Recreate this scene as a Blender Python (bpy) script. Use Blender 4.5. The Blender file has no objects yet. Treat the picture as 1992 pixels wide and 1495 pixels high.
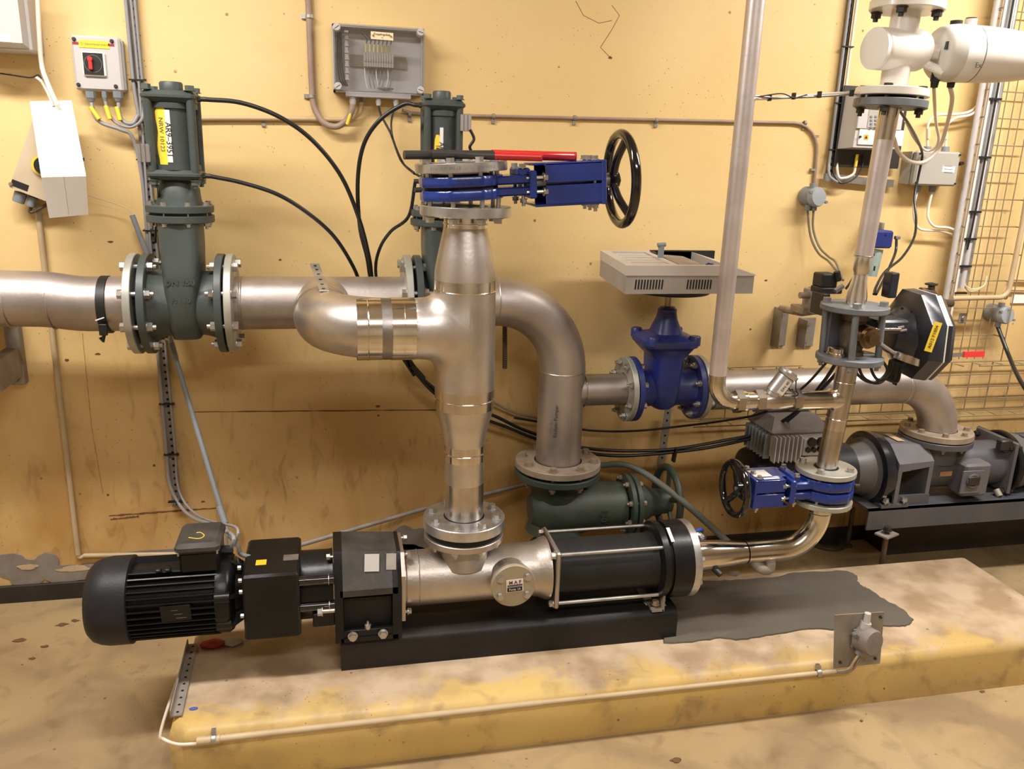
import bpy, math, random
from mathutils import Vector, Matrix
V = Vector
PI = math.pi
random.seed(7)
C = bpy.context.scene.collection
sc = bpy.context.scene

# ---------------------------------------------------------------- camera
YAW, PITCH, ROLL, F, H = 0.22198564, 0.27167211, -0.0334151, 1610.0, 1.49
_cy, _sy, _cp, _sp = math.cos(YAW), math.sin(YAW), math.cos(PITCH), math.sin(PITCH)
_f = V((_sy*_cp, _cy*_cp, -_sp)); _r = V((_cy, -_sy, 0)); _d = _f.cross(_r)
_c, _s = math.cos(ROLL), math.sin(ROLL)
AR = _r*_c + _d*_s; AD = _d*_c - _r*_s; AF = _f
cam = bpy.data.cameras.new('camera'); cam.sensor_width = 36.0; cam.lens = F*36.0/1992.0
cam.clip_start = 0.05; cam.clip_end = 50
camo = bpy.data.objects.new('camera', cam); C.objects.link(camo)
m = Matrix.Identity(4)
for i in range(3):
    m[i][0] = AR[i]; m[i][1] = -AD[i]; m[i][2] = -AF[i]
m[0][3], m[1][3], m[2][3] = 0, 0, H
camo.matrix_world = m
sc.camera = camo

def ray(u, v):
    return AR*((u-996)/F) + AD*((v-747.5)/F) + AF
def W(u, v, Y):                     # photo pixel seen on the vertical plane y = Y (metres from the lens)
    r = ray(u, v); r = r*(Y/r.y); return V((r.x, Y, r.z+H))
def Wz(u, v, z):                    # photo pixel seen on the horizontal plane z
    r = ray(u, v); r = r*((z-H)/r.z); return V((r.x, r.y, z))
def Wx(u, v, x):
    r = ray(u, v); r = r*(x/r.x); return V((x, r.y, r.z+H))

# ---------------------------------------------------------------- world, lights, exposure
w = bpy.data.worlds.new('world'); sc.world = w; w.use_nodes = True
w.node_tree.nodes['Background'].inputs[0].default_value = (1.0, 0.95, 0.88, 1)
w.node_tree.nodes['Background'].inputs[1].default_value = 0.15
def area(name, loc, sx, sy, power, col=(1.0, 0.95, 0.905), tgt=None):
    l = bpy.data.lights.new(name, 'AREA'); l.shape = 'RECTANGLE'; l.size = sx; l.size_y = sy
    l.energy = power; l.color = col
    o = bpy.data.objects.new(name, l); C.objects.link(o); o.location = loc
    d = V((0, 0, -1)) if tgt is None else (V(tgt)-V(loc)).normalized()
    o.rotation_euler = d.to_track_quat('-Z', 'Y').to_euler()
    return o
area('ceiling_tube_left', (-1.0, 1.65, 2.58), 1.5, 0.16, 47)
area('ceiling_tube_right', (2.5, 1.65, 2.58), 1.5, 0.16, 56)
area('fill_light_behind', (0.6, -0.5, 2.9), 1.8, 0.3, 44)  # added fill light behind the camera, no known fixture there
sc.view_settings.view_transform = 'Standard'; sc.view_settings.look = 'None'
sc.view_settings.exposure = 0.46; sc.view_settings.gamma = 1.0
sc.view_settings.use_curve_mapping = False

# ---------------------------------------------------------------- materials
def srgb(r, g, b):
    f = lambda c: (c/255/12.92) if c <= 10.3 else ((c/255+0.055)/1.055)**2.4
    return (f(r), f(g), f(b), 1)
def mat(name, col, rough=0.5, metal=0.0, col2=None, scale=8.0, amt=0.5, bump=0.0, bscale=60.0, spec=None, coat=0.0, stretch=None, rvar=0.0, alpha=None):
    mt = bpy.data.materials.new(name); mt.use_nodes = True
    nt = mt.node_tree; N = nt.nodes; L = nt.links; b = N['Principled BSDF']
    b.inputs['Base Color'].default_value = col
    b.inputs['Roughness'].default_value = rough; b.inputs['Metallic'].default_value = metal
    if spec is not None: b.inputs['Specular IOR Level'].default_value = spec
    if coat: b.inputs['Coat Weight'].default_value = coat; b.inputs['Coat Roughness'].default_value = 0.08
    tc = N.new('ShaderNodeTexCoord'); mp = N.new('ShaderNodeMapping')
    L.new(tc.outputs['Object'], mp.inputs['Vector'])
    if stretch: mp.inputs['Scale'].default_value = stretch
    nz = N.new('ShaderNodeTexNoise'); nz.inputs['Scale'].default_value = scale; nz.inputs['Detail'].default_value = 6
    L.new(mp.outputs['Vector'], nz.inputs['Vector'])
    if col2 is not None:
        r = N.new('ShaderNodeValToRGB'); r.color_ramp.elements[0].position = 0.5-0.22/max(amt, .01)*0.5
        r.color_ramp.elements[1].position = min(1, 0.5+0.22/max(amt, .01)*0.5)
        r.color_ramp.elements[0].color = col; r.color_ramp.elements[1].color = col2
        L.new(nz.outputs['Fac'], r.inputs['Fac']); L.new(r.outputs['Color'], b.inputs['Base Color'])
    if rvar:
        mr = N.new('ShaderNodeMapRange'); mr.inputs['To Min'].default_value = rough-rvar; mr.inputs['To Max'].default_value = rough+rvar
        L.new(nz.outputs['Fac'], mr.inputs['Value']); L.new(mr.outputs['Result'], b.inputs['Roughness'])
    if bump:
        n2 = N.new('ShaderNodeTexNoise'); n2.inputs['Scale'].default_value = bscale; n2.inputs['Detail'].default_value = 4
        L.new(tc.outputs['Object'], n2.inputs['Vector'])
        bp = N.new('ShaderNodeBump'); bp.inputs['Strength'].default_value = bump; bp.inputs['Distance'].default_value = 0.002
        L.new(n2.outputs['Fac'], bp.inputs['Height']); L.new(bp.outputs['Normal'], b.inputs['Normal'])
    if alpha is not None:
        b.inputs['Transmission Weight'].default_value = alpha; b.inputs['IOR'].default_value = 1.12
    return mt
M = {}
M['steel'] = mat('brushed_stainless', srgb(216, 210, 206), 0.38, 1.0, srgb(188, 181, 177), 9, 0.6, 0.15, 90, rvar=.05)
M['steelold'] = mat('dull_stainless', srgb(192, 184, 180), 0.46, 0.9, srgb(158, 148, 142), 5, 0.6, 0.2, 70)
M['polish'] = mat('polished_stainless', srgb(224, 218, 210), 0.17, 1.0, srgb(200, 191, 178), 14, 0.7, 0.1, 40, rvar=.06)
M['satin'] = mat('satin_stainless', srgb(206, 200, 194), 0.25, 1.0, srgb(178, 170, 162), 12, 0.7, 0.1, 50, rvar=.05)
M['cast'] = mat('cast_stainless', srgb(194, 187, 180), 0.42, 0.9, srgb(170, 160, 152), 7, 0.5, 0.25, 120)
M['galv'] = mat('galvanised_steel', srgb(190, 188, 184), 0.42, 0.85, srgb(158, 156, 152), 22, 0.6, 0.1, 60)
M['galvdull'] = mat('dusty_galvanised', srgb(158, 150, 140), 0.6, 0.25, srgb(128, 118, 106), 14, 0.6, 0.15, 60)
M['bolt'] = mat('zinc_bolt', srgb(186, 184, 180), 0.33, 0.9)
M['boltdark'] = mat('dark_bolt', srgb(70, 68, 66), 0.5, 0.7)
M['boltrust'] = mat('dusty_bolt', srgb(150, 134, 116), 0.6, 0.5)
M['alu'] = mat('aluminium_flange', srgb(206, 206, 206), 0.33, 0.9, srgb(170, 170, 172), 18, 0.7, 0.12, 60)
M['flange'] = mat('pale_flange', srgb(186, 186, 176), 0.45, 0.55, srgb(160, 160, 152), 12, 0.7, 0.12, 60)
M['dustyflange'] = mat('dusty_flange', srgb(165, 150, 132), 0.62, 0.3, srgb(138, 122, 104), 16, 0.6, 0.2, 60)
M['green'] = mat('grey_green_paint', srgb(68, 76, 73), 0.45, 0.0, srgb(60, 68, 65), 10, 0.6, 0.2, 90)
M['greendark'] = mat('dark_green_paint', srgb(44, 60, 52), 0.5, 0.0, srgb(62, 68, 58), 7, 0.7, 0.3, 90)
M['blue'] = mat('glossy_blue_paint', srgb(24, 50, 128), 0.24, 0.0, srgb(20, 44, 116), 12, 0.6, 0.15, 50, coat=0.3)
M['bluecast'] = mat('blue_cast_paint', srgb(28, 44, 122), 0.38, 0.0, srgb(48, 54, 96), 11, 0.55, 0.3, 80)
M['blueplastic'] = mat('blue_plastic', srgb(34, 48, 112), 0.4)
M['black'] = mat('black_paint', srgb(17, 17, 18), 0.32, 0.0, srgb(25, 25, 25), 12, 0.6, 0.2, 70, spec=.3)
M['blackgloss'] = mat('black_gloss', srgb(14, 14, 16), 0.12, 0.0, coat=0.6)
M['blackmat'] = mat('black_matte', srgb(26, 26, 26), 0.5, 0.0, srgb(38, 37, 36), 9, 0.6, 0.3, 60, spec=.25)
M['fan'] = mat('black_plastic_cover', srgb(29, 29, 32), 0.46, 0.0, srgb(36, 36, 39), 20, 0.6, 0.2, 200, spec=.3)
M['dusty'] = mat('dusty_black', srgb(44, 42, 39), 0.6, 0.0, srgb(76, 70, 63), 13, 0.5, 0.3, 80)
M['beam'] = mat('dusty_dark_steel', srgb(42, 39, 37), 0.45, 0.0, srgb(27, 26, 26), 5, 0.6, 0.3, 60, spec=.3)
M['rubber'] = mat('black_rubber', srgb(20, 20, 20), 0.5)
M['gasket'] = mat('gasket_black', srgb(12, 12, 12), 0.7)
M['bluegrey'] = mat('blue_grey_paint', srgb(66, 70, 82), 0.45, 0.0, srgb(86, 82, 78), 7, 0.5, 0.2, 70)
M['bluegreydusty'] = mat('dusty_blue_grey', srgb(104, 100, 98), 0.6, 0.0, srgb(84, 84, 92), 8, 0.6, 0.2, 70)
M['actuator'] = mat('charcoal_actuator', srgb(42, 44, 52), 0.33, 0.0, srgb(48, 50, 57), 12, 0.6, 0.15, 60)
M['greyrough'] = mat('grey_painted_steel', srgb(120, 124, 128), 0.5, 0.3, srgb(104, 108, 112), 18, 0.6, 0.2, 70)
M['white'] = mat('white_enamel', srgb(226, 220, 212), 0.28, 0.0, coat=0.2)
M['whitematte'] = mat('white_plastic', srgb(232, 226, 220), 0.42)
M['whitebox'] = mat('bright_white_cover', srgb(238, 236, 232), 0.45)
M['beige'] = mat('beige_plastic', srgb(200, 184, 158), 0.5, 0.0, srgb(186, 168, 140), 10, 0.5)
M['cream'] = mat('cream_conduit', srgb(196, 176, 142), 0.5, 0.0, srgb(176, 154, 118), 8, 0.5)
M['greyp'] = mat('light_grey_plastic', srgb(190, 186, 184), 0.45)
M['greyp2'] = mat('mid_grey_plastic', srgb(126, 130, 134), 0.45)
M['greybox'] = mat('grey_green_enclosure', srgb(168, 164, 154), 0.45)
M['greycable'] = mat('grey_cable', srgb(146, 144, 146), 0.45)
M['whitecable'] = mat('white_cable', srgb(226, 214, 200), 0.4)
M['tanpipe'] = mat('tan_conduit', srgb(160, 138, 122), 0.5, 0.0, srgb(140, 118, 104), 12, 0.5)
M['pcase'] = mat('grey_computer_case', srgb(166, 158, 152), 0.55, 0.1, srgb(150, 142, 134), 9, 0.5)
M['pcase2'] = mat('pale_case_bezel', srgb(192, 184, 176), 0.5)
M['yellow'] = mat('yellow_tape', srgb(236, 204, 60), 0.5)
M['yellowlab'] = mat('yellow_label', srgb(214, 208, 44), 0.5)
M['orange'] = mat('orange_sticker', srgb(240, 180, 40), 0.5)
M['warn'] = mat('warning_orange', srgb(232, 164, 20), 0.5)
M['red'] = mat('red_plastic', srgb(186, 36, 40), 0.3, coat=.2)
M['redbright'] = mat('red_handle', srgb(220, 60, 58), 0.35)
M['paper'] = mat('white_paper', srgb(226, 222, 216), 0.6)
M['paperd'] = mat('grey_paper', srgb(176, 172, 166), 0.6)
M['creamlab'] = mat('cream_label', srgb(240, 218, 176), 0.5)
M['ink'] = mat('black_ink', srgb(20, 20, 20), 0.6)
M['inkgrey'] = mat('grey_ink', srgb(110, 106, 96), 0.6)
M['inkred'] = mat('dark_red_ink', srgb(120, 36, 44), 0.6)
M['inkwhite'] = mat('white_ink', srgb(230, 230, 230), 0.6)
M['warnfade'] = mat('faded_orange_print', srgb(170, 128, 92), 0.6)
M['blackgl2'] = mat('dark_navy_gloss', srgb(24, 26, 34), 0.22, 0, coat=.3)
M['dustlid'] = mat('dusty_grey_lid', srgb(112, 104, 98), 0.6)
M['pale'] = mat('pale_matt_stainless', srgb(214, 204, 200), 0.42, 0.75, srgb(192, 182, 178), 9, 0.6, 0.15, 70)
M['chrome'] = mat('chromed_cone', srgb(232, 228, 224), 0.2, 1.0)
M['dustgrey'] = mat('dusty_grey_plastic', srgb(134, 124, 116), 0.6, 0.0, srgb(116, 106, 98), 14, 0.6)
M['yellowpale'] = mat('pale_yellow_sleeve', srgb(220, 206, 140), 0.5)
M['cream2'] = mat('tan_cream_conduit', srgb(192, 166, 124), 0.5)
M['cabgreen'] = mat('grey_green_cable', srgb(120, 112, 94), 0.5)
M['hoseblack'] = mat('black_hose', srgb(26, 28, 32), 0.32)
M['hosegrey'] = mat('grey_hose_rubber', srgb(104, 108, 100), 0.5)
M['boltrust2'] = mat('rusty_thread', srgb(92, 74, 58), 0.6, .4)
M['bowl'] = mat('pale_green_bowl', srgb(150, 166, 160), 0.3)
M['cabpale'] = mat('pale_dusty_cable', srgb(196, 184, 150), 0.5)
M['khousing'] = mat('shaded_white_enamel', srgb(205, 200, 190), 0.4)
M['darkgreen'] = mat('dark_green_mark', srgb(30, 50, 34), 0.5)
M['tapblue'] = mat('tap_blue', srgb(52, 96, 170), 0.5)
M['greyb'] = mat('grey_bolt', srgb(150, 152, 152), 0.4, 0.7)
M['brass'] = mat('worn_brass', srgb(168, 148, 124), 0.28, 1.0, srgb(140, 122, 100), 20, 0.6)
M['dull'] = mat('dirty_bronze', srgb(112, 98, 84), 0.5, 0.6, srgb(84, 70, 58), 20, 0.6)
M['silver'] = mat('silver_cast', srgb(196, 196, 198), 0.32, 0.9)
M['khaki'] = mat('khaki_cover', srgb(164, 152, 128), 0.5, 0.2, srgb(154, 142, 118), 6, 0.6)
M['wire'] = mat('dusty_wire', srgb(150, 134, 104), 0.55, 0.3)
M['skirt'] = mat('black_skirting', srgb(30, 26, 24), 0.6, 0.0, srgb(52, 42, 36), 6, 0.6)
M['plaster'] = mat('grey_plaster', srgb(140, 130, 122), 0.85, 0.0, srgb(120, 110, 102), 14, 0.6, 0.3, 60)
M['mortar'] = mat('dark_wet_mortar', srgb(102, 94, 82), 0.72, 0.0, srgb(82, 76, 66), 3.0, 0.6, 0.4, 70)
M['glass'] = mat('smoky_clear_lid', srgb(190, 190, 192), 0.06, 0.0, alpha=0.97)
_g = M['glass'].node_tree; _b = _g.nodes['Principled BSDF']; _o = _g.nodes['Material Output']
_t = _g.nodes.new('ShaderNodeBsdfTransparent'); _t.inputs[0].default_value = (.95, .955, .965, 1)
_gl = _g.nodes.new('ShaderNodeBsdfGlossy'); _gl.inputs['Roughness'].default_value = .12
_mx = _g.nodes.new('ShaderNodeMixShader'); _mx.inputs[0].default_value = .1
_g.links.new(_t.outputs[0], _mx.inputs[1]); _g.links.new(_gl.outputs[0], _mx.inputs[2]); _g.links.new(_mx.outputs[0], _o.inputs['Surface'])
M['sightglass'] = mat('clear_window', srgb(150, 150, 140), 0.08, 0.0, alpha=0.95)
M['darkhole'] = mat('dark_recess', srgb(12, 12, 12), 0.9)
M['redcloth'] = mat('red_wrapper', srgb(160, 40, 44), 0.5)
M['bluecloth'] = mat('blue_wrapper', srgb(60, 80, 160), 0.6)

def wallmat(name, hi, lo, dirt, floor=False):
    mt = bpy.data.materials.new(name); mt.use_nodes = True
    nt = mt.node_tree; N = nt.nodes; L = nt.links; b = N['Principled BSDF']
    b.inputs['Roughness'].default_value = 0.5 if not floor else 0.42
    b.inputs['Specular IOR Level'].default_value = 0.3
    tc = N.new('ShaderNodeTexCoord')
    def noise(s, d=5, dist=0.0, sc3=None):
        n = N.new('ShaderNodeTexNoise'); n.inputs['Scale'].default_value = s; n.inputs['Detail'].default_value = d
        n.inputs['Distortion'].default_value = dist
        if sc3:
            mp = N.new('ShaderNodeMapping'); mp.inputs['Scale'].default_value = sc3
            L.new(tc.outputs['Object'], mp.inputs['Vector']); L.new(mp.outputs['Vector'], n.inputs['Vector'])
        else: L.new(tc.outputs['Object'], n.inputs['Vector'])
        return n
    def rng(src, a, c, t0=0.0, t1=1.0):
        mr = N.new('ShaderNodeMapRange'); mr.inputs['From Min'].default_value = a; mr.inputs['From Max'].default_value = c
        mr.inputs['To Min'].default_value = t0; mr.inputs['To Max'].default_value = t1
        L.new(src, mr.inputs['Value']); return mr.outputs['Result']
    def mul(a, c):
        x = N.new('ShaderNodeMath'); x.operation = 'MULTIPLY'; L.new(a, x.inputs[0])
        if isinstance(c, float): x.inputs[1].default_value = c
        else: L.new(c, x.inputs[1])
        return x.outputs[0]
    def mix(f, a, c):
        x = N.new('ShaderNodeMix'); x.data_type = 'RGBA'; L.new(f, x.inputs['Factor'])
        for s_, val in ((x.inputs['A'], a), (x.inputs['B'], c)):
            if isinstance(val, tuple): s_.default_value = val
            else: L.new(val, s_)
        return x.outputs['Result']
    base = mix(rng(noise(1.6, 4).outputs['Fac'], 0.38, 0.64), hi, lo)
    if not floor:
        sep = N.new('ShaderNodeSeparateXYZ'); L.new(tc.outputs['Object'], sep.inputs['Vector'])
        low = rng(sep.outputs['Z'], 1.15, 0.25)          # lower wall stains, deepened to paint in the falloff of light
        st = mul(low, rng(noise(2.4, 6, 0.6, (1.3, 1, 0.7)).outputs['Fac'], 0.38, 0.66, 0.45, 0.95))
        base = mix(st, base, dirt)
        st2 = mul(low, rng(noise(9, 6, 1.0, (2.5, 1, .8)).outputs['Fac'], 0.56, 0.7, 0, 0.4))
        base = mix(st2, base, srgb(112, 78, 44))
    else:
        base = mix(rng(noise(3.2, 7, 0.8).outputs['Fac'], 0.46, 0.62, 0, .75), base, dirt)
        base = mix(rng(noise(14, 6, .4).outputs['Fac'], 0.55, 0.72, 0, 0.5), base, srgb(120, 98, 72))
    if floor == 'plinth':                                # bare sandy concrete where the paint on top has worn away
        sp_ = N.new('ShaderNodeSeparateXYZ'); L.new(tc.outputs['Object'], sp_.inputs['Vector'])
        top = rng(sp_.outputs['Z'], .128, .146)
        ad = N.new('ShaderNodeMath'); ad.operation = 'ADD'; L.new(sp_.outputs['Y'], ad.inputs[0]); L.new(rng(noise(6, 6, .5).outputs['Fac'], 0.3, .7, -.09, .09), ad.inputs[1])
        base = mix(mul(top, rng(ad.outputs[0], -.235, -.17)), base, mix(rng(noise(7, 7).outputs['Fac'], .4, .62), srgb(192, 170, 142), srgb(158, 134, 106)))
        base = mix(mul(top, rng(noise(4.5, 7, .3).outputs['Fac'], .58, .68, 0, .5)), base, srgb(118, 96, 76))
    vor = N.new('ShaderNodeTexVoronoi'); vor.inputs['Scale'].default_value = 13 if not floor else 16
    L.new(tc.outputs['Object'], vor.inputs['Vector'])
    sp = mul(rng(vor.outputs['Distance'], 0.075, 0.05), rng(noise(30, 2).outputs['Fac'], 0.45, 0.6))
    base = mix(mul(sp, 0.75), base, srgb(70, 50, 34))
    v2 = N.new('ShaderNodeTexVoronoi'); v2.inputs['Scale'].default_value = 55
    L.new(tc.outputs['Object'], v2.inputs['Vector'])
    s2 = mul(rng(v2.outputs['Distance'], 0.13, 0.09), rng(noise(5, 3).outputs['Fac'], 0.5, 0.62))
    base = mix(mul(s2, 0.6), base, srgb(92, 66, 40))
    L.new(base, b.inputs['Base Color'])
    bp = N.new('ShaderNodeBump'); bp.inputs['Strength'].default_value = 0.35; bp.inputs['Distance'].default_value = 0.003
    L.new(noise(26, 6).outputs['Fac'], bp.inputs['Height']); L.new(bp.outputs['Normal'], b.inputs['Normal'])
    return mt
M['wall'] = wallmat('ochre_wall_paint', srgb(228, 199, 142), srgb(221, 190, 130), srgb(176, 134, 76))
M['floor'] = wallmat('worn_floor_paint', srgb(172, 150, 112), srgb(158, 134, 96), srgb(134, 114, 88), True)
M['plinth'] = wallmat('worn_plinth_paint', srgb(206, 176, 110), srgb(194, 162, 94), srgb(184, 156, 104), 'plinth')
M['plain'] = mat('room_paint', srgb(222, 214, 200), 0.6)
M['ceilm'] = mat('ceiling_paint', srgb(225, 222, 216), 0.7)

# ---------------------------------------------------------------- mesh building
def frame(ax):
    a = V(ax).normalized()
    t = V((0, 0, 1)) if abs(a.z) < 0.9 else V((1, 0, 0))
    u = (t - a*t.dot(a)).normalized(); return u, a.cross(u), a
def crom(pts, n=8):
    pts = [V(p) for p in pts]
    if len(pts) < 3: return pts
    P = [pts[0]*2-pts[1]]+pts+[pts[-1]*2-pts[-2]]; out = []
    for i in range(1, len(P)-2):
        a, b, c, d = P[i-1:i+3]
        for k in range(n):
            t = k/n
            out.append(0.5*((2*b)+(c-a)*t+(2*a-5*b+4*c-d)*t*t+(3*b-a-3*c+d)*t**3))
    out.append(pts[-1]); return out
def fil(pts, R, seg=8):
    pts = [V(p) for p in pts]; out = [pts[0]]
    for i in range(1, len(pts)-1):
        a, b, c = pts[i-1:i+2]
        d1 = (a-b).normalized(); d2 = (c-b).normalized()
        ang = d1.angle(d2)
        if ang > PI-0.02: out.append(b); continue
        r = R[i-1] if isinstance(R, (list, tuple)) else R
        t = r/math.tan(ang/2); t = min(t, (a-b).length*0.98, (c-b).length*0.98); r = t*math.tan(ang/2)
        cen = b+(d1+d2).normalized()*(r/math.sin(ang/2))
        s = b+d1*t-cen; e = b+d2*t-cen; tot = s.angle(e)
        for k in range(seg+1):
            f = k/seg
            out.append(cen+(s*math.sin((1-f)*tot)+e*math.sin(f*tot))/math.sin(tot))
    out.append(pts[-1]); return out
class MB:
    def __init__(s): s.v = []; s.f = []
    def loops(s, rings, cap0=True, cap1=True, close=True):
        n = len(rings[0]); b = len(s.v)
        for r in rings: s.v += [V(p) for p in r]
        for i in range(len(rings)-1):
            for k in range(n if close else n-1):
                k2 = (k+1) % n
                s.f.append((b+i*n+k, b+i*n+k2, b+(i+1)*n+k2, b+(i+1)*n+k))
        if cap0: s.f.append(tuple(b+k for k in reversed(range(n))))
        if cap1: s.f.append(tuple(b+(len(rings)-1)*n+k for k in range(n)))
        return s
    def box(s, a, b, bev=0.0):
        x0, x1 = sorted((a[0], b[0])); y0, y1 = sorted((a[1], b[1])); z0, z1 = sorted((a[2], b[2]))
        bev = min(bev, (x1-x0)*.45, (y1-y0)*.45, (z1-z0)*.45)
        if bev <= 0:
            return s.loops([[(x0, y0, z), (x1, y0, z), (x1, y1, z), (x0, y1, z)] for z in (z0, z1)])
        def ring(i, z):
            return [(x0+i, y0+bev, z), (x0+bev, y0+i, z), (x1-bev, y0+i, z), (x1-i, y0+bev, z), (x1-i, y1-bev, z), (x1-bev, y1-i, z), (x0+bev, y1-i, z), (x0+i, y1-bev, z)] if i == 0 else \
                   [(x0+bev, y0+bev+bev*.3, z), (x0+bev+bev*.3, y0+bev, z), (x1-bev*1.3, y0+bev, z), (x1-bev, y0+bev*1.3, z), (x1-bev, y1-bev*1.3, z), (x1-bev*1.3, y1-bev, z), (x0+bev*1.3, y1-bev, z), (x0+bev, y1-bev*1.3, z)]
        return s.loops([ring(1, z0), ring(0, z0+bev), ring(0, z1-bev), ring(1, z1)])
    def obox(s, c, ux, uy, uz, sx, sy, sz):      # oriented box
        c = V(c); ux = V(ux).normalized()*sx/2; uy = V(uy).normalized()*sy/2; uz = V(uz).normalized()*sz/2
        return s.loops([[c-ux-uy+k*uz, c+ux-uy+k*uz, c+ux+uy+k*uz, c-ux+uy+k*uz] for k in (-1, 1)])
    def cyl(s, a, b, r0, r1=None, n=28, c0=True, c1=True):
        a = V(a); b = V(b); r1 = r0 if r1 is None else r1
        u, v, w_ = frame(b-a)
        R = lambda p, r: [p+u*(r*math.cos(2*PI*k/n))+v*(r*math.sin(2*PI*k/n)) for k in range(n)]
        return s.loops([R(a, r0), R(b, r1)], c0, c1)
    def lathe(s, o, ax, prof, n=36, c0=True, c1=True, sx=1.0, sy=1.0, ud=None):
        o = V(o); u, v, w_ = frame(ax)
        if ud is not None: u = V(ud).normalized(); v = w_.cross(u)
        rings = [[o+w_*t+u*(r*sx*math.cos(2*PI*k/n))+v*(r*sy*math.sin(2*PI*k/n)) for k in range(n)] for t, r in prof]
        return s.loops(rings, c0, c1)
    def ring(s, a, b, ro, ri, n=40, ch=0.0015):
        a = V(a); b = V(b); u, v, w_ = frame(b-a); L_ = (b-a).length
        prof = [(0, ri), (0, ro-ch), (ch, ro), (L_-ch, ro), (L_, ro-ch), (L_, ri), (0, ri)]
        rings = [[a+w_*t+u*(r*math.cos(2*PI*k/n))+v*(r*math.sin(2*PI*k/n)) for k in range(n)] for t, r in prof]
        return s.loops(rings, False, False)
    def tube(s, pts, r, n=12, cap=True):
        pts = [V(p) for p in pts]; N_ = len(pts)
        if isinstance(r, (int, float)): r = [r]*N_
        T = []
        for i in range(N_):
            t = pts[min(i+1, N_-1)]-pts[max(i-1, 0)]; T.append(t.normalized() if t.length > 0 else V((0, 0, 1)))
        u, v, _w = frame(T[0]); rings = []
        for i in range(N_):
            if i:
                q = T[i-1].rotation_difference(T[i]); u = q @ u
            u = (u-T[i]*u.dot(T[i])).normalized(); v = T[i].cross(u)
            rings.append([pts[i]+u*(r[i]*math.cos(2*PI*k/n))+v*(r[i]*math.sin(2*PI*k/n)) for k in range(n)])
        return s.loops(rings, cap, cap)
    def prism(s, pts, d):                        # polygon pushed along d
        pts = [V(p) for p in pts]; d = V(d)
        return s.loops([pts, [p+d for p in pts]])
    def torus(s, c, ax, R, r, n=40, m_=10, sy=1.0):
        c = V(c); u, v, w_ = frame(ax); rings = []
        for k in range(n+1):
            a = 2*PI*k/n; d = u*math.cos(a)+v*math.sin(a)
            rings.append([c+d*(R+r*math.cos(2*PI*j/m_))+w_*(r*sy*math.sin(2*PI*j/m_)) for j in range(m_)])
        return s.loops(rings, False, False)
    def hexn(s, a, ax, r, h):
        return s.cyl(a, V(a)+V(ax).normalized()*h, r, n=6)
    def ell(s, c, rx, ry, rz, n=20, m_=10):
        c = V(c); rings = []
        for j in range(1, m_):
            t = PI*j/m_; rings.append([c+V((rx*math.sin(t)*math.cos(2*PI*k/n), ry*math.sin(t)*math.sin(2*PI*k/n), rz*math.cos(t))) for k in range(n)])
        return s.loops(rings[::-1])
def bpx(k, u0, v0, u1, v1, y0, y1, bev=.002):      # box whose near face (plane y0) spans two photo corners
    a = W(u0, v1, y0); b = W(u1, v0, y0); return k.box((a.x, y0, a.z), (b.x, y1, b.z), bev)
ORG = {}
def _place(o, parent):
    C.objects.link(o)
    if parent is not None: o.parent = parent
def obj(name, mb, mt, parent=None, flat=False, kind=None, label=None, origin=None):
    org = ORG[parent.name] if parent is not None else V(origin) if origin is not None else (mb.v[0].copy() if mb.v else V((0, 0, 0)))
    me = bpy.data.meshes.new(name); me.from_pydata([p-org for p in mb.v], [], mb.f); me.update()
    import_fix(me)
    me.materials.append(M[mt] if isinstance(mt, str) else mt)
    if not flat:
        me.polygons.foreach_set('use_smooth', [True]*len(me.polygons)); me.set_sharp_from_angle(angle=math.radians(38))
    o = bpy.data.objects.new(name, me); _place(o, parent)
    if parent is None: o.location = org
    ORG[o.name] = org
    if kind: o['kind'] = kind
    if label: o['label'] = label
    return o
def import_fix(me):
    import bmesh
    bm = bmesh.new(); bm.from_mesh(me); bmesh.ops.recalc_face_normals(bm, faces=bm.faces); bm.to_mesh(me); bm.free()
def tag(o, label, cat, group=None, kind=None):
    o['label'] = label; o['category'] = cat
    if group: o['group'] = group
    if kind: o['kind'] = kind
    return o
def thing(name, label, cat, loc, group=None):
    o = bpy.data.objects.new(name, None); o.empty_display_size = 0.05; C.objects.link(o)
    o.location = V(loc); ORG[o.name] = V(loc); return tag(o, label, cat, group)
def struct(name, mb, mt, parent=None, **k):
    o = obj(name, mb, mt, parent, **k)
    if parent is None: o['kind'] = 'structure'
    return o
_bc = {}
def bolt(parent, a, b, r=0.009, mt='bolt', name='bolt', nut=True, stub=0.008):
    """hex head outside a, nut outside b; one shared mesh per size"""
    a = V(a); b = V(b); L_ = (b-a).length; key = (round(L_, 4), round(r, 4), mt, nut)
    if key not in _bc:
        k = MB(); z = V((0, 0, 1)); h = r*1.15
        k.cyl((0, 0, -0.0015), (0, 0, 0), r*1.45, n=14); k.hexn((0, 0, -0.0015-h), z, r*1.15, h)
        k.cyl((0, 0, 0), (0, 0, L_+(r*1.3+stub if nut else 0)), r*0.6, n=10)
        if nut: k.cyl((0, 0, L_), (0, 0, L_+.0015), r*1.4, n=14); k.hexn((0, 0, L_+.0015), z, r*1.15, r*1.1)
        me = bpy.data.meshes.new('bolt'); me.from_pydata(k.v, [], k.f); import_fix(me); me.materials.append(M[mt])
        me.polygons.foreach_set('use_smooth', [True]*len(me.polygons)); me.set_sharp_from_angle(angle=math.radians(30)); _bc[key] = me
    o = bpy.data.objects.new(name, _bc[key]); _place(o, parent)
    q = V((0, 0, 1)).rotation_difference(b-a)
    o.matrix_local = Matrix.Translation(a-ORG[parent.name]) @ q.to_matrix().to_4x4() @ Matrix.Rotation(random.random()*1.0, 4, 'Z')
    ORG[o.name] = a; return o
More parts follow.
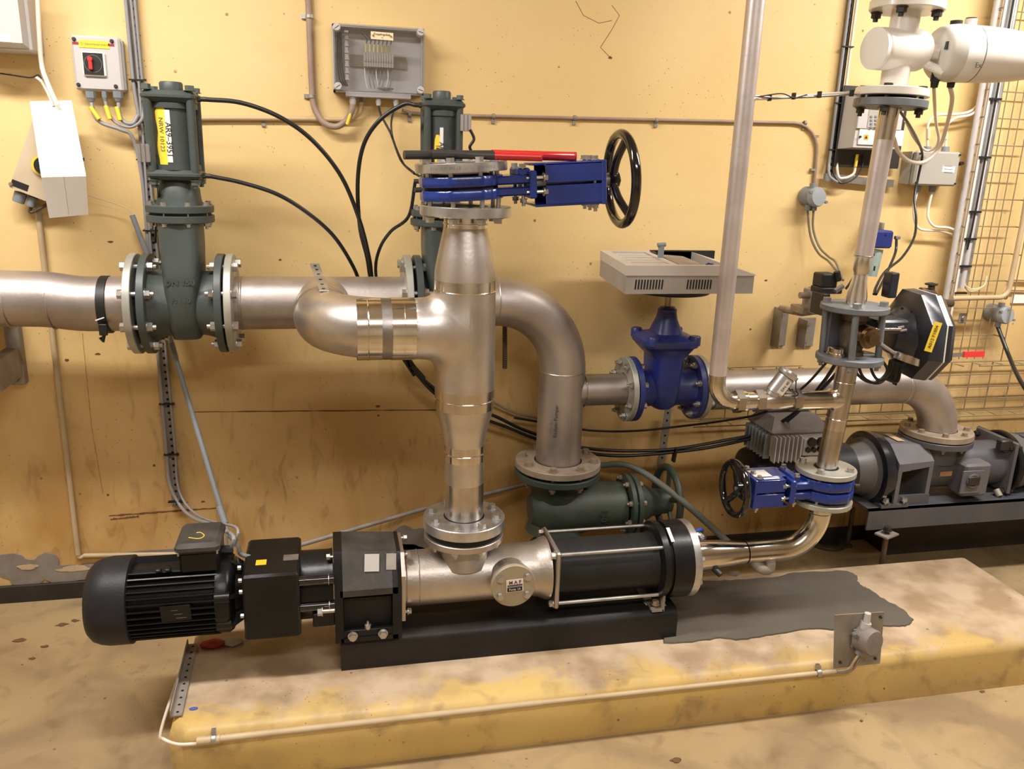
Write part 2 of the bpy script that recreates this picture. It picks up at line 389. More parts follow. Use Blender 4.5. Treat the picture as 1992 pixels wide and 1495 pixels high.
def bolts(parent, a, b, R, n, r=0.009, ph=None, mt='bolt', **k):
    a = V(a); b = V(b); u, v, w_ = frame(b-a); ph = PI/n if ph is None else ph
    for i in range(n):
        t = ph+2*PI*i/n; d = u*(R*math.cos(t))+v*(R*math.sin(t)); bolt(parent, a+d, b+d, r, mt, **k)
def text(parent, s, pos, xd, up, size, mt='ink', name='lettering', bold=0.0, sx=1.0):
    cu = bpy.data.curves.new(name, 'FONT'); cu.body = s; cu.size = size; cu.align_x = 'CENTER'; cu.align_y = 'CENTER'
    cu.extrude = 0.0002; cu.offset = bold; cu.resolution_u = 2
    cu.materials.append(M[mt])
    tmp = bpy.data.objects.new('tmp', cu); C.objects.link(tmp); me = bpy.data.meshes.new_from_object(tmp); bpy.data.objects.remove(tmp); bpy.data.curves.remove(cu)
    me.materials.clear(); me.materials.append(M[mt])
    o = bpy.data.objects.new(name, me); _place(o, parent)
    x = V(xd).normalized(); y = V(up); y = (y-x*y.dot(x)).normalized(); z = x.cross(y)
    mm = Matrix.Identity(4)
    for i in range(3): mm[i][0] = x[i]*sx; mm[i][1] = y[i]; mm[i][2] = z[i]
    p = V(pos)-ORG[parent.name]; mm[0][3], mm[1][3], mm[2][3] = p
    o.matrix_local = mm; ORG[o.name] = V(pos); return o
def plate(parent, name, c, xd, up, w_, h, t, mt, **k):     # thin oriented card, front face away along xd x up
    x = V(xd).normalized(); y = V(up); y = (y-x*y.dot(x)).normalized(); z = x.cross(y)
    return obj(name, MB().obox(V(c)+z*(t/2), x, y, z, w_, h, t), mt, parent, **k)
def cable(name, pts, r, mt, label, cat='cable', group=None, n=10, smooth=True, seg=8, parent=None):
    p = crom(pts, seg) if smooth else pts
    o = obj(name, MB().tube(p, r, n), mt, parent)
    if parent is None: tag(o, label, cat, group)
    return o
# ================================================================ SETTING
YW = 2.75; YB = 2.50; YP = 2.05; ZA = 1.045; ZP = 0.362
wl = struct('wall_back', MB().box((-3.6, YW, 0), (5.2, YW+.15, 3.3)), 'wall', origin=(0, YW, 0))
struct('floor', MB().box((-3.6, -3.2, -.1), (5.2, YW+.15, 0)), 'floor', origin=(0, 0, 0))
struct('ceiling', MB().box((-3.6, -3.2, 3.3), (5.2, YW+.15, 3.4)), 'ceilm', origin=(0, 0, 3.3))
struct('wall_left', MB().box((-3.7, -3.2, 0), (-3.6, YW, 3.3)), 'plain', origin=(-3.6, 0, 0))
struct('wall_right', MB().box((5.2, -3.2, 0), (5.3, YW, 3.3)), 'plain', origin=(5.2, 0, 0))
struct('wall_front', MB().box((-3.6, -3.3, 0), (5.2, -3.2, 3.3)), 'plain', origin=(0, -3.2, 0))
bs = struct('baseboard_back', MB().box((-3.6, YW-.012, 0.0), (5.2, YW, .062), 0.003), 'skirt', origin=(0, YW, 0))
# plaster repairs along the foot of the wall: scalloped thin layers
def blob(name, cx, cz, rx, rz, mt, seed, y=YW, t=0.004, parent=wl, n=34, jag=.12):
    rnd = random.Random(seed); ph = [rnd.random()*6 for _ in range(4)]
    pts = []
    for k in range(n):
        a = 2*PI*k/n; q = 1+jag*(math.sin(3*a+ph[0])+.7*math.sin(5*a+ph[1])+.5*math.sin(9*a+ph[2]))
        pts.append((cx+rx*q*math.cos(a), y, cz+rz*q*math.sin(a)))
    return obj(name, MB().prism(pts, (0, -t, 0)), mt, parent)
for i, (u, v, ru, rv) in enumerate([(18, 1100, 34, 30), (52, 1112, 44, 34), (92, 1098, 24, 30), (130, 1115, 46, 22), (180, 1110, 50, 18)]):
    c = W(u, v, YW); q = W(u+ru, v, YW).x-c.x; blob('plaster_patch', c.x, c.z, q, rv*q/ru, 'plaster', i, t=.003+.0006*i, jag=.07)
for i, (u, v, ru, rv) in enumerate([(300, 1074, 110, 7), (800, 1050, 42, 30), (770, 1072, 50, 16)]):
    c = W(u, v, YW); q = W(u+ru, v, YW).x-c.x; blob('plaster_patch', c.x, c.z, q, rv*q/ru, 'plaster', 20+i, t=.003)
c = W(55, 1101, YW); blob('bare_plaster', c.x, c.z, .03, .009, 'cream', 31, t=.006); c = W(145, 1104, YW); blob('bare_plaster', c.x, c.z, .05, .01, 'cream', 33, t=.0065)
# panel joints of the wall: shallow dark filler beads
def joint(u0, v0, u1, v1, wd, seed, mt='skirt'):
    rnd = random.Random(seed); a = W(u0, v0, YW); b = W(u1, v1, YW); n = 26; k = MB(); top = []; bot = []
    nd = V((-(b-a).z, 0, (b-a).x)).normalized()
    for i in range(n+1):
        p = a+(b-a)*(i/n); e = wd*(.35+rnd.random()); top.append(p+nd*e); bot.append(p-nd*e*rnd.random())
    for i in range(n):
        k.prism([top[i], top[i+1], bot[i+1], bot[i]], (0, -.0012, 0))
    return obj('joint_crack', k, mt, wl)
M['bead'] = mat('old_filler', srgb(176, 138, 84), 0.7)
M['bead'] = mat('old_filler', srgb(176, 138, 84), 0.7)
M['crack'] = mat('crack_dirt', srgb(104, 74, 46), 0.8)
joint(378, 801, 868, 797, .0022, 3, 'crack'); joint(212, 1003, 420, 988, .0035, 4, 'crack'); joint(160, 648, 178, 830, .0012, 6, 'bead')
joint(178, 830, 200, 960, .0016, 7, 'bead'); joint(215, 1010, 270, 1004, .004, 8, 'crack')
for i, (u, v) in enumerate([(545, 505-0), (252, 520), (215, 470), (300, 905), (1490, 545), (735, 790), (736, 808), (130, 700), (190, 688), (210, 962), (395, 975), (1575, 560), (1460, 640), (1187, 112)]):
    c = W(u, v, YW); blob('paint_chip', c.x, c.z, .004+.002*(i % 3), .003+.001*(i % 2), 'crack', 50+i, t=.001)
# fan of hairline cracks top right of the wall
k = MB()
for pts in ([(1120, 2), (1135, 30), (1165, 45), (1190, 40)], [(1190, 10), (1205, 30), (1190, 58), (1168, 92)], [(1168, 92), (1190, 115)]):
    k.tube([W(u, v, YW) for u, v in pts], .0009, 4)
obj('hairline_crack', k, 'crack', wl)

# ---------------------------------------------------------------- concrete plinth
pl = thing('concrete_plinth', 'low worn yellow concrete plinth carrying the black pump', 'plinth', (0.9, 2.04, 0))
PX0, PX1, PY0, PY1, PT = -0.405, 2.215, 1.775, 2.30, 0.150
k = MB()
def rr(i, z, c=.035): return [(PX0+i+c, PY0+i, z), (PX1-i-c, PY0+i, z), (PX1-i, PY0+i+c, z), (PX1-i, PY1-i-c*.2, z), (PX1-i-c*.2, PY1-i, z), (PX0+i+c, PY1-i, z), (PX0+i, PY1-i-c, z), (PX0+i, PY0+i+c, z)]
k.loops([rr(0, 0), rr(0, PT-.03), rr(.006, PT-.012), rr(.022, PT)])
obj('plinth_body', k, 'plinth', pl)
# fresh dark mortar spread: irregular flat cake, from traced outline on the plinth top
mo = [(1290, 1250), (1285, 1165), (1345, 1132), (1400, 1128), (1440, 1127), (1500, 1122), (1545, 1113), (1600, 1110), (1650, 1110), (1668, 1120), (1672, 1133), (1700, 1150), (1722, 1165), (1760, 1186), (1776, 1203), (1768, 1215), (1740, 1217), (1700, 1214), (1650, 1222), (1620, 1224), (1575, 1222), (1530, 1230), (1490, 1236), (1440, 1243), (1400, 1240), (1360, 1245)]
P_ = [Wz(u, v, PT+.004) for u, v in mo]; P2 = crom(P_+[P_[0]], 4)[:-1]
rnd = random.Random(5); P2 = [p+V((rnd.uniform(-.004, .004), rnd.uniform(-.004, .004), 0)) for p in P2]
cen = sum(P2, V((0, 0, 0)))/len(P2)
k = MB(); k.loops([[p-V((0, 0, .006)) for p in P2], [p*.99+cen*.01+V((0, 0, .001)) for p in P2], [p*.8+cen*.2+V((0, 0, .004)) for p in P2]])
obj('mortar_patch', k, 'mortar', pl, label='dark fresh mortar spread on the plinth top')
# brushed mortar under the pump frame
# angle strip with holes at the left edge of the plinth
st = thing('perforated_strip', 'dark perforated steel strip along the left edge of the plinth', 'metal strip', Wz(345, 1390, PT))
a = Wz(332, 1396, PT+.002); b = Wz(366, 1255, PT+.002); d = (b-a).normalized(); s_ = V((d.y, -d.x, 0))
k = MB(); k.obox((a+b)/2+s_*.012+V((0, 0, .003)), d, s_, (0, 0, 1), (b-a).length, .027, .003)
k.obox((a+b)/2+V((0, 0, .010)), d, s_, (0, 0, 1), (b-a).length, .003, .02)
obj('angle_bar', k, 'galvdull', st)
k = MB()
for i in range(11):
    p = a+d*((b-a).length*(i+.5)/11)+s_*.014+V((0, 0, .0046)); k.cyl(p, p+V((0, 0, .0006)), .0035, n=10)
obj('slot_holes', k, 'darkhole', st)
# small wrappers
def scrap(name, label, u, v, z, s, mt, seed, cat='litter'):
    rnd = random.Random(seed); c = Wz(u, v, z); k = MB(); n = 9
    rings = []
    for j, (h, q) in enumerate([(0, .8), (.25, 1.1), (.55, .8), (.8, .35)]):
        rings.append([c+V((s*q*math.cos(2*PI*i/n)*(.7+.6*rnd.random()), s*.6*q*math.sin(2*PI*i/n)*(.7+.6*rnd.random()), s*h*.6)) for i in range(n)])
    k.loops(rings); return tag(obj(name, k, mt, flat=True), label, cat)
scrap('wrapper', 'crumpled red and clear wrapper under the motor end', 415, 1255, PT, .035, 'redcloth', 1)
scrap('crumpled_film', 'crumpled clear film beside the red wrapper under the gearbox', 450, 1250, PT, .03, 'paperd', 2)
scrap('paper_scrap', 'tiny blue and white scrap by the left end of the strip', 377, 1378, PT, .009, 'bluecloth', 3)
# plinth conduit with clips and white cable loop
cd = thing('floor_conduit', 'cream conduit pipe clipped along the front of the plinth', 'conduit', W(1000, 1374, 1.765))
Yc = PY0-.012
a = W(385, 1441, Yc); b = W(1055, 1366, Yc); c = W(1625, 1305, Yc)
obj('pipe', MB().tube([a, b], .0085, 14), 'cream', cd); obj('pipe', MB().tube([b-V((.03, 0, 0)), c], .0072, 14), 'cream', cd)
obj('coupling', MB().tube([a-V((.002, 0, 0)), a+V((.05, 0, 0))], .0105, 14), 'cream', cd)
for u, v in ((416, 1437), (1592, 1308)):
    p = W(u, v, Yc); k = MB(); k.ring(p-V((.006, 0, 0)), p+V((.006, 0, 0)), .0115, .009, 16); k.box((p.x-.005, Yc-.002, p.z+.008), (p.x+.005, Yc+.012, p.z+.022))
    obj('clip', k, 'galv', cd)
cable('white_cable', [W(358, 1285, 2.1), Wz(325, 1380, .09), Wz(312, 1428, .10), W(318, 1437, 1.76), W(345, 1447, 1.75), W(384, 1446, Yc)], .004, 'whitecable', 'thin white cable looping round the left front corner of the plinth')
# junction box on a plate at the plinth
jb = thing('plate_junction_box', 'round grey junction box on a square steel plate at the front of the plinth', 'junction box', W(1665, 1250, 1.76))
cc = W(1668, 1247, 1.762); q0 = W(1622, 1300, 1.762); q1 = W(1712, 1290, 1.762); q2 = W(1720, 1190, 1.762); q3 = W(1624, 1196, 1.762)
obj('plate', MB().prism([q0, q1, q2, q3], (0, .003, 0)), 'galvdull', jb)
cc = W(1675, 1238, 1.76); A = V((.25, -1, .12)).normalized()
k = MB(); k.cyl(cc, cc+A*.022, .036, .034); k.box((cc.x-.03, cc.y-.006, cc.z-.03), (cc.x+.03, cc.y, cc.z+.03), .004)
obj('box_base', k, 'dustgrey', jb)
obj('lid', MB().lathe(cc+A*.022, A, [(0, .036), (.018, .036), (.023, .033), (.024, 0.001)]), 'dustgrey', jb)
k = MB(); k.cyl(cc+V((0, -.008, .03)), cc+V((.003, -.008, .05)), .014, n=8); k.cyl(cc+V((.003, -.008, .05)), cc+V((.003, -.008, .078)), .0095, .0085, n=14)
obj('gland', k, 'greyp', jb); obj('gland', MB().cyl(cc+V((0, -.008, -.03)), cc+V((-.004, -.008, -.048)), .013, n=8), 'greyp2', jb)
for q in (q0*.88+q2*.12, q1*.88+q3*.12, q2*.92+q0*.08): bolt(jb, q-V((0, .001, 0)), q+V((0, .002, 0)), .003, 'boltdark', 'screw', nut=False)
for dx in (-.03, .03): obj('lug', MB().cyl(cc+V((dx*1.2, -.012, -dx*.7)), cc+V((dx*1.2, -.026, -dx*.7)), .006, n=12), 'greyrough', jb)
cable('grey_cable', [cc+V((-.004, -.01, -.045)), cc+V((-.016, -.01, -.066)), W(1650, 1300, 1.758), W(1622, 1306, Yc)], .0035, 'cream', 'thin cable from the plate junction box into the front conduit')
cable('grey_cable', [cc+V((.001, -.01, -.045)), cc+V((-.008, -.012, -.07)), W(1655, 1304, 1.755), W(1622, 1308, Yc-.004)], .003, 'galvdull', 'second thinner cable under the plate junction box')
# ================================================================ LARGE PIPEWORK
def weldring(parent, c, ax, r, mt='satin', t=.0012):
    obj('weld_bead', MB().torus(c, ax, r, .0018, 40, 6), mt, parent)
RP = 0.077
# left pipe with slight bend
lp = thing('stainless_pipe', 'dull wide stainless pipe entering at the left with a black strap', 'pipe', (-.7, YB, ZA))
XFL = W(283, 590, YB).x - .012           # right face of the pale left flange
lpts = fil([W(-260, 574, YB), W(95, 582, YB), V((XFL-.16, YB, ZA)), V((XFL, YB, ZA))], [.4, .4], 6)
obj('pipe', MB().tube(lpts, RP, 40), 'steelold', lp)
for u, v in ((22, 584), (105, 586)): weldring(lp, W(u, v, YB), (1, 0, 0.02), RP, 'steelold')
obj('flange', MB().ring((XFL-.02, YB, ZA), (XFL, YB, ZA), .1425, .075), 'flange', lp)
sp_ = W(207, 592, YB)
obj('black_strap', MB().ring(sp_-V((.010, 0, 0)), sp_+V((.014, 0, -.0)), RP+.004, RP-.002, 36), 'rubber', lp)
k = MB(); k.box(sp_+V((-.006, -.083, -.04)), sp_+V((.016, -.076, -.072)), .002); k.tube([sp_+V((0, -.05, -.07)), sp_+V((-.006, -.052, -.095)), sp_+V((-.012, -.048, -.085))], .005, 8)
obj('strap_buckle', k, 'rubber', lp)
obj('strap_mark', MB().obox(sp_+V((0, -.083, -.025)), (1, 0, .35), (0, 1, 0), (-.35, 0, 1), .024, .002, .003), 'inkwhite', lp)
# wall bracket below
br = thing('pipe_bracket', 'dusty grey steel wall bracket under the left end of the wide pipe', 'bracket', W(20, 680, YW))
q = [W(-30, 638, YB), W(38, 636, YB), W(44, 700, YB+.1), W(40, 716, YB+.15)]
k = MB(); x0 = W(10, 700, YW).x; x1 = W(43, 700, YW).x
k.prism([(x0-.12, YB-.02, ZA-.085), (x1, YB-.02, ZA-.085), (x1, YB-.02, ZA-.17), (x0+.03, YB-.02, ZA-.2), (x0-.1, YB-.02, ZA-.14)], (0, .012, 0))
k.box((x0-.12, YB-.02, ZA-.085), (x1, YW, ZA-.077)); k.box((x0+.02, YB+.03, ZA-.26), (x1+.008, YW-.03, ZA-.17)); obj('bracket_arm', k, 'galvdull', br)
k = MB(); k.box((x0+.018, YW-.035, ZA-.29), (x1+.012, YW, ZA-.08), .003); obj('foot_plate', k, 'galvdull', br)
p = V(((x0+x1)/2+.01, YW-.036, ZA-.27)); bolt(br, p, p+V((0, .03, 0)), .008, 'boltrust', nut=False)

def valve(xl, xr, label, ws, zt, first):
    """grey-green gate valve with a pneumatic cylinder; xl, xr: outer faces of its flanges"""
    xc = (xl+xr)/2; Y = YB
    t = thing('gate_valve', label, 'valve', (xc, Y, ZA), 'grey green cylinder operated gate valves on the main pipe')
    for xx in (xl, xr-.02): obj('flange', MB().ring((xx, Y, ZA), (xx+.02, Y, ZA), .1425, .074), 'green', t)
    k = MB()
    k.lathe((xl+.018, Y, ZA), (1, 0, 0), [(0, .105), (.03, .094), (xc-xl-.018, .082)], c0=False, c1=False)
    k.lathe((xr-.018, Y, ZA), (-1, 0, 0), [(0, .105), (.03, .094), (xr-xc-.018, .082)], c0=False, c1=False)
    obj('hub', k, 'green', t)
    prof = [(-.098, .024, .03), (-.094, .038, .06), (-.06, .045, .084), (0, .047, .098), (.06, .050, .098), (.12, .052, .09), (.17, .055, .082), (.232, .055, .078)]
    rings = []
    for z, rx, ry in prof:
        ring = []
        for i in range(40):
            a = 2*PI*i/40; ca, sa = math.cos(a), math.sin(a); e = .45
            ring.append((xc+rx*math.copysign(abs(ca)**e, ca), Y+ry*math.copysign(abs(sa)**e, sa), ZA+z))
        rings.append(ring)
    obj('valve_body', MB().loops(rings), 'green', t)
    zb = ZA+.232
    k = MB()
    for z in (0, .027): k.lathe((xc, Y, zb+z), (0, 0, 1), [(0, .088), (.002, .09), (.018, .09), (.02, .087)], sx=1, sy=1.0, n=44)
    obj('bonnet_flange', k, 'green', t)
    obj('gasket', MB().cyl((xc, Y, zb+.02), (xc, Y, zb+.027), .082), 'gasket', t)
    bolts(t, (xc, Y, zb+.047), (xc, Y, zb), .078, 8, .007, mt='bolt')
    # dome between bonnet and cylinder foot
    obj('bonnet_dome', MB().lathe((xc, Y, zb+.045), (0, 0, 1), [(0, .062), (.02, .058), (.045, .056), (.07, .042), (.082, .036), (.1, .034)]), 'green', t)
    zc = zb+.115; hw = .067*ws
    k = MB(); k.box((xc-hw*1.03, Y-hw*1.03, zc), (xc+hw*1.03, Y+hw*1.03, zc+.026), .01); obj('foot_plate', k, 'green', t)
    k = MB(); k.box((xc-hw*1.04, Y-hw*1.04, zt-.03), (xc+hw*1.04, Y+hw*1.04, zt), .012); k.lathe((xc, Y, zt), (0, 0, 1), [(0, .03*ws), (.02, .03*ws), (.024, .027*ws)]); obj('head_plate', k, 'green', t)
    obj('cylinder', MB().cyl((xc, Y, zc+.02), (xc, Y, zt-.025), .058*ws, n=44), 'green', t)
    for zz in (zt-.045, zc+.026): obj('cylinder_collar', MB().cyl((xc, Y, zz), (xc, Y, zz+.014), .063*ws, n=40), 'green', t)
    d = hw-.013
    for sx in (-1, 1):
        for sy in (-1, 1):
            p = V((xc+sx*d, Y+sy*d, zc+.02)); obj('tie_bar', MB().cyl(p, (p.x, p.y, zt-.02), .0115*ws, n=16), 'green', t)
            a = V((p.x, p.y, zt)); bolt(t, a, V((p.x, p.y, zc)), .0105*ws, 'gb')
    # sensor on a tie bar
    sx = -1 if first else 1
    p = V((xc+sx*(d+.016), Y-d-.012, zc+.045 if first else zt-.085))
    k = MB()
    for i in range(3): k.box(p+V((-.016+i*.011, -.006, 0)), p+V((-.007+i*.011, .008, .046)), .001)
    k.box(p+V((-.015, 0, .002)), p+V((.016, .01, .044))); obj('position_sensor', k, 'silver', t)
    # hose fittings
    for zz in (zt-.018, zc+.012):
        sgn = 1 if first else -1
        a = V((xc+sgn*hw*1.03, Y-.03, zz)); k = MB(); k.cyl(a, a+V((sgn*.008, 0, 0)), .008, n=6); k.cyl(a+V((sgn*.008, 0, 0)), a+V((sgn*.022, 0, 0)), .0065, n=14)
        obj('hose_fitting', k, 'boltdark', t)
    return t, xc, hw, zc
M['gb'] = mat('green_bolt', srgb(86, 96, 90), 0.45, .2)
XVL, XVR = W(293, 590, YB).x-.011, W(447, 590, YB).x-.008
v1, xv1, hw1, zc1 = valve(XVL, XVR, 'left grey green gate valve with hand marked yellow tape on its cylinder', 1.0, 1.622, True)
# middle pipe and the new tee column
XF2 = W(468, 590, YB).x-.012
mp = thing('manifold_pipe', 'clean stainless pipe assembly with swept branch and tapered tall column over the black pump', 'pipe', (0.33, YP, ZA))
XV2 = W(812, 560, YB).x-.012          # left face of valve 2 flange
obj('flange', MB().ring((XF2-.02, YB, ZA), (XF2, YB, ZA), .1425, .075), 'flange', mp)
obj('flange', MB().ring((XV2-.03, YB, ZA), (XV2-.01, YB, ZA), .1425, .075), 'flange', mp)
obj('main_run', MB().cyl((XF2-.015, YB, ZA), (XV2-.015, YB, ZA), RP, n=48), 'steelold', mp)
for x in (XF2+.014, XF2+.02): weldring(mp, (x, YB, ZA), (1, 0, 0), RP, 'steelold')
XE = W(573, 652, 2.25).x+RP; XC = .331; XCB = .341; XCT = .331; ZB = 1.058
RE = .19
obj('branch_elbow', MB().tube(fil([(XE, YB-.02, ZA+.004), (XE, YP, ZB), (XE+RE+.02, YP, ZB)], RE, 14), RP, 44), 'steel', mp)
weldring(mp, (XE, YB-RP-.03, ZA), (0, 1, 0), RP+.002)
weldring(mp, (XE, YP+RE, ZB), (0, 1, 0), RP)
xa = XE+RE+.015
def xat(u): return W(u, 640, YP-.03).x
segs = [('branch_pipe', xa-.002, xat(694), 'steel', RP), ('weld_band', xat(694), xat(742), 'polish', RP+.0004), ('branch_spool', xat(742), xat(762), 'steel', RP), ('weld_band', xat(762), xat(808), 'polish', RP+.0016)]
for n_, x0, x1, mt_, r_ in segs: obj(n_, MB().cyl((x0, YP, ZB), (x1, YP, ZB), r_, n=48, c0=False, c1=False), mt_, mp)
for u in (716, 786): weldring(mp, (xat(u), YP, ZB), (1, 0, 0), RP, 'polish')
# flared neck of the tee growing into the column
RC = .0775
zv = lambda v, u=903: W(u, v, YP).z
colx = lambda z: XCT+(XCB-XCT)*(zv(420)-z)/(zv(420)-zv(1010))
col = [('column_neck', [(zv(1018, 900), .0525), (zv(935, 902), .0525)], 'satin'), ('column_neck', [(zv(935, 902), .0525), (zv(892), .053)], 'steel'),
       ('weld_band', [(zv(892), .0535), (zv(862), .0535)], 'polish'),
       ('lower_reducer', [(zv(862), .0535), (zv(835), .060), (zv(800), .073), (zv(790), .0765)], 'steel'),
       ('weld_band', [(zv(790), .0768), (zv(753), .0775)], 'polish'),
       ('weld_band', [(zv(562), .0777), (zv(543), .0775)], 'polish'),
       ('upper_reducer', [(zv(543), .077), (zv(525), .0762), (zv(490), .067), (zv(455), .057), (zv(442), .054)], 'steel'),
       ('weld_band', [(zv(442), .0537), (zv(425), .053)], 'polish'), ('column_neck', [(zv(425), .0525), (zv(408), .0525)], 'polish')]
for n_, prof, mt_ in col:
    obj(n_, MB().loops([[(colx(z)+r*math.cos(2*PI*i/56), YP+r*math.sin(2*PI*i/56), z) for i in range(56)] for z, r in prof], False, False), mt_, mp)
# tee body: column and branch blended into one drawn surface, found along rays from the column axis
x0 = xat(808)-.004; zlo, zhi = zv(753), zv(562); KB = .05
def tee_r(th, z):
    ca, sa = math.cos(th), math.sin(th); xc_ = colx(z)
    def sd(r):
        x = xc_+r*ca; y = r*sa
        d1 = r-RC; d2 = math.sqrt(y*y+(z-ZB)**2+max(0, x-xc_)**2)-RP+1.6*max(0, x-xc_)
        h = max(KB-abs(d1-d2), 0)/KB; e_ = max(0, min(1, (min(z-zlo, zhi-z))/.012))
        return min(d1, d2)-h*h*h*KB/6*1.1*e_
    lim = (xc_-x0)/(-ca) if ca < -.15 else .3
    a_, b_ = RC*.9, max(lim, RC*.95)
    if sd(b_) < 0: return b_, True
    for _ in range(16):
        m_ = (a_+b_)/2
        if sd(m_) < 0: a_ = m_
        else: b_ = m_
    return a_, False
ths = [PI*2*i/200 for i in range(200)]; zz_ = [zlo+(zhi-zlo)*i/84 for i in range(85)]
k = MB(); flag = []
for z in zz_:
    for th in ths:
        r, fl = tee_r(th, z); k.v.append(V((colx(z)+r*math.cos(th), YP+r*math.sin(th), z))); flag.append(fl)
for i in range(84):
    for j in range(200):
        q = (i*200+j, i*200+(j+1) % 200, (i+1)*200+(j+1) % 200, (i+1)*200+j)
        if not all(flag[t] for t in q): k.f.append(q)
obj('tee_body', k, 'steel', mp)
for v in (877, 772, 563, 434): weldring(mp, (colx(zv(v)), YP, zv(v)), (0, 0, 1), .054 if v in (877, 434) else .0775, 'polish')
# column bottom loose flange
ZF = W(900, 1012, YP).z-.004
obj('loose_flange', MB().ring((XCB, YP, ZF-.009), (XCB, YP, ZF+.02), .111, .0555), 'alu', mp)
obj('collar', MB().ring((XCB, YP, ZF-.014), (XCB, YP, ZF-.009), .078, .05), 'polish', mp)
ZT = W(903, 418, YP).z+.002
obj('loose_flange', MB().ring((XC, YP, ZT-.003), (XC, YP, ZT+.021), .112, .0555), 'alu', mp)
bolts(mp, (XCB, YP, ZF+.02), (XCB, YP, ZF-.045), .09, 8, .0095)
# metal strip lying over the elbow
st = thing('steel_strip', 'short bright slotted steel strip draped over the branch elbow', 'metal strip', W(620, 540, 2.3))
a = W(612, 522, 2.36); b = W(631, 572, 2.17)
pts = [a+V((0, .0, .012)), W(618, 536, 2.33)+V((0, 0, .01)), W(625, 555, 2.25)+V((0, 0, .008)), b+V((0, 0, .008))]
k = MB(); pts = crom(pts, 4); n_ = len(pts); sd = V((1, .0, .0))*.0125
k.loops([[p-sd, p+sd, p+sd+V((0, .001, .0016)), p-sd+V((0, .001, .0016))] for p in pts]); obj('band', k, 'alu', st)
k = MB()
for p in pts[1::2]: k.obox(p+V((0, -.001, .0022)), (1, 0, 0), (0, 1, 0), (0, 0, 1), .008, .003, .001)
obj('slots', k, 'darkhole', st)
# right elbow going down, with side branch to the blue valve
v2, xv2, hw2, zc2 = valve(XV2, XV2+.162, 'grey green gate valve right of the first, partly hidden behind the tapered column', .88, 1.632, False)
XD = W(1090, 800, YB).x; RE2 = .225
dp = thing('elbow_pipe', 'dull stainless pipe bending down to a dusty flange, with branch to the blue gate valve', 'pipe', (XD, YB, .6))
xs = XV2+.162
obj('flange', MB().ring((xs+.008, YB, ZA), (xs+.028, YB, ZA), .1425, .075), 'flange', dp)
ZD = W(1085, 903, YB).z
obj('pipe', MB().tube(fil([(xs+.02, YB, ZA), (XD, YB, ZA), (XD, YB, ZD)], RE2, 18), RP*.97, 48), 'steelold', dp)
weldring(dp, (XD, YB, ZA-RE2), (0, 0, 1), RP*.97, 'steel'); weldring(dp, (XD-RE2, YB, ZA), (1, 0, 0), RP*.97, 'steel')
obj('seam', MB().tube([(XD+.012, YB-RP*.96, ZA-RE2), (XD+.012, YB-RP*.96, ZD)], .0009, 5), 'steel', dp)
obj('loose_flange', MB().ring((XD, YB, ZD-.004), (XD, YB, ZD+.018), .1425, .08, 48), 'dustyflange', dp)
obj('collar', MB().ring((XD, YB, ZD-.010), (XD, YB, ZD-.004), .108, .07), 'dustyflange', dp)
bolts(dp, (XD, YB, ZD+.018), (XD, YB, ZD-.034), .12, 8, .011, mt='boltrust')
ZBr = W(1180, 757, YB).z; XB1 = W(1215, 757, YB).x
obj('side_branch', MB().cyl((XD+.05, YB, ZBr), (XB1+.012, YB, ZBr), .052, n=36), 'steelold', dp)
weldring(dp, (XD+RP-.004, YB, ZBr), (1, 0, 0), .054, 'satin')
text(dp, 'Råslam–Pumpar', (XD-.035, YB-RP*.97-.0002, ZA-RE2-.15), (0, .0, 1), (-1, 0.4, 0), .017, 'ink', sx=1.0)
text(dp, 'P 1 14', (XD-.048, YB-RP*.97+.0125, ZA-RE2-.17), (0, .0, 1), (-1, 0.6, 0), .013, 'inkgrey')
# pale flange of that branch
XBf = W(1222, 757, YB).x
obj('loose_flange', MB().ring((XBf-.018, YB, ZBr), (XBf, YB, ZBr), .108, .054, 44), 'flange', dp)
# blue gate valve
bv = thing('blue_gate_valve', 'blue cast gate valve standing in the pipe under the upturned grey computer case', 'valve', W(1290, 757, YB))
xL = XBf+.003; xR = W(1352, 757, YB).x-.004; xc = (xL+xR)/2-.004
k = MB(); k.ring((xL, YB, ZBr), (xL+.018, YB, ZBr), .108, .05, 44); obj('flange', k, 'bluecast', bv)
k = MB(); k.ring((xR-.018, YB, ZBr), (xR, YB, ZBr), .108, .05, 44); obj('flange', k, 'bluecast', bv)
k = MB(); k.lathe((xL+.016, YB, ZBr), (1, 0, 0), [(0, .07), (.03, .06), (xR-xL-.062, .06), (xR-xL-.032, .07)], 36, False, False); obj('hub', k, 'bluecast', bv)
def sup(rx, ry, z, e=.5, n=36, cx=xc, cy=YB):
    return [(cx+rx*math.copysign(abs(math.cos(2*PI*i/n))**e, math.cos(2*PI*i/n)), cy+ry*math.copysign(abs(math.sin(2*PI*i/n))**e, math.sin(2*PI*i/n)), z) for i in range(n)]
zq = lambda v: W(1290, v, YB).z
k = MB(); k.loops([sup(.03, .05, ZBr-.062, .8), sup(.043, .062, ZBr-.045), sup(.048, .07, ZBr), sup(.05, .075, zq(715)), sup(.052, .078, zq(690)), sup(.085, .082, zq(672)), sup(.09, .09, zq(668))]); obj('valve_body', k, 'bluecast', bv)
k = MB(); k.loops([sup(.092, .095, zq(667), .45), sup(.095, .098, zq(664), .45), sup(.095, .098, zq(655), .45), sup(.09, .093, zq(652), .45), sup(.05, .055, zq(645), .7), sup(.043, .046, zq(632), .8), sup(.034, .036, zq(618), .9), sup(.031, .033, zq(606), 1)]); obj('bonnet', k, 'bluecast', bv)
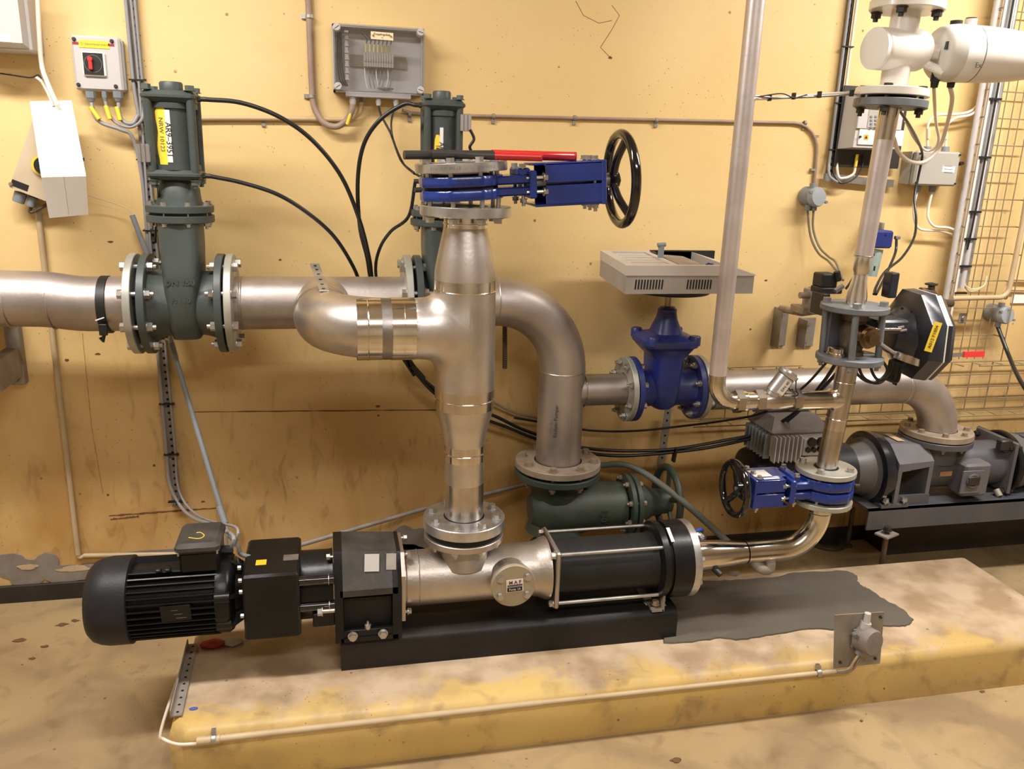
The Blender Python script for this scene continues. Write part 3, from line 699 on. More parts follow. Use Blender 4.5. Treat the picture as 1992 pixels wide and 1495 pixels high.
for sx in (-1, 1):
    for sy in (-1, 1):
        p = V((xc+sx*.072, YB+sy*.074, zq(655))); obj('bolt_boss', MB().lathe(p, (0, 0, 1), [(-.012, .019), (.014, .019), (.018, .016)], 18), 'bluecast', bv)
k = MB(); k.lathe((xc, YB, zq(606)), (0, 0, 1), [(0, .031), (.010, .031), (.011, .026), (.017, .024), (.018, .018)]); obj('stem_nut', k, 'bluecast', bv)
obj('stem', MB().cyl((xc, YB, zq(600)), (xc, YB, zq(562)+.02), .0105, n=16), 'brass', bv)
ZHW = zq(562)+.004
k = MB(); k.torus((xc, YB, ZHW), (0, 0, 1), .125, .011, 44, 10); k.cyl((xc, YB, ZHW-.012), (xc, YB, ZHW+.012), .024)
for i in range(4):
    a = 2*PI*i/4+.4; k.tube([(xc, YB, ZHW), (xc+.12*math.cos(a), YB+.12*math.sin(a), ZHW)], .009, 8)
obj('handwheel', k, 'rubber', bv)
bolts(bv, (xL+.02, YB, ZBr), (XBf-.02, YB, ZBr), .09, 8, .0085)
p = W(1296, 654, YB); plate(bv, 'name_strip', (xc+.008, YB-.062, zq(655)+.004), (1, 0, 0), (0, .6, 1), .026, .005, .0006, 'paperd')
text(bv, 'DN 100', (xc, YB-.0715, ZBr+.03), (1, 0, 0), (0, .02, 1), .02, 'bluecast', bold=.001)
# long right pipe
rp_ = thing('long_pipe', 'long dull stainless pipe from the blue valve bending down to the blue grey pump', 'pipe', W(1600, 750, YB))
R3 = .067; XR = W(1828, 800, YB).x; ZR = W(1700, 749, YB).z
ZRF = W(1825, 840, YB).z
obj('pipe', MB().tube(fil([(xR+.06, YB, ZR), (XR, YB, ZR), (XR, YB, ZRF)], .185, 16), R3, 44), 'steelold', rp_)
obj('reducer', MB().lathe((xR+.008, YB, ZBr), (1, 0, (ZR-ZBr)*12), [(0, .052), (.02, .052), (.06, R3)], 36, False, False), 'steelold', rp_)
obj('loose_flange', MB().ring((xR+.004, YB, ZBr), (xR+.022, YB, ZBr), .108, .054, 44), 'flange', rp_)
weldring(rp_, (XR-.185, YB, ZR), (1, 0, 0), R3, 'steel'); weldring(rp_, (XR-.17, YB, ZR), (1, 0, 0), R3, 'steelold')
obj('loose_flange', MB().ring((XR, YB, ZRF-.006), (XR, YB, ZRF+.016), .125, .07, 48), 'dustyflange', rp_)
bolts(rp_, (XR, YB, ZRF+.016), (XR, YB, ZRF-.03), .103, 8, .009, mt='boltrust')
bolts(rp_, (xR+.024, YB, ZBr), (xR-.018, YB, ZBr), .09, 8, .0085)
obj('weld_line', MB().tube([W(1390, 716, YB-.02), W(1560, 711, YB-.02)], .001, 5), 'skirt', rp_)
# bolts for valve 1 and 2 flanges
bolts(lp, (XFL-.02, YB, ZA), (XVL+.02, YB, ZA), .12, 8, .0115)
bolts(mp, (XF2, YB, ZA), (XVR-.02, YB, ZA), .12, 8, .0115)
bolts(mp, (XV2-.03, YB, ZA), (XV2+.02, YB, ZA), .12, 8, .0115)
bolts(dp, (xs+.028, YB, ZA), (xs-.02, YB, ZA), .12, 8, .0115)
for par, xa_, xb_ in ((lp, XFL, XVL), (mp, XVR, XF2-.02), (mp, XV2-.01, XV2)):
    if xb_-xa_ > .0005: obj('gasket', MB().cyl((xa_, YB, ZA), (xb_, YB, ZA), .104, n=36), 'gasket', par)
# lower green gate valve lying sideways
gv = thing('lower_gate_valve', 'dark green gate valve lying sideways behind the pump with a green handwheel', 'valve', (XD, YB, .34))
zt = ZD-.034+.0; 
k = MB(); k.ring((XD, YB, zt), (XD, YB, zt+.02), .1425, .074, 48); obj('flange', k, 'greendark', gv)
ZG = W(1110, 985, YB).z
k = MB(); k.lathe((XD, YB, zt+.002), (0, 0, -1), [(0, .1), (.03, .09), (.09, .084), (.15, .084), (.2, .1)], 36, False, False); obj('valve_hub', k, 'greendark', gv)
zb2 = .15
k = MB(); k.ring((XD-.0, YB, .105), (XD, YB, .125), .1425, .074, 48); k.cyl((XD, YB, .12), (XD, YB, .2), .085); obj('flange', k, 'greendark', gv)
XG = W(1215, 940, YB).x
k = MB(); k.lathe((XD-.09, YB, ZG), (1, 0, 0), [(0, .05), (.03, .085), (.08, .098), (.14, .1), (XG-XD+.08, .085)], 40, True, True, sx=.9, sy=1.0); obj('valve_body', k, 'greendark', gv)
for dx in (0, .022):
    obj('bonnet_flange', MB().lathe((XG+dx, YB, ZG), (1, 0, 0), [(0, .1), (.002, .104), (.016, .104), (.018, .1)], 40), 'greendark', gv)
bolts(gv, (XG+.04, YB, ZG), (XG, YB, ZG), .09, 8, .008, mt='boltrust')
k = MB(); k.lathe((XG+.04, YB, ZG), (1, 0, 0), [(0, .075), (.03, .066), (.06, .05), (.1, .044), (.13, .042), (.132, .036)], 36); obj('bonnet', k, 'greendark', gv)
XH = W(1302, 925, YB).x; ZH = W(1302, 945, YB).z
obj('stem', MB().cyl((XG+.16, YB, ZG), (XH+.02, YB, ZG), .011, n=14), 'greendark', gv)
k = MB(); k.torus((XH, YB, ZG+.008), (1, 0, 0), .112, .0125, 44, 10); k.cyl((XH-.014, YB, ZG+.008), (XH+.014, YB, ZG+.008), .024)
for i in range(5):
    a = 2*PI*i/5+.3; k.tube([(XH, YB, ZG+.008), (XH, YB+.11*math.cos(a), ZG+.008+.11*math.sin(a))], .009, 8)
obj('handwheel', k, 'greendark', gv)
text(gv, '150', (XD+.14, YB-.1, ZG+.005), (0, 0, -1), (1, 0, 0), .03, 'greendark', bold=.001)
obj('outlet_pipe', MB().cyl((XD, YB, 0), (XD, YB, .105), .077, n=32), 'steelold', gv)
bolts(gv, (XD, YB, .125), (XD, YB, .09), .12, 8, .01, mt='boltrust', nut=False)
# upturned grey computer case on the blue valve handwheel
pc = thing('computer_case', 'grey metal computer case lying upturned on the blue valve handwheel', 'computer case', W(1320, 545, 2.4))
cx0, cx1, cy0, cy1 = W(1217, 550, 2.29).x, W(1466, 550, 2.29).x, 2.29, 2.665
cz0 = W(1215, 573, 2.29).z+.002; cz1 = W(1215, 537, 2.29).z+.002; cz2 = W(1215, 518, 2.29).z+.003
Sx = W(1168, 505, cy1).x-cx0            # sideways skew of the back edge
rot = math.atan2(Sx, cy1-cy0)
def cp(fx, fy, z): return V((cx0+(cx1-cx0)*fx+Sx*fy, cy0+(cy1-cy0)*fy, z))
def slab(k, a, b, c_, d_, z0, z1): k.loops([[cp(a, c_, z), cp(b, c_, z), cp(b, d_, z), cp(a, d_, z)] for z in (z0, z1)])
k = MB(); t_ = .012
slab(k, t_, 1-t_, t_, 1-t_, cz0+.001, cz0+.003); slab(k, 0, 1, 0, t_, cz0, cz1); slab(k, 0, 1, 1-t_, 1, cz0, cz1); slab(k, 0, t_, t_, 1-t_, cz0, cz1); slab(k, 1-t_, 1, t_, 1-t_, cz0, cz1)
obj('tray', k, 'pcase', pc)
k = MB()
# bezel rim, right part slopes down
def rim(a, b, c_, d_, zl, zh, zl2=None):
    zh2 = zh if zl2 is None else zl2
    k.loops([[cp(a, c_, zl), cp(b, c_, zl), cp(b, d_, zl), cp(a, d_, zl)], [cp(a, c_, zh), cp(b, c_, zh2), cp(b, d_, zh2), cp(a, d_, zh)]])
rim(-.004, .78, -.008, .06, cz1, cz2); rim(.78, 1.004, -.008, .06, cz1, cz2, cz1+.004)
rim(-.004, .07, .06, 1.008, cz1, cz2); rim(.07, .78, .95, 1.008, cz1, cz2); rim(.78, 1.004, .95, 1.008, cz1, cz2, cz1+.004); rim(.78, 1.004, .06, .95, cz1, cz2, cz1+.004)
rim(.07, .42, .06, .14, cz1, cz2-.002)
obj('bezel', k, 'pcase2', pc)
for i in range(5):
    k = MB(); rim(.075, .36+.03*(i % 2), .15+i*.16, .27+i*.16, cz1-.002, cz2-.005); obj('drive_bay_cover', k, 'pcase2', pc)
k = MB(); rim(.37, .42, .14, .95, cz1, cz2-.002); obj('divider', k, 'pcase2', pc)
k = MB(); k.loops([[cp(.44, .1, cz1), cp(.66, .1, cz1), cp(.66, .8, cz1), cp(.44, .8, cz1)], [cp(.44, .1, cz2-.004), cp(.66, .1, cz2-.008), cp(.66, .8, cz2-.008), cp(.44, .8, cz2-.002)]]); obj('metal_cage', k, 'galvdull', pc)
k = MB(); slab(k, .42, .99, .95, .99, cz1, cz2+.004); slab(k, .42, .44, .8, .95, cz1, cz2+.002); obj('black_lip', k, 'rubber', pc)
k = MB(); slab(k, .66, .78, .1, .95, cz1, cz1+.002); obj('dark_interior', k, 'darkhole', pc)
k = MB(); p = cp(.72, .3, cz1+.01)
for i in range(3): k.tube(crom([p+V((0, i*.012, 0)), p+V((.012, i*.01, .01)), p+V((.022, i*.012, .003)), p+V((.03, i*.012, .012))], 4), .0022, 6)
obj('blue_wires', k, 'blueplastic', pc)
for g0, n_ in ((.075, 10), (.475, 9)):
    for i in range(n_):
        k = MB(); x = g0+i*.0225; a = cp(x, 0, cz0+.014); b = cp(x+.004, 0, cz1-.012)
        k.obox((a+b)/2+V((0, -.0003, 0)), (1, 0, 0), (0, 1, 0), (b-a), .0042, .0012, (b-a).length); obj('vent_slot', k, 'darkhole', pc)
p = cp(.4, .55, cz2); k = MB(); k.box(p+V((-.009, -.006, -.004)), p+V((.009, .006, .045)), .003); k.cyl(p+V((-.013, 0, .038)), p+V((.013, 0, .04)), .007, n=12); obj('upright_latch', k, 'greyp2', pc)
k = MB(); k.lathe((xc+.02, YB-.01, cz0-.016), (0, 0, 1), [(.006, .1), (.01, .125), (.016, .14)], 30); obj('black_underside', k, 'rubber', pc)
# ================================================================ KNIFE GATE VALVES WITH HANDWHEEL
def wheel(k, c, ax, R, r, nsp=3, dish=.02, ph=.5):
    c = V(c); u, v, w_ = frame(ax)
    k.torus(c, ax, R-r, r, 48, 12); h = c-w_*dish
    k.cyl(h-w_*.012, h+w_*.014, .019, n=20)
    for i in range(nsp):
        a = ph+2*PI*i/nsp; d = u*math.cos(a)+v*math.sin(a)
        k.tube(crom([h+d*.012, h+d*R*.45+w_*dish*.2, c+d*(R-r*1.2)], 5), [.0115]*11 if False else .0105, 10)
def knife(t, cx, cy, cz, s, sgn, z0, z1, Ls, wR, wx, bluem='blue', tape=False):
    """body plates between z0,z1; sgn: direction of the gearbox along x; Ls: station list"""
    zm = (z0+z1)/2; h = (z1-z0)
    # two lobed body plates
    def lobed(R, n=8):
        pts = []
        for i in range(96):
            a = 2*PI*i/96; q = R*(1+.035*max(0, math.cos(n*a+PI))**2.0*1.0)
            x = q*math.cos(a); y = q*math.sin(a)
            if x*sgn > R*.62: y = max(-R*.72, min(R*.72, y)); x = max(x*sgn, R*.62)*sgn
            pts.append((cx+x, cy+y))
        return pts
    for a, b, nm in ((zm+.004*s, z1, 'body_plate'), (z0, zm-.004*s, 'body_plate')):
        pts = lobed(.101*s); k = MB()
        k.loops([[(x, y, a) for x, y in [(cx+(x-cx)*.98, cy+(y-cy)*.98) for x, y in pts]], [(x, y, a+.003) for x, y in pts], [(x, y, b-.003) for x, y in pts], [(cx+(x-cx)*.98, cy+(y-cy)*.98, b) for x, y in pts]])
        obj(nm, k, bluem, t)
    k = MB(); k.cyl((cx, cy, zm-.006*s), (cx, cy, zm+.006*s), .09*s, n=36); obj('blade_seal', k, 'gasket', t)
    X = lambda d: cx+sgn*d
    k = MB()
    k.box((X(.07*s), cy-.06*s, zm+.003), (X(Ls[0]), cy+.06*s, z1-.004), .004); k.box((X(.07*s), cy-.06*s, z0+.004), (X(Ls[0]), cy+.06*s, zm-.003), .004)
    obj('body_neck', k, bluem, t)
    k = MB(); k.box((X(Ls[0]-.006), cy-.068*s, z0-.004), (X(Ls[0]+.012*s), cy+.068*s, z1+.006), .003); k.box((X(Ls[0]-.03*s), cy-.05*s, z1-.006), (X(Ls[0]), cy+.05*s, z1+.012), .003); obj('packing_gland', k, bluem, t)
    for sy in (-1, 1):
        for zz in (z0+h*.2, z1-h*.2):
            p = V((X(Ls[0]+.03*s), cy+sy*.056*s, zz)); bolt(t, p, V((X(Ls[0]-.012*s), p.y, p.z)), .008*s, 'bolt', nut=False)
    k = MB(); k.box((X(Ls[0]+.01), cy-.02*s, zm-.005), (X(Ls[1]+.01), cy+.02*s, zm+.005)); k.cyl((X(Ls[0]), cy, zm), (X(Ls[2]), cy, zm), .011*s, n=14); obj('blade_stem', k, 'galv', t)
    # yoke: side channels with top and bottom covers
    hg = max(h/2+.004, .048*s); z1g, z0g = zm+hg-.004*s, zm-hg+.006*s
    for zz0, zz1 in ((zm+.003*s, z1g+.004*s), (z0g-.006*s, zm-.003*s)):
        for y0 in (-.062, .056): obj('side_guard', MB().box((X(Ls[1]), cy+y0*s, zz0), (X(Ls[2]), cy+(y0+.006)*s, zz1), .001), bluem, t)
    obj('yoke_plate', MB().box((X(Ls[0]+.01), cy-.03*s, z1g-.0), (X(Ls[2]), cy+.058*s, z1g+.006*s), .001), bluem, t); k = MB(); k.box((X(Ls[0]+.01), cy-.06*s, z0g-.011*s), (X(Ls[2]), cy+.058*s, z0g-.005*s), .001); obj('yoke_plate', k, bluem, t)
    obj('yoke_strip', MB().box((X(Ls[1]), cy-.062*s, z1g), (X(Ls[2]), cy-.03*s, z1g+.005*s), .001), bluem, t)
    k = MB(); k.box((X(Ls[2]-.002), cy-.064*s, z0g-.012*s), (X(Ls[2]+.01*s), cy+.064*s, z1g+.008*s), .002); obj('end_plate', k, bluem, t)
    for sy in (-.045, .0, .045):
        p = V((X(Ls[2]-.014*s), cy+sy*s, z1g+.008*s)); bolt(t, p, V((p.x, p.y, z0g-.012*s)), .0075*s, 'bolt')
        p = V((X(Ls[0]-.018*s), cy+sy*s, z1+.012)); 
        if sy: bolt(t, p, V((p.x, p.y, z0-.004*s)), .0075*s, 'bolt')
    k = MB(); k.cyl((X(Ls[2]), cy, zm), (X(wx-.02), cy, zm), .016*s, .013*s, n=16); k.cyl((X(wx-.02), cy, zm), (X(wx-.002), cy, zm), .007*s, n=12); obj('spindle', k, 'galv', t)
    k = MB(); wheel(k, (X(wx), cy, zm), (sgn, 0, 0), wR, .0125*s, ph=.4, dish=.022*s); obj('handwheel', k, 'blackgloss', t)
    obj('gasket', MB().cyl((cx, cy, z1), (cx, cy, z1+.004), .07*s), 'gasket', t)
    obj('grease_nipple', MB().cyl((cx-sgn*.1*s, cy-.03, zm), (cx-sgn*.116*s, cy-.034, zm), .006, n=8), 'boltdark', t)

kv = thing('knife_gate_valve', 'shiny blue knife gate valve on top of the tall column with a big black handwheel', 'valve', (XC, YP, 1.35))
XT = W(900, 360, YP).x
z1 = W(900, 337, YP).z; z0 = W(900, 391, YP).z
knife(kv, XT, YP, 0, 1.0, 1, z0+.006, z1-.004, [W(1038, 350, YP-.06).x-XT, W(1066, 350, YP-.06).x-XT, W(1176, 350, YP-.06).x-XT], .123, W(1212, 345, YP).x-XT)
ZTF = W(900, 333, YP).z
obj('top_flange', MB().ring((XT+.003, YP, ZTF), (XT+.003, YP, ZTF+.022), .112, .055, 48), 'alu', kv, label='bright steel flange ring on top')
bolts(kv, (XT, YP, ZTF+.022), (XT, YP, z1-.02), .09, 8, .0095, nut=False, ph=PI/8)
bolts(mp, (XT, YP, ZT-.006), (XT, YP, z0+.02), .09, 8, .0095, nut=False)
text(kv, 'DN 100  PN 10   316L   EN 1092', (XT-.01, YP-.1105, ZTF+.011), (1, 0, 0), (0, 0, 1), .011, 'inkgrey')
kv.rotation_euler = (0, -math.radians(4.0), 0)
# pipe wrench lying on the flange
wr = thing('pipe_wrench', 'large pipe wrench with a red handle lying on the top flange', 'wrench', W(950, 300, YP))
zz = ZTF+.022+.014
a = W(786, 296, 2.0); b = W(850, 300, 2.01); c = W(975, 305, 2.03); d = W(1118, 310, 2.05)
a.z = zz-.002; b.z = zz+.001; c.z = zz+.006; d.z = zz+.007
e = W(1050, 318, 1.97); e.z = zz+.003
def bar(k, pts, wd, th):
    rings = []
    for i, p in enumerate(pts):
        t = (pts[min(i+1, len(pts)-1)]-pts[max(i-1, 0)]).normalized(); s_ = V((-t.y, t.x, 0)).normalized(); ww = wd[i] if isinstance(wd, list) else wd
        rings.append([p+s_*ww*.5*math.cos(q)+V((0, 0, th*.5*math.sin(q))) for q in [2*PI*j/12+PI/12 for j in range(12)]])
    k.loops(rings)
k = MB(); bar(k, [a, a+(b-a)*.3, b, b+(c-b)*.3, c], [.03, .036, .040, .030, .026], .021); obj('jaw_bar', k, 'boltdark', wr)
k = MB(); b2 = b+V((-.002, -.022, .002)); bar(k, [b2+V((-.012, 0, 0)), b2+V((.02, -.002, 0)), b2+(e-b2)*.35, b2+(e-b2)*.6], [.024, .036, .026, .022], .02); obj('lower_jaw', k, 'boltdark', wr)
obj('pivot', MB().cyl(b+V((.012, -.008, -.01)), b+V((.012, -.008, .014)), .014, n=16), 'boltdark', wr)
k = MB(); bar(k, [c-(d-c)*.12, c+(d-c)*.3, d-(d-c)*.05, d+(d-c)*.02], [.03, .034, .030, .008], .023); obj('handle', k, 'red', wr, label='red dipped upper handle')
k = MB(); m0 = b2+(e-b2)*.55; bar(k, [m0, m0+(e-m0)*.5, e, e+(e-m0)*.05], [.024, .028, .026, .008], .02); obj('handle', k, 'red', wr, label='red dipped lower handle')

# ---------------------------------------------------------------- lower knife valve in the thin column
XS = W(1606, 915, YP).x                     # thin column foot
kw = thing('small_knife_valve', 'small blue knife gate valve with a black handwheel low on the right', 'valve', (XS, YP, .6))
zu = W(1607, 938, YP).z+.029; zl = W(1607, 983, YP).z+.042
knife(kw, XS, YP, 0, .84, -1, zl, zu, [XS-W(1543, 950, YP-.05).x, XS-W(1527, 950, YP-.05).x, XS-W(1472, 950, YP-.05).x], .088, XS-W(1430, 942, YP).x)
ztl = (zu+zl)/2+max((zu-zl)/2+.004, .048*.84)-.84*.004+.0056
plate(kw, 'type_label', (W(1478, 917, YP).x, YP-.0, ztl), (1, 0, 0), (0, 1, 0), .055, .05, .001, 'paper')
plate(kw, 'guard_label', (W(1500, 935, YP-.04).x, YP-.040, ztl), (1, 0, 0), (0, 1, 0), .05, .01, .001, 'paper')
# ---------------------------------------------------------------- thin stainless column assembly
tc_ = thing('tee_pipe', 'slim shiny stainless tee pipe rising from the small blue knife valve', 'pipe', (XS, YP, .7))
zfl = zu+.006
obj('loose_flange', MB().ring((XS, YP, zfl), (XS, YP, zfl+.016), .087, .036, 44), 'flange', tc_)
bolts(tc_, (XS, YP, zfl+.016), (XS, YP, zu-.016), .068, 4, .009, nut=False)
XU = W(1653, 690, YP).x; ZBL = W(1655, 700, YP).z
def xz(z): return XS+(XU-XS)*(z-zfl)/(ZBL-zfl)
obj('pipe', MB().tube([(XS, YP, zfl-.002), (XU, YP, ZBL)], .0295, 32), 'satin', tc_)
ZTe = W(1600, 778, YP).z
obj('tee_arm', MB().lathe((xz(ZTe)-.004, YP, ZTe), (-1, 0, 0), [(0, .029), (.03, .034), (.036, .028), (.14, .0275)], 30, False, True), 'polish', tc_)
for z in (ZTe+.055, ZTe-.055): weldring(tc_, (xz(z), YP, z), (0, 0, 1), .0295, 'polish')
obj('weld_band', MB().cyl((xz(ZTe-.05), YP, ZTe-.05), (xz(ZTe-.09), YP, ZTe-.09), .0298, n=32, c0=False, c1=False), 'polish', tc_)
obj('drain_elbow', MB().tube(crom([(XS, YP, 0), (XS, YP, 0)], 1), .001, 4), 'polish', tc_) if False else None
# discharge pipe from pump to the lower flange
XDF = W(1336, 1080, YP).x
dc = thing('discharge_pipe', 'shiny discharge pipe tapering from the black pump and curving up to the small knife valve', 'pipe', (1.1, YP, ZP))
ZDa = W(1400, 1076, YP).z
obj('flange', MB().ring((XDF-.022, YP, ZP), (XDF, YP, ZP), .112, .045, 48), 'alu', dc)
x1 = W(1362, 1078, YP).x; x2 = W(1450, 1072, YP).x
k = MB(); k.lathe((XDF-.004, YP, ZP), (1, 0, 0), [(0, .047), (x1-XDF, .0465), ((x2-XDF)*.6, .042), (x2-XDF, .0336)], 40, False, False); obj('reducer', k, 'polish', dc)
obj('pipe', MB().tube(fil([(x2, YP, ZP), (XS, YP, ZP), (XS, YP, zl-.012)], .115, 14), .0335, 36), 'polish', dc)
obj('loose_flange', MB().ring((XS, YP, zl-.028), (XS, YP, zl-.012), .087, .036, 44), 'flange', dc)
bolts(dc, (XS, YP, zl-.028), (XS, YP, zl+.02), .068, 4, .009, nut=False)
weldring(dc, (XS, YP, ZP+.118), (0, 0, 1), .0335, 'satin')
# sampling valve with blue cap behind
k = MB(); a = W(1368, 1050, YP+.03); b = W(1356, 1030, YP+.06); k.cyl(a, a+(b-a)*.7, .008, n=12); k.cyl(a+V((0, 0, .002)), a+(b-a)*.3, .013, n=6); obj('tap_stub', k, 'silver', dc)
obj('tap_cap', MB().torus(a+(b-a)*.8, (b-a), .013, .006, 24, 10), 'tapblue' if 'tapblue' in M else 'blueplastic', dc, label='blue round tap cap')
k = MB(); a = W(1494, 1085, YP-.01); k.tube(crom([W(1465, 1082, YP), W(1470, 1096, YP-.01), W(1483, 1106, YP-.02), W(1496, 1106, YP-.02), W(1499, 1092, YP-.02)], 5), .016, 16); obj('drain_elbow', k, 'galvdull', dc)
obj('drain_plug', MB().cyl(W(1499, 1094, YP-.02), W(1500, 1084, YP-.02), .015, n=6), 'silver', dc)
# slanted hose clamp below
k = MB(); k.tube([W(1384, 1100, YP-.02), W(1402, 1118, YP-.05)], .009, 8); obj('drain_lever', k, 'boltdark', dc)

# ---------------------------------------------------------------- riser pipe with union
rs = thing('riser_pipe', 'slim tall stainless riser pipe with a polished elbow at its foot', 'pipe', (1.05, YP, 1.2))
XRi = 1.048; ZE = W(1420, 781, YP).z
obj('pipe', MB().tube([(XRi, YP, 3.3), (XRi, YP, ZE+.075)], .0235, 30), 'pale', rs)
obj('elbow', MB().tube(fil([(XRi, YP, ZE+.08), (XRi, YP, ZE), (W(1440, 780, YP).x, YP, ZE)], .06, 12), .0238, 30), 'polish', rs)
xh = lambda u: W(u, 784, YP-.02).x
def hexz(name, u0, u1, r, par, mt='satin'): obj(name, MB().cyl((xh(u0), YP, ZE), (xh(u1), YP, ZE), r, n=6), mt, par)
hexz('union_nut', 1435, 1449, .034, rs); 
obj('union_collar', MB().lathe((xh(1449), YP, ZE), (1, 0, 0), [(0, .029), (.01, .03), (.014, .026), (xh(1474)-xh(1449), .026)], 28), 'polish', rs)
# angle seat valve
av = thing('angle_seat_valve', 'small silver angled seat valve between the riser elbow and the tee pipe', 'valve', W(1510, 775, YP))
hexz('hex_end', 1474, 1489, .033, av); hexz('hex_end', 1546, 1560, .033, av)
obj('valve_body', MB().lathe((xh(1489), YP, ZE), (1, 0, 0), [(0, .024), (.02, .03), (.05, .03), (xh(1546)-xh(1489), .025)], 28), 'satin', av)
a = W(1497, 786, YP-.01); d = (W(1534, 738, YP-.02)-a).normalized(); a = V(((xh(1500)), YP, ZE))
k = MB(); k.lathe(a, d, [(.0, .02), (.028, .022), (.03, .026), (.085, .026), (.087, .022)], 28); obj('actuator_body', k, 'silver', av)
k = MB(); k.lathe(a+d*.087, d, [(0, .029), (.004, .031), (.012, .031), (.013, .024), (.018, .022)], 12); obj('actuator_cap', k, 'silver', av)
nrm = V((d.z, 0, -d.x)); plate(av, 'white_label', a+d*.055+V((0, -.0265, 0)), d, (-d.z, 0, d.x), .045, .022, .0006, 'paper'); text(av, 'DN 40', a+d*.058+V((0, -.0278, 0)), d, (-d.z, 0, d.x), .012, 'ink')
k = MB(); k.tube(crom([a+d*.09+V((.02, -.015, 0)), W(1548, 755, YP-.04), W(1552, 768, YP-.04), W(1540, 770, YP-.03)], 5), .0018, 6); k.tube(crom([a+d*.05+V((.02, -.02, 0)), W(1540, 760, YP-.04), W(1551, 762, YP-.04)], 5), .0018, 6); obj('lanyard', k, 'rubber', av)

# ---------------------------------------------------------------- ball valve between spaced plates + electric actuator
bvx = thing('flanged_ball_valve', 'bronze coloured ball valve held between two grey discs by four rods', 'valve', (XU, YP, ZBL))
ZBU = W(1663, 600, YP).z; XUU = W(1663, 595, YP).x
obj('lower_disc', MB().lathe((XU, YP, ZBL-.002), (0, 0, 1), [(0, .088), (.003, .0925), (.016, .0925), (.019, .088)], 44), 'greyrough', bvx)
obj('upper_disc', MB().lathe((XUU, YP, ZBU-.006), (0, 0, 1), [(0, .088), (.003, .0925), (.016, .0925), (.019, .088)], 44), 'greyrough', bvx)
for i in range(4):
    a = PI/4+.25+i*PI/2; dx, dy = .075*math.cos(a), .075*math.sin(a)
    p = V((XU+dx, YP+dy, ZBL+.017)); q = V((XUU+dx, YP+dy, ZBU-.005)); obj('spacer_rod', MB().cyl(p, q, .0095, n=16), 'greyrough', bvx)
    bolt(bvx, q+V((0, 0, .018)), p+V((0, 0, -.019)), .010, 'greyb')

xm = (XU+XUU)/2; zmm = (ZBL+ZBU)/2+.004
k = MB(); k.lathe((XU, YP, ZBL+.017), (0, 0, 1), [(0, .036), (.012, .036), (.014, .03), (.03, .034), (.06, .038), (.09, .034), (.1, .03), (.102, .036), (ZBU-ZBL-.02, .036)], 30); obj('ball_body', k, 'dull', bvx)
k = MB(); c_ = V((xm+.01, YP-.02, zmm)); k.cyl(c_, c_+V((.004, -.04, 0)), .032, n=28); k.cyl(c_+V((.004, -.04, 0)), c_+V((.005, -.052, 0)), .026, n=28); k.hexn(c_+V((.005, -.052, 0)), V((0, -1, 0)), .018, .012); obj('side_cap', k, 'brass', bvx, label='worn bronze end cap facing the room')
k = MB(); k.lathe((XU-.055, YP-.01, ZBL+.018), (0, 0, 1), [(0, .034), (.008, .034), (.009, .03), (.022, .03), (.024, .026)], 26, sx=.6); obj('chrome_ring', k, 'polish', bvx)
k = MB(); k.box((XU-.065, YP+.02, ZBL+.02), (XU-.02, YP+.035, ZBU-.01), .003); obj('back_plate', k, 'bluegrey', bvx)
# chrome cone + pipe above
cu_ = thing('slim_pipe', 'slim stainless pipe rising from the grey disc to the white flow meter', 'pipe', (XUU, YP, 1.2))
ZTop = W(1733, 196, YP).z; XTop = W(1733, 196, YP).x
pc0 = V((XUU, YP, ZBU+.012)); pc1 = V((XTop, YP, ZTop)); L_ = (pc1-pc0).length; dr = (pc1-pc0).normalized()
zf = lambda v: ((W(1680, v, YP).z-pc0.z)/dr.z)
k = MB(); k.lathe(pc0, dr, [(0, .029), (zf(575), .0285), (zf(545), .0205), (zf(536), .0195), (zf(530), .0195), (zf(525), .023), (zf(500), .024)], 34, False, False); obj('reducer', k, 'chrome', cu_)
k = MB(); k.lathe(pc0, dr, [(zf(500), .0245), (zf(270), .0255)], 34, False, False); obj('pipe', k, 'pale', cu_)
k = MB(); k.lathe(pc0, dr, [(zf(270), .0258), (zf(215), .026), (L_, .027)], 34, False, False); obj('weld_band', k, 'polish', cu_)
weldring(cu_, pc0+dr*zf(497), dr, .0245, 'satin')
obj('loose_flange', MB().ring(pc1-dr*.018, pc1+dr*.002, .0925, .03, 44), 'greyrough', cu_)
# white flow meter
fm = thing('flow_meter', 'white enamelled flow meter tube with round end cap and bullet shaped transmitter housing', 'flow meter', pc1+dr*.05)
q = pc1+dr*.010; bolts(cu_, q+dr*.014, pc1-dr*.02, .0725, 4, .010, mt='boltdark')
obj('gasket', MB().cyl(pc1+dr*.002, q, .06), 'gasket', fm)
obj('flange', MB().ring(q, q+dr*.020, .092, .03, 44), 'white', fm)
qc = W(1752, 97, YP); hm = (qc-q).dot(dr)
obj('neck', MB().cyl(q+dr*.018, q+dr*(hm-.03), .034, .036, n=32), 'white', fm)
axm = V((1, .12, .03)).normalized(); cc_ = q+dr*hm
obj('meter_body', MB().lathe(cc_, axm, [(-.078, .047), (-.074, .05), (-.062, .052), (.055, .052), (.066, .048), (.07, .04)], 48), 'white', fm)
obj('end_cap', MB().lathe(cc_, axm, [(-.084, .049), (-.0832, .0515), (-.0745, .0515)], 48), 'whitebox', fm)
q2 = W(1762, 18, YP); h2 = (q2-q).dot(dr)
obj('neck', MB().cyl(q+dr*(hm+.03), q+dr*(h2-.004), .036, .036, n=32), 'white', fm)
obj('flange', MB().ring(q+dr*(h2-.004), q+dr*(h2+.018), .092, .03, 44), 'white', fm)
obj('gasket', MB().cyl(q+dr*(h2+.018), q+dr*(h2+.026), .086), 'gasket', fm)
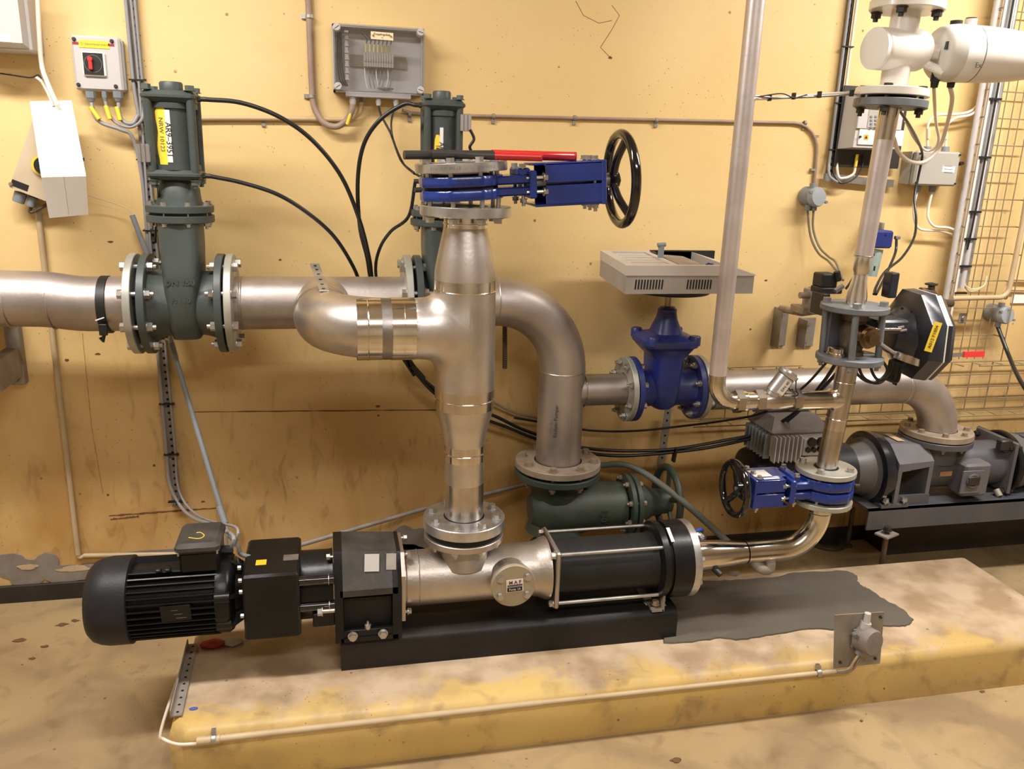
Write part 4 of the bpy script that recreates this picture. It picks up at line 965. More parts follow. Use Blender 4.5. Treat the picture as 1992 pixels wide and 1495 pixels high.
up = thing('upper_pipe', 'grey flange and pipe above the white flow meter', 'pipe', q+dr*(h2+.03))
obj('loose_flange', MB().ring(q+dr*(h2+.026), q+dr*(h2+.046), .0925, .03, 44), 'greyrough', up)
obj('pipe', MB().cyl(q+dr*(h2+.02), q+dr*((3.3-q.z)/dr.z-.002), .027, n=30), 'steel', up)
bolts(up, q+dr*(h2+.046), q+dr*(h2-.006), .0725, 4, .011, mt='boltdark')
# transmitter housing to the right
axh = V((1, -.08, 0)).normalized()
hc = W(1820, 102, YP-.02)
obj('housing_stub', MB().cyl(cc_+axm*.06, hc+axh*.01, .02, .024, n=26), 'white', fm)
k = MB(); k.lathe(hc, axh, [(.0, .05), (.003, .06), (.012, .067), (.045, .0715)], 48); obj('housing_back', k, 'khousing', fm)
k = MB(); k.lathe(hc, axh, [(.045, .0715), (.093, .0708)], 48, False, False); obj('housing_band', k, 'whitebox', fm)
k = MB(); k.lathe(hc, axh, [(.093, .0715), (.0945, .0715)], 48, False, False); obj('housing_seam', k, 'boltdark', fm)
k = MB(); k.lathe(hc, axh, [(.0945, .0705), (.14, .0695), (.18, .067), (.23, .062), (.28, .054), (.31, .045), (.325, .03), (.33, .01)], 48, False, True); obj('housing_nose', k, 'whitematte', fm)
k = MB(); k.box(hc+V((-.0025, -.012, -.004)), hc+V((0, -.004, .014))); 
for (a_, b_) in ((.03, .05), (-.03, -.05)): k.cyl(hc+V((-.002, a_, .02)), hc+V((0, a_, .02)), .003, n=8)
obj('sight_mark', MB().obox(hc+axh*.002+V((-.006, -.045, .012)), (0, 1, 0), (1, 0, 0), (.2, .1, 1), .008, .008, .02), 'darkgreen', fm)
for dx in (.085, .045): obj('top_plug', MB().cyl(hc+axh*dx+V((0, 0, .07)), hc+axh*dx+V((0, 0, .085 if dx > .06 else .079)), .015, n=20), 'white' if dx > .06 else 'boltdark', fm)
obj('plug_cap', MB().cyl(hc+axh*.085+V((0, 0, .085)), hc+axh*.085+V((0, 0, .088)), .013, n=20), 'boltdark', fm)
k = MB(); k.tube([cc_+axm*.06+V((0, -.02, -.03)), hc+V((.01, -.03, -.05))], .011, 12); obj('bracket_lug', k, 'white', fm)
text(fm, 'Ex', hc+axh*.07+V((0, -.0735, -.035)), axh, (0, 0, 1), .018, 'ink'); text(fm, '■ ▪', hc+axh*.07+V((0, -.0775, .02)), axh, (0, 0, 1), .006, 'ink') if False else None
glands = []
for u in (1820, 1852):
    p = W(u, 150, YP-.02); k = MB(); k.cyl(p+V((0, 0, .012)), p+V((0, 0, -.01)), .0125, n=8); k.cyl(p+V((0, 0, -.01)), p+V((0, 0, -.026)), .011, .009, n=14); obj('gland', k, 'rubber', fm); glands.append(p+V((0, 0, -.026)))
M_dark = None
# ================================================================ BLACK PUMP ON THE PLINTH
pu = thing('progressive_cavity_pump', 'black electric pump with stainless inlet body and black stator on a dark steel base', 'pump', (.3, YP, PT))
xp = lambda u, v=1140: W(u, v, YP).x
ax = (1, 0, 0)
# base beam: bent channel
bx0, bx1 = W(663, 1270, 1.94).x, W(1322, 1235, 1.94).x
yf, yb, bt = 1.962, 2.2, .243
prof = [(yf, PT), (yf, bt-.035)] + [(yf+.03*(1-math.cos(a)), bt-.03+.03*math.sin(a)) for a in [i*PI/10 for i in range(1, 6)]] + [(yb-.02, bt), (yb, bt-.02), (yb, PT)]
prof_i = [(y+(.005 if y < 2.05 else -.005), z-(.005 if z > PT+.001 else 0)) for y, z in prof]
poly = prof+prof_i[::-1]
k = MB(); k.prism([(bx0, y, z) for y, z in poly], (bx1-bx0, 0, 0)); bm_ = obj('base_beam', k, 'beam', pu)
k = MB(); k.box((bx0+.001, yf+.003, PT), (bx0+.006, yb-.003, bt-.03)); k.box((bx1-.006, yf+.003, PT), (bx1-.001, yb-.003, bt-.03)); obj('beam_end_plate', k, 'beam', pu)
k = MB()
rnd = random.Random(9)
for i in range(16):
    p = V((bx1-.02-abs(rnd.gauss(0, .06)), yf+.03+rnd.random()*.1, bt+.0)); s_ = .002+rnd.random()*.004; k.box(p-V((s_*1.6, s_, .0)), p+V((s_*1.6, s_, .0012)))
obj('paint_splashes', k, 'paperd', pu)
p = V((bx0+.035, yf+.035, bt-.006)); bolt(pu, p+V((0, 0, .012)), p-V((0, 0, .02)), .010, 'bolt', nut=False)
# motor
mx0, mx1 = xp(176), xp(261)
R = .1115
obj('fan_cover', MB().lathe((mx0-.006, YP, ZP), ax, [(0, .02), (.001, .07), (.006, .088), (.018, .101), (.035, .108), (.055, R), (mx1-mx0+.004, R), (mx1-mx0+.006, R-.004)], 56), 'fan', pu)
mx2 = xp(430)
obj('motor_body', MB().cyl((mx1-.01, YP, ZP), (mx2, YP, ZP), .088, n=48), 'black', pu)
k = MB(); nf = 40
for i in range(nf):
    a = 2*PI*i/nf
    if 68 < math.degrees(a) % 360 < 112: continue
    if abs(math.degrees(a) % 360-170) < 0: continue
    d = V((0, -math.cos(a), math.sin(a))); t_ = V((0, math.sin(a), math.cos(a)))
    k.obox(V(((mx1+mx2)/2, YP, ZP))+d*.0945, (1, 0, 0), t_, d, mx2-mx1, .0032, .021)
obj('cooling_fins', k, 'black', pu, kind='stuff')
# end bells with bolts lugs
obj('end_bell', MB().lathe((mx2-.008, YP, ZP), ax, [(0, .098), (.004, .103), (.03, .103), (.04, .096), (.048, .07)], 48), 'black', pu)
for a in (0.35, 2.75, 3.6, -0.45):
    c_ = V((mx2-.004, YP-.098*math.cos(a), ZP+.098*math.sin(a))); obj('bell_lug', MB().cyl(c_, c_+V((.036, 0, 0)), .014, n=12), 'black', pu)
for (u, v) in ((312, 1090), (326, 1076)):
    pass
# type plate on the motor front
plate(pu, 'rating_plate', W(342, 1192, YP-.107), (1, 0, .02), (0, -.12, 1), .07, .045, .0015, 'blackmat')
for i in range(4): plate(pu, 'plate_print', W(332+i*7, 1180+i*7, YP-.1095), (1, 0, 0), (0, -.12, 1), .012+.004*i, .0012, .0004, 'inkgrey')
# terminal box
tz0 = ZP+.09; tb = W(338, 1062, 1.985); tb2 = W(428, 1060, 1.985); tzt = tb.z-.022
bx_ = tb.x; bx2 = tb2.x
k = MB(); k.box((bx_+.008, 1.99, tz0), (bx2-.006, 2.11, tzt-.002), .006); obj('terminal_box', k, 'black', pu)
k = MB(); k.box((bx_, 1.978, tzt-.004), (bx2, 2.115, tzt+.026), .010); obj('terminal_lid', k, 'dusty', pu)
for sx in (bx_+.008, bx2-.008):
    for sy in (1.986, 2.108): bolt(pu, (sx, sy, tzt+.004), (sx, sy, tzt-.006), .004, 'bolt', nut=False)
k = MB(); k.tube(crom([(bx_+.03, 2.02, tzt+.0265), (bx_+.055, 2.01, tzt+.0265), (bx_+.066, 2.025, tzt+.0265), (bx_+.055, 2.045, tzt+.0265), (bx_+.045, 2.045, tzt+.0265)], 6), .0012, 5); obj('chalk_mark', k, 'yellow', pu, label='yellow chalk curl')
k = MB(); k.cyl((bx2-.006, 2.05, tz0+.03), (bx2+.022, 2.05, tz0+.028), .013, n=8); obj('cable_gland', k, 'rubber', pu)
for z_ in (0, .022): obj('flat_lug', MB().box((bx_-.05+z_, 1.99, ZP+.098), (bx_-.035+z_, 2.005, ZP+.106), .002), 'black', pu)
# fan neck with adaptor, ribs
gx0, gx1 = xp(480), xp(586)
obj('motor_neck', MB().lathe((mx2+.035, YP, ZP), ax, [(0, .062), (gx0-mx2-.03, .05)], 30), 'black', pu)
for i in range(6):
    a = 2*PI*i/6+.35; d = V((0, -math.cos(a), math.sin(a))); t_ = V((0, math.sin(a), math.cos(a)))
    c_ = V(((mx2+.03+gx0)/2, YP, ZP)); k = MB(); w0, w1 = mx2+.03, gx0+.004
    pts = [V((w0, YP, ZP))+d*.05, V((w0, YP, ZP))+d*.098, V((w1, YP, ZP))+d*.07, V((w1, YP, ZP))+d*.05]
    k.prism([p-t_*.005 for p in pts], t_*.010); obj('adaptor_rib', k, 'black', pu)
# gearbox block
gzt = W(530, 1117, 1.945).z; gzb = W(530, 1243, 1.945).z
k = MB(); k.box((gx0, 1.945, gzb), (gx1, 2.155, gzt+.0), .006)
obj('gearbox', k, 'black', pu)
gt = gzt+.0005
plate(pu, 'orange_sticker', (gx0+.043, 2.013, gt), (1, 0, 0), (0, 1, 0), .026, .028, .0006, 'orange')
plate(pu, 'metal_sticker', (gx1-.022, 2.03, gt), (1, 0, 0), (0, 1, 0), .038, .032, .0006, 'alu')
for v in (1105, 1130, 1152, 1199): 
    p = V((gx0, 1.955, W(478, v, 1.95).z)); obj('side_bolt', MB().hexn(p, V((-1, 0, 0)), .006, .008), 'bolt', pu)
lx0 = xp(650); 
k = MB(); k.lathe((gx1-.002, YP, ZP+.004), ax, [(0, .088), (.004, .09), (lx0-gx1-.01, .09), (lx0-gx1, .092)], 44); obj('gear_barrel', k, 'black', pu)
for zz in (.062, -.012):
    obj('tie_bolt_sleeve', MB().cyl((gx1, YP-.088, ZP+zz), (lx0, YP-.088, ZP+zz), .0135, n=16), 'blackgloss', pu)
    bolt(pu, (lx0-.012, YP-.09, ZP+zz), (lx0, YP-.09, ZP+zz), .010, 'bolt', nut=False)
k = MB(); k.box((gx1+.03, YP-.10, gzb+.02), (lx0, YP-.04, gzb+.06), .003); obj('lower_web', k, 'black', pu)
bolt(pu, (lx0-.03, YP-.098, gzb+.065), (lx0, YP-.098, gzb+.065), .010, 'bolt', nut=False)
# lantern bracket
lx1 = xp(776); yl0, yl1 = 1.95, 2.17
lzb = bt-.002; zta = W(655, 1120, yl0).z; ztb = W(770, 1100, yl0).z
tza = ZP+.112; tzb2 = ZP+.105
def tri(k, x0, x1, top):  # plate across with chamfered top
    k.prism([(x0, yl0, lzb), (x0, yl1, lzb), (x0, yl1, ZP+.03), (x0, yl1-.05, top), (x0, yl0+.05, top), (x0, yl0, ZP+.03)], (x1-x0, 0, 0))
k = MB(); tri(k, lx0, lx0+.022, ZP+.118); obj('lantern_plate', k, 'black', pu)
k = MB(); tri(k, lx1-.024, lx1, ZP+.108); obj('lantern_plate', k, 'black', pu)
k = MB()
k.loops([[(lx0+.015, yl0+.05, ZP+.118), (lx0+.015, yl1-.05, ZP+.118), (lx0+.015, yl1-.05, ZP+.112), (lx0+.015, yl0+.05, ZP+.112)], [(lx1-.01, yl0+.05, ZP+.108), (lx1-.01, yl1-.05, ZP+.108), (lx1-.01, yl1-.05, ZP+.102), (lx1-.01, yl0+.05, ZP+.102)]])
k.loops([[(lx0+.015, yl0, ZP+.03), (lx0+.015, yl0+.05, ZP+.118), (lx0+.015, yl0+.056, ZP+.112), (lx0+.015, yl0+.006, ZP+.024)], [(lx1-.01, yl0, ZP+.03), (lx1-.01, yl0+.05, ZP+.108), (lx1-.01, yl0+.056, ZP+.102), (lx1-.01, yl0+.006, ZP+.024)]])
k.box((lx0+.015, yl0, ZP+.012), (lx1-.01, yl0+.006, ZP+.03))
obj('lantern_hood', k, 'dusty', pu)
plate(pu, 'white_sticker', V((lx0+.098, yl0+.033, ZP+.0885)), (1, 0, -.06), (0, .5, .85), .038, .045, .0006, 'paperd')
plate(pu, 'silver_sticker', V((lx1-.025, yl0+.034, ZP+.0875)), (1, 0, -.06), (0, .5, .85), .026, .042, .0006, 'galvdull')
k = MB(); k.box((lx0+.015, yl0, lzb), (lx1-.01, yl1, lzb+.012)); k.box((lx0+.015, yl1-.006, lzb), (lx1-.01, yl1, lzb+.05)); k.box((lx0+.02, yl0+.004, lzb+.01), (lx1-.02, yl0+.02, lzb+.032), .002); obj('lantern_floor', k, 'black', pu)
for u in (686, 745): 
    p = W(u, 1226, yl0); bolt(pu, (p.x, yl0-.002, lzb+.02), (p.x, yl0+.006, lzb+.02), .009, 'bolt', nut=False)
p = W(716, 1215, yl0); obj('drain_nipple', MB().lathe((p.x, yl0+.012, lzb+.034), (0, 0, 1), [(-.01, .007), (0, .009), (.008, .009), (.01, .004), (.018, .003)], 12), 'bolt', pu)
obj('shaft', MB().lathe((lx0, YP, ZP), ax, [(0, .03), (.04, .03), (.04, .022), (.1, .022), (.1, .034), (lx1-lx0, .034)], 28), 'satin', pu)
obj('shaft_guard', MB().box((lx0+.024, YP-.07, lzb+.02), (lx1-.026, YP-.066, ZP-.01)), 'blackmat', pu)
for (x, y, z) in ((lx0, yl0+.06, ZP+.1),): bolt(pu, (x-.008, y, z), (x, y, z), .007, 'bolt', nut=False)
# stainless suction housing
sx0 = lx1; sx1 = xp(1062, 1110); R = .075
k = MB(); k.prism([(sx0, yl0+.008, lzb+.045), (sx0, yl1-.008, lzb+.045), (sx0, yl1-.008, ZP+.055), (sx0, yl1-.05, ZP+.104), (sx0, yl0+.05, ZP+.104), (sx0, yl0+.008, ZP+.055)], (.010, 0, 0)); obj('front_plate', k, 'cast', pu)
for (y, z) in ((yl0+.03, lzb+.06), (yl0+.06, ZP+.092), (yl1-.06, ZP+.092)): bolt(pu, (sx0+.017, y, z), (sx0+.008, y, z), .0075, 'bolt', nut=False)
obj('suction_housing', MB().lathe((sx0+.008, YP, ZP), ax, [(0, R), (sx1-sx0-.06, R), (sx1-sx0-.04, R+.003), (sx1-sx0-.02, R+.012), (sx1-sx0-.01, R+.014)], 56), 'cast', pu)
for x in (sx0+.016, sx0+.05): weldring(pu, (x, YP, ZP), ax, R, 'cast')
ZI = ZF-.045
obj('inlet_neck', MB().lathe((XCB, YP, ZP+.04), (0, 0, 1), [(0, .075), (.03, .068), (.045, .062), (ZI-ZP-.04, .058)], 40), 'cast', pu)
obj('inlet_flange', MB().ring((XCB, YP, ZI), (XCB, YP, ZI+.018), .108, .05, 48), 'cast', pu)
obj('gasket', MB().cyl((XCB, YP, ZI+.018), (XCB, YP, ZF-.0135), .100), 'gasket', pu)
# inspection cover
ic = W(999, 1139, 1.925); 
obj('hand_hole_neck', MB().cyl((ic.x, YP-.06, ic.z), (ic.x, 1.948, ic.z), .05, n=36), 'cast', pu)
obj('hand_hole_ring', MB().lathe((ic.x, 1.948, ic.z), (0, -1, 0), [(0, .058), (.012, .058)], 40), 'cast', pu)
cv = obj('inspection_cover', MB().lathe((ic.x, 1.935, ic.z), (0, -1, 0), [(0, .0605), (.010, .0605), (.012, .059)], 48), 'khaki', pu, label='round khaki inspection cover')
for a in (.62, PI-.62, PI+.62, -.62):
    p = V((ic.x+.045*math.cos(a), 1.922, ic.z+.045*math.sin(a))); bolt(pu, p, p+V((0, .02, 0)), .0075, 'bolt', nut=False)
lb = plate(pu, 'logo_plate', (ic.x+.003, 1.9228, ic.z+.002), (1, 0, .05), (0, 0, 1), .046, .036, .0008, 'paper')
yv = 1.9214; zx = (1, 0, .05)
text(lb, 'M A F', (ic.x+.003, yv, ic.z+.0115), zx, (0, 0, 1), .0135, 'inkred', bold=.0004)
plate(lb, 'black_line', (ic.x+.003, yv+.0003, ic.z+.0035), zx, (0, 0, 1), .041, .0028, .0005, 'ink'); plate(lb, 'grey_line', (ic.x+.003, yv+.0003, ic.z-.0005), zx, (0, 0, 1), .041, .002, .0005, 'inkgrey')
plate(lb, 'black_band', (ic.x+.003, yv+.0003, ic.z-.0085), zx, (0, 0, 1), .041, .0115, .0005, 'ink')
text(lb, 'Pump 1A', (ic.x+.003, yv-.0004, ic.z-.0085), zx, (0, 0, 1), .0085, 'inkwhite')
# stator
qx = xp(1070, 1110); hs = .078
k = MB(); k.box((qx-.006, YP-hs-.008, ZP-hs-.008), (qx+.006, YP+hs+.008, ZP+hs+.008), .004); obj('square_plate', k, 'cast', pu)
ex0 = xp(1272, 1085); ex1 = XDF-.024
obj('stator_tube', MB().lathe((qx+.006, YP, ZP), ax, [(0, .079), (ex0-qx-.03, .079), (ex0-qx-.02, .083), (ex0-qx-.006, .083)], 56), 'blackmat', pu)
obj('end_flange', MB().lathe((ex0-.012, YP, ZP), ax, [(0, .088), (.004, .112), (.022, .112), (.023, .104), (.032, .104), (.033, .1115), (ex1-ex0+.012, .1115)], 56), 'black', pu)
for sy in (-1, 1):
    for sz in (-1, 1):
        a = V((qx-.02, YP+sy*(hs-.006), ZP+sz*(hs-.004))); obj('tie_rod', MB().cyl(a, (ex0, a.y, a.z), .0052, n=14), 'galv', pu)
        bolt(pu, (qx-.008, a.y, a.z), (qx+.006, a.y, a.z), .0085, 'bolt', nut=False)
bolts(dc, (XDF, YP, ZP), (ex1-.018, YP, ZP), .094, 8, .008)
k = MB(); k.box((ex0+.0, YP-.09, bt), (ex0+.006, YP+.09, ZP-.07)); k.box((ex0-.03, YP-.09, bt), (ex0+.004, YP+.09, bt+.006)); obj('stator_foot', k, 'galvdull', pu)
bolt(pu, (ex0-.014, YP-.07, bt+.014), (ex0-.014, YP-.07, bt), .009, 'boltrust', nut=False)
plate(pu, 'silver_tag', V((ex0+.022, YP-.05, ZP+.1005)), (0, -.9, -.45), (1, 0, 0), .05, .01, .0008, 'paper')

# ================================================================ BLUE GREY PUMP BY THE WALL
bg = thing('blue_grey_pump', 'dusty blue grey pump with its own beam standing by the wall at the right', 'pump', (2.1, YB, 0))
XI = XR; ZG2 = W(1780, 905, YB).z-.0; 
xb = lambda u, v=910, Y=YB: W(u, v, Y).x
k = MB(); bz0, bz1 = W(1700, 1030, 2.37).z, W(1700, 990, 2.37).z
k.box((xb(1688, 1010, 2.37), 2.37, bz0), (4.6, 2.378, bz1)); k.box((xb(1688, 1010, 2.37), 2.37, bz1-.008), (4.6, 2.64, bz1)); k.box((xb(1688, 1010, 2.37), 2.632, bz0), (4.6, 2.64, bz1)); obj('base_beam', k, 'bluegrey', bg)
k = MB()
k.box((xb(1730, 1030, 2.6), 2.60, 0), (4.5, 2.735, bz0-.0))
obj('beam_shade_block', k, 'skirt', bg)  # black block added under the beam: support with the shadow in its colour
obj('inlet_flange', MB().ring((XI, YB, ZRF-.032), (XI, YB, ZRF-.010), .127, .06, 44), 'bluegrey', bg)
obj('inlet_neck', MB().lathe((XI, YB, ZG2+.03), (0, 0, 1), [(0, .09), (.03, .08), (ZRF-.03-ZG2-.03, .078)], 36), 'bluegrey', bg)
hx0, hx1 = xb(1772), xb(1925)
obj('suction_housing', MB().lathe((hx0, YB, ZG2), ax, [(0, .078), (.01, .082), (hx1-hx0, .084)], 40), 'bluegrey', bg)
k = MB(); k.box((xb(1872, 930, 2.38), 2.37, W(1870, 967, 2.37).z), (xb(1922, 930, 2.38), 2.45, W(1870, 905, 2.37).z), .008); obj('inspection_box', k, 'bluegreydusty', bg)
ib = W(1893, 937, 2.366)
k = MB(); k.box((ib.x-.05, 2.364, ib.z-.045), (ib.x+.04, 2.37, ib.z+.045), .003); k.ring((ib.x-.005, 2.366, ib.z+.006), (ib.x-.005, 2.358, ib.z+.006), .027, .02, 24); obj('box_cover', k, 'bluegreydusty', bg)
k = MB(); k.box((ib.x-.03, 2.3555, ib.z-.012), (ib.x+.022, 2.3635, ib.z+.024), .004); obj('cover_recess', k, 'skirt', bg)
plate(bg, 'orange_print', W(1840, 921, YB-.083), (1, 0, 0), (0, 0, 1), .05, .018, .001, 'warnfade')
k = MB(); k.box((hx1, YB-.105, ZG2-.095), (hx1+.014, YB+.105, ZG2+.11), .012); obj('square_plate', k, 'bluegreydusty', bg)
for sy in (-1, 1):
    for sz in (-1, 1): bolt(bg, (hx1-.004, YB+sy*.085, ZG2+sz*.085), (hx1+.02, YB+sy*.085, ZG2+sz*.085), .009, 'boltdark')
obj('black_disc', MB().lathe((hx1+.02, YB, ZG2), ax, [(0, .115), (.004, .12), (.02, .12), (.022, .116)], 44), 'black', bg)
k = MB(); k.lathe((hx1+.042, YB, ZG2), ax, [(0, .105), (.05, .105), (.052, .098), (1.6, .098)], 40); obj('stator_body', k, 'bluegreydusty', bg)
for i in range(5):
    a = .2+i*.42; d = V((0, -math.cos(a), math.sin(a))); obj('stator_rib', MB().obox(V((hx1+.9, YB, ZG2))+d*.1, (1, 0, 0), d.cross(V((1, 0, 0))), d, 1.6, .018, .01), 'bluegrey', bg)
k = MB(); p = W(1945, 965, 2.4); k.tube([W(1938, 952, 2.42), p], .012, 10); obj('drain_pin', k, 'galvdull', bg)
k = MB(); p = W(1958, 865, 2.42); k.box(p-V((.03, .01, .02)), p+V((.02, .02, .02)), .004); obj('clamp_block', k, 'boltdark', bg)
# lantern and bearing bell (left of housing)
bx0_, bx1_ = xb(1702), hx0
fz = bz1; zt_ = ZG2+.115
k = MB()
k.prism([(bx0_, YB-.125, fz), (bx0_, YB+.125, fz), (bx0_, YB+.125, ZG2+.06), (bx0_, YB+.08, zt_), (bx0_, YB-.06, zt_), (bx0_, YB-.125, ZG2+.06)], (.016, 0, 0))
k.prism([(bx1_-.016, YB-.11, fz), (bx1_-.016, YB+.11, fz), (bx1_-.016, YB+.11, ZG2+.06), (bx1_-.016, YB+.07, ZG2+.105), (bx1_-.016, YB-.06, ZG2+.105), (bx1_-.016, YB-.11, ZG2+.06)], (.016, 0, 0)); obj('lantern_plate', k, 'bluegreydusty', bg)
k = MB(); k.loops([[(bx0_+.01, YB-.125, ZG2+.03), (bx0_+.01, YB-.125, ZG2+.06), (bx0_+.01, YB-.06, zt_), (bx0_+.01, YB+.08, zt_), (bx0_+.01, YB+.08, zt_-.008), (bx0_+.01, YB-.055, zt_-.01), (bx0_+.01, YB-.118, ZG2+.05), (bx0_+.01, YB-.118, ZG2+.03)],
        [(bx1_-.004, YB-.11, ZG2+.04), (bx1_-.004, YB-.11, ZG2+.06), (bx1_-.004, YB-.06, ZG2+.105), (bx1_-.004, YB+.07, ZG2+.105), (bx1_-.004, YB+.07, ZG2+.097), (bx1_-.004, YB-.055, ZG2+.095), (bx1_-.004, YB-.103, ZG2+.05), (bx1_-.004, YB-.103, ZG2+.04)]]); obj('lantern_hood', k, 'bluegreydusty', bg)
k = MB(); k.box((bx0_, YB-.115, fz), (bx1_, YB-.105, ZG2-.065)); k.box((bx0_-.05, YB-.13, fz), (bx0_+.06, YB+.12, fz+.012)); obj('lantern_floor', k, 'bluegrey', bg)
for dx in (-.03, .045): bolt(bg, (bx0_+dx, YB-.122, fz+.022), (bx0_+dx, YB-.122, fz+.008), .009, 'bolt', nut=False)
plate(bg, 'worn_label', (bx0_+.06, YB+.0, zt_+.0), (1, 0, -.05), (0, 1, 0), .03, .08, .001, 'cream')
obj('shaft_collar', MB().lathe((bx0_+.014, YB, ZG2+.01), ax, [(0, .05), (.012, .062), (.05, .062), (.068, .05), (.075, .03), (bx1_-bx0_-.016, .03)], 28), 'cream', bg)
obj('bell_flange', MB().lathe((bx0_-.03, YB, ZG2), ax, [(-.022, .128), (-.018, .138), (0, .138), (.004, .13), (.012, .13), (.03, .128)], 52), 'blackgl2', bg)
k = MB(); k.lathe((bx0_-.05, YB, ZG2), (-1, 0, 0), [(0, .12), (.01, .1), (.05, .085), (.09, .08)], 40); obj('motor_bell', k, 'bluegrey', bg)
# geared motor with frequency box further left
mo0 = xb(1447, 900); k = MB(); k.lathe((mo0, YB, ZG2), ax, [(0, .03), (.002, .075), (.012, .095), (.03, .102), (.08, .104), (.09, .098), (bx0_-mo0-.13, .098)], 44); obj('motor', k, 'fan', bg)
fx0 = xb(1500, 870, 2.36)-.0; fx1 = xb(1612, 860, 2.36); fz0 = W(1500, 889, 2.36).z; fz1 = W(1500, 846, 2.36).z
k = MB(); k.box((fx0, 2.36, fz0), (fx1, 2.52, fz1), .004); obj('frequency_box', k, 'greyp', bg, label='light grey finned electronics box')
k = MB(); k.box((fx0-.006, 2.355, fz1), (fx1+.004, 2.525, fz1+.012), .004)
k.loops([[(fx0-.004, 2.36, fz1+.01), (fx1, 2.36, fz1+.01), (fx1, 2.522, fz1+.01), (fx0-.004, 2.522, fz1+.01)], [(fx0+.03, 2.41, fz1+.045), (fx1-.02, 2.41, fz1+.045), (fx1-.02, 2.51, fz1+.045), (fx0+.03, 2.51, fz1+.045)]]); obj('box_lid', k, 'dustlid', bg)
for i in range(7):
    k = MB(); x = fx0+.002+i*.0155; k.box((x, 2.335, fz0-.012), (x+.0035, 2.362, fz1-.002)); obj('front_fin', k, 'greyp', bg)
for i in range(7):
    k = MB(); y = 2.37+i*.022; k.box((fx0-.02, y, fz0-.008), (fx0+.002, y+.004, fz1-.002)); obj('side_fin', k, 'greyp2', bg)
k = MB(); px = fx0+.13
k.box((px-.012, 2.354, fz0+.002), (fx1, 2.361, fz1-.018), .001); obj('connector_panel', k, 'greyp', bg)
for dx in (.012, .046): obj('connector_plug', MB().cyl((px+dx, 2.353, fz0+.052), (px+dx, 2.340, fz0+.052), .0155, n=10), 'rubber', bg)
for dx in (0, .022, .044): obj('connector_plug', MB().cyl((px+dx+.002, 2.353, fz0+.024), (px+dx+.002, 2.344, fz0+.024), .009, n=10), 'rubber', bg)
obj('motor_pedestal', MB().box((fx0+.04, 2.44, ZG2+.08), (fx1-.03, 2.57, fz0+.002)), 'fan', bg)
# ================================================================ WALL EQUIPMENT, LEFT
def wbox(k, u0, v0, u1, v1, yf, yb_, bev=0.003):
    a = W(u0, v0, yf); b = W(u1, v1, yf); k.box((a.x, yf, b.z), (b.x, yb_, a.z), bev); return a, b
cb = thing('wall_cabinet', 'light grey wall cabinet cut off by the top left corner of the view', 'cabinet', W(20, 60, 2.62))
k = MB(); a = W(-110, -40, 2.64); b = W(63, 100, 2.64); k.box((a.x, 2.64, b.z), (b.x, YW, a.z+.1), .004); obj('cabinet_body', k, 'greyp', cb)
k = MB(); a2 = W(-110, -40, 2.6); b2 = W(44, 84, 2.6); k.loops([[(a.x, 2.64, b.z+.006), (b.x-.006, 2.64, b.z+.006), (b.x-.006, 2.64, a.z+.1), (a.x, 2.64, a.z+.1)], [(a.x, 2.6, b2.z), (b2.x, 2.6, b2.z), (b2.x, 2.6, a.z+.1), (a.x, 2.6, a.z+.1)]]); obj('cabinet_door', k, 'greyp', cb)
plate(cb, 'white_label', W(4, 74, 2.6), (1, 0, 0), (0, 0, 1), .045, .018, .001, 'paper')
g_ = 'white cables at the far left'
cable('white_cable', [W(72, -30, 2.66), W(76, 60, 2.66), W(81, 125, 2.66), W(92, 160, 2.64), W(112, 205, 2.62)], .0065, 'whitecable', 'thick white cable dropping from the top left into the bright white cover')
cable('white_cable', [W(70, 150, 2.68), W(80, 158, 2.67), W(92, 178, 2.65), W(104, 206, 2.64)], .004, 'whitecable', 'thin short white cable joining the white cover from behind')
cable('black_tie_wire', [W(-5, 142, 2.7), W(30, 147, 2.68), W(60, 151, 2.66), W(74, 146, 2.64), W(80, 152, 2.63)], .002, 'rubber', 'thin black wire tied to the white cable at far left')
# bright white sloping cover
wc = thing('white_cover', 'bright white two piece cover box sloping out from the wall at far left', 'cover box', W(115, 330, 2.5))
A0, B0 = W(58, 197, 2.66), W(139, 195, 2.66); A1, B1 = W(80, 342, 2.44), W(167, 340, 2.44); A2, B2 = W(96, 424, 2.50), W(172, 417, 2.50)
off = ((A2-A1)+(B2-B1))*.5
def half(p, q, f0, f1):
    L0, L1 = p+(q-p)*f0, p+(q-p)*f1; return L0, L1
for f0, f1 in ((0, .497), (.503, 1)):
    t0, t1 = half(A0, B0, f0, f1); m0, m1 = half(A1, B1, f0, f1); l0, l1 = half(A2, B2, f0, f1); r0, r1 = t0+off, t1+off
    e = (m0-t0).normalized()*.004; h = off.normalized()*.004
    k = MB(); k.loops([[t0, m0-e, m0+h, l0, r0], [t1, m1-e, m1+h, l1, r1]]); obj('cover_half', k, 'whitebox', wc)
bolt(wc, B0*.35+B1*.65+V((.0, 0, -.03)), B0*.35+B1*.65+V((-.006, 0, -.03)), .004, 'boltdark', 'screw', nut=False)
k = MB(); k.cyl(W(128, 300, 2.62), W(128, 300, 2.75), .02)
obj('wall_arm', k, 'greyp2', wc)
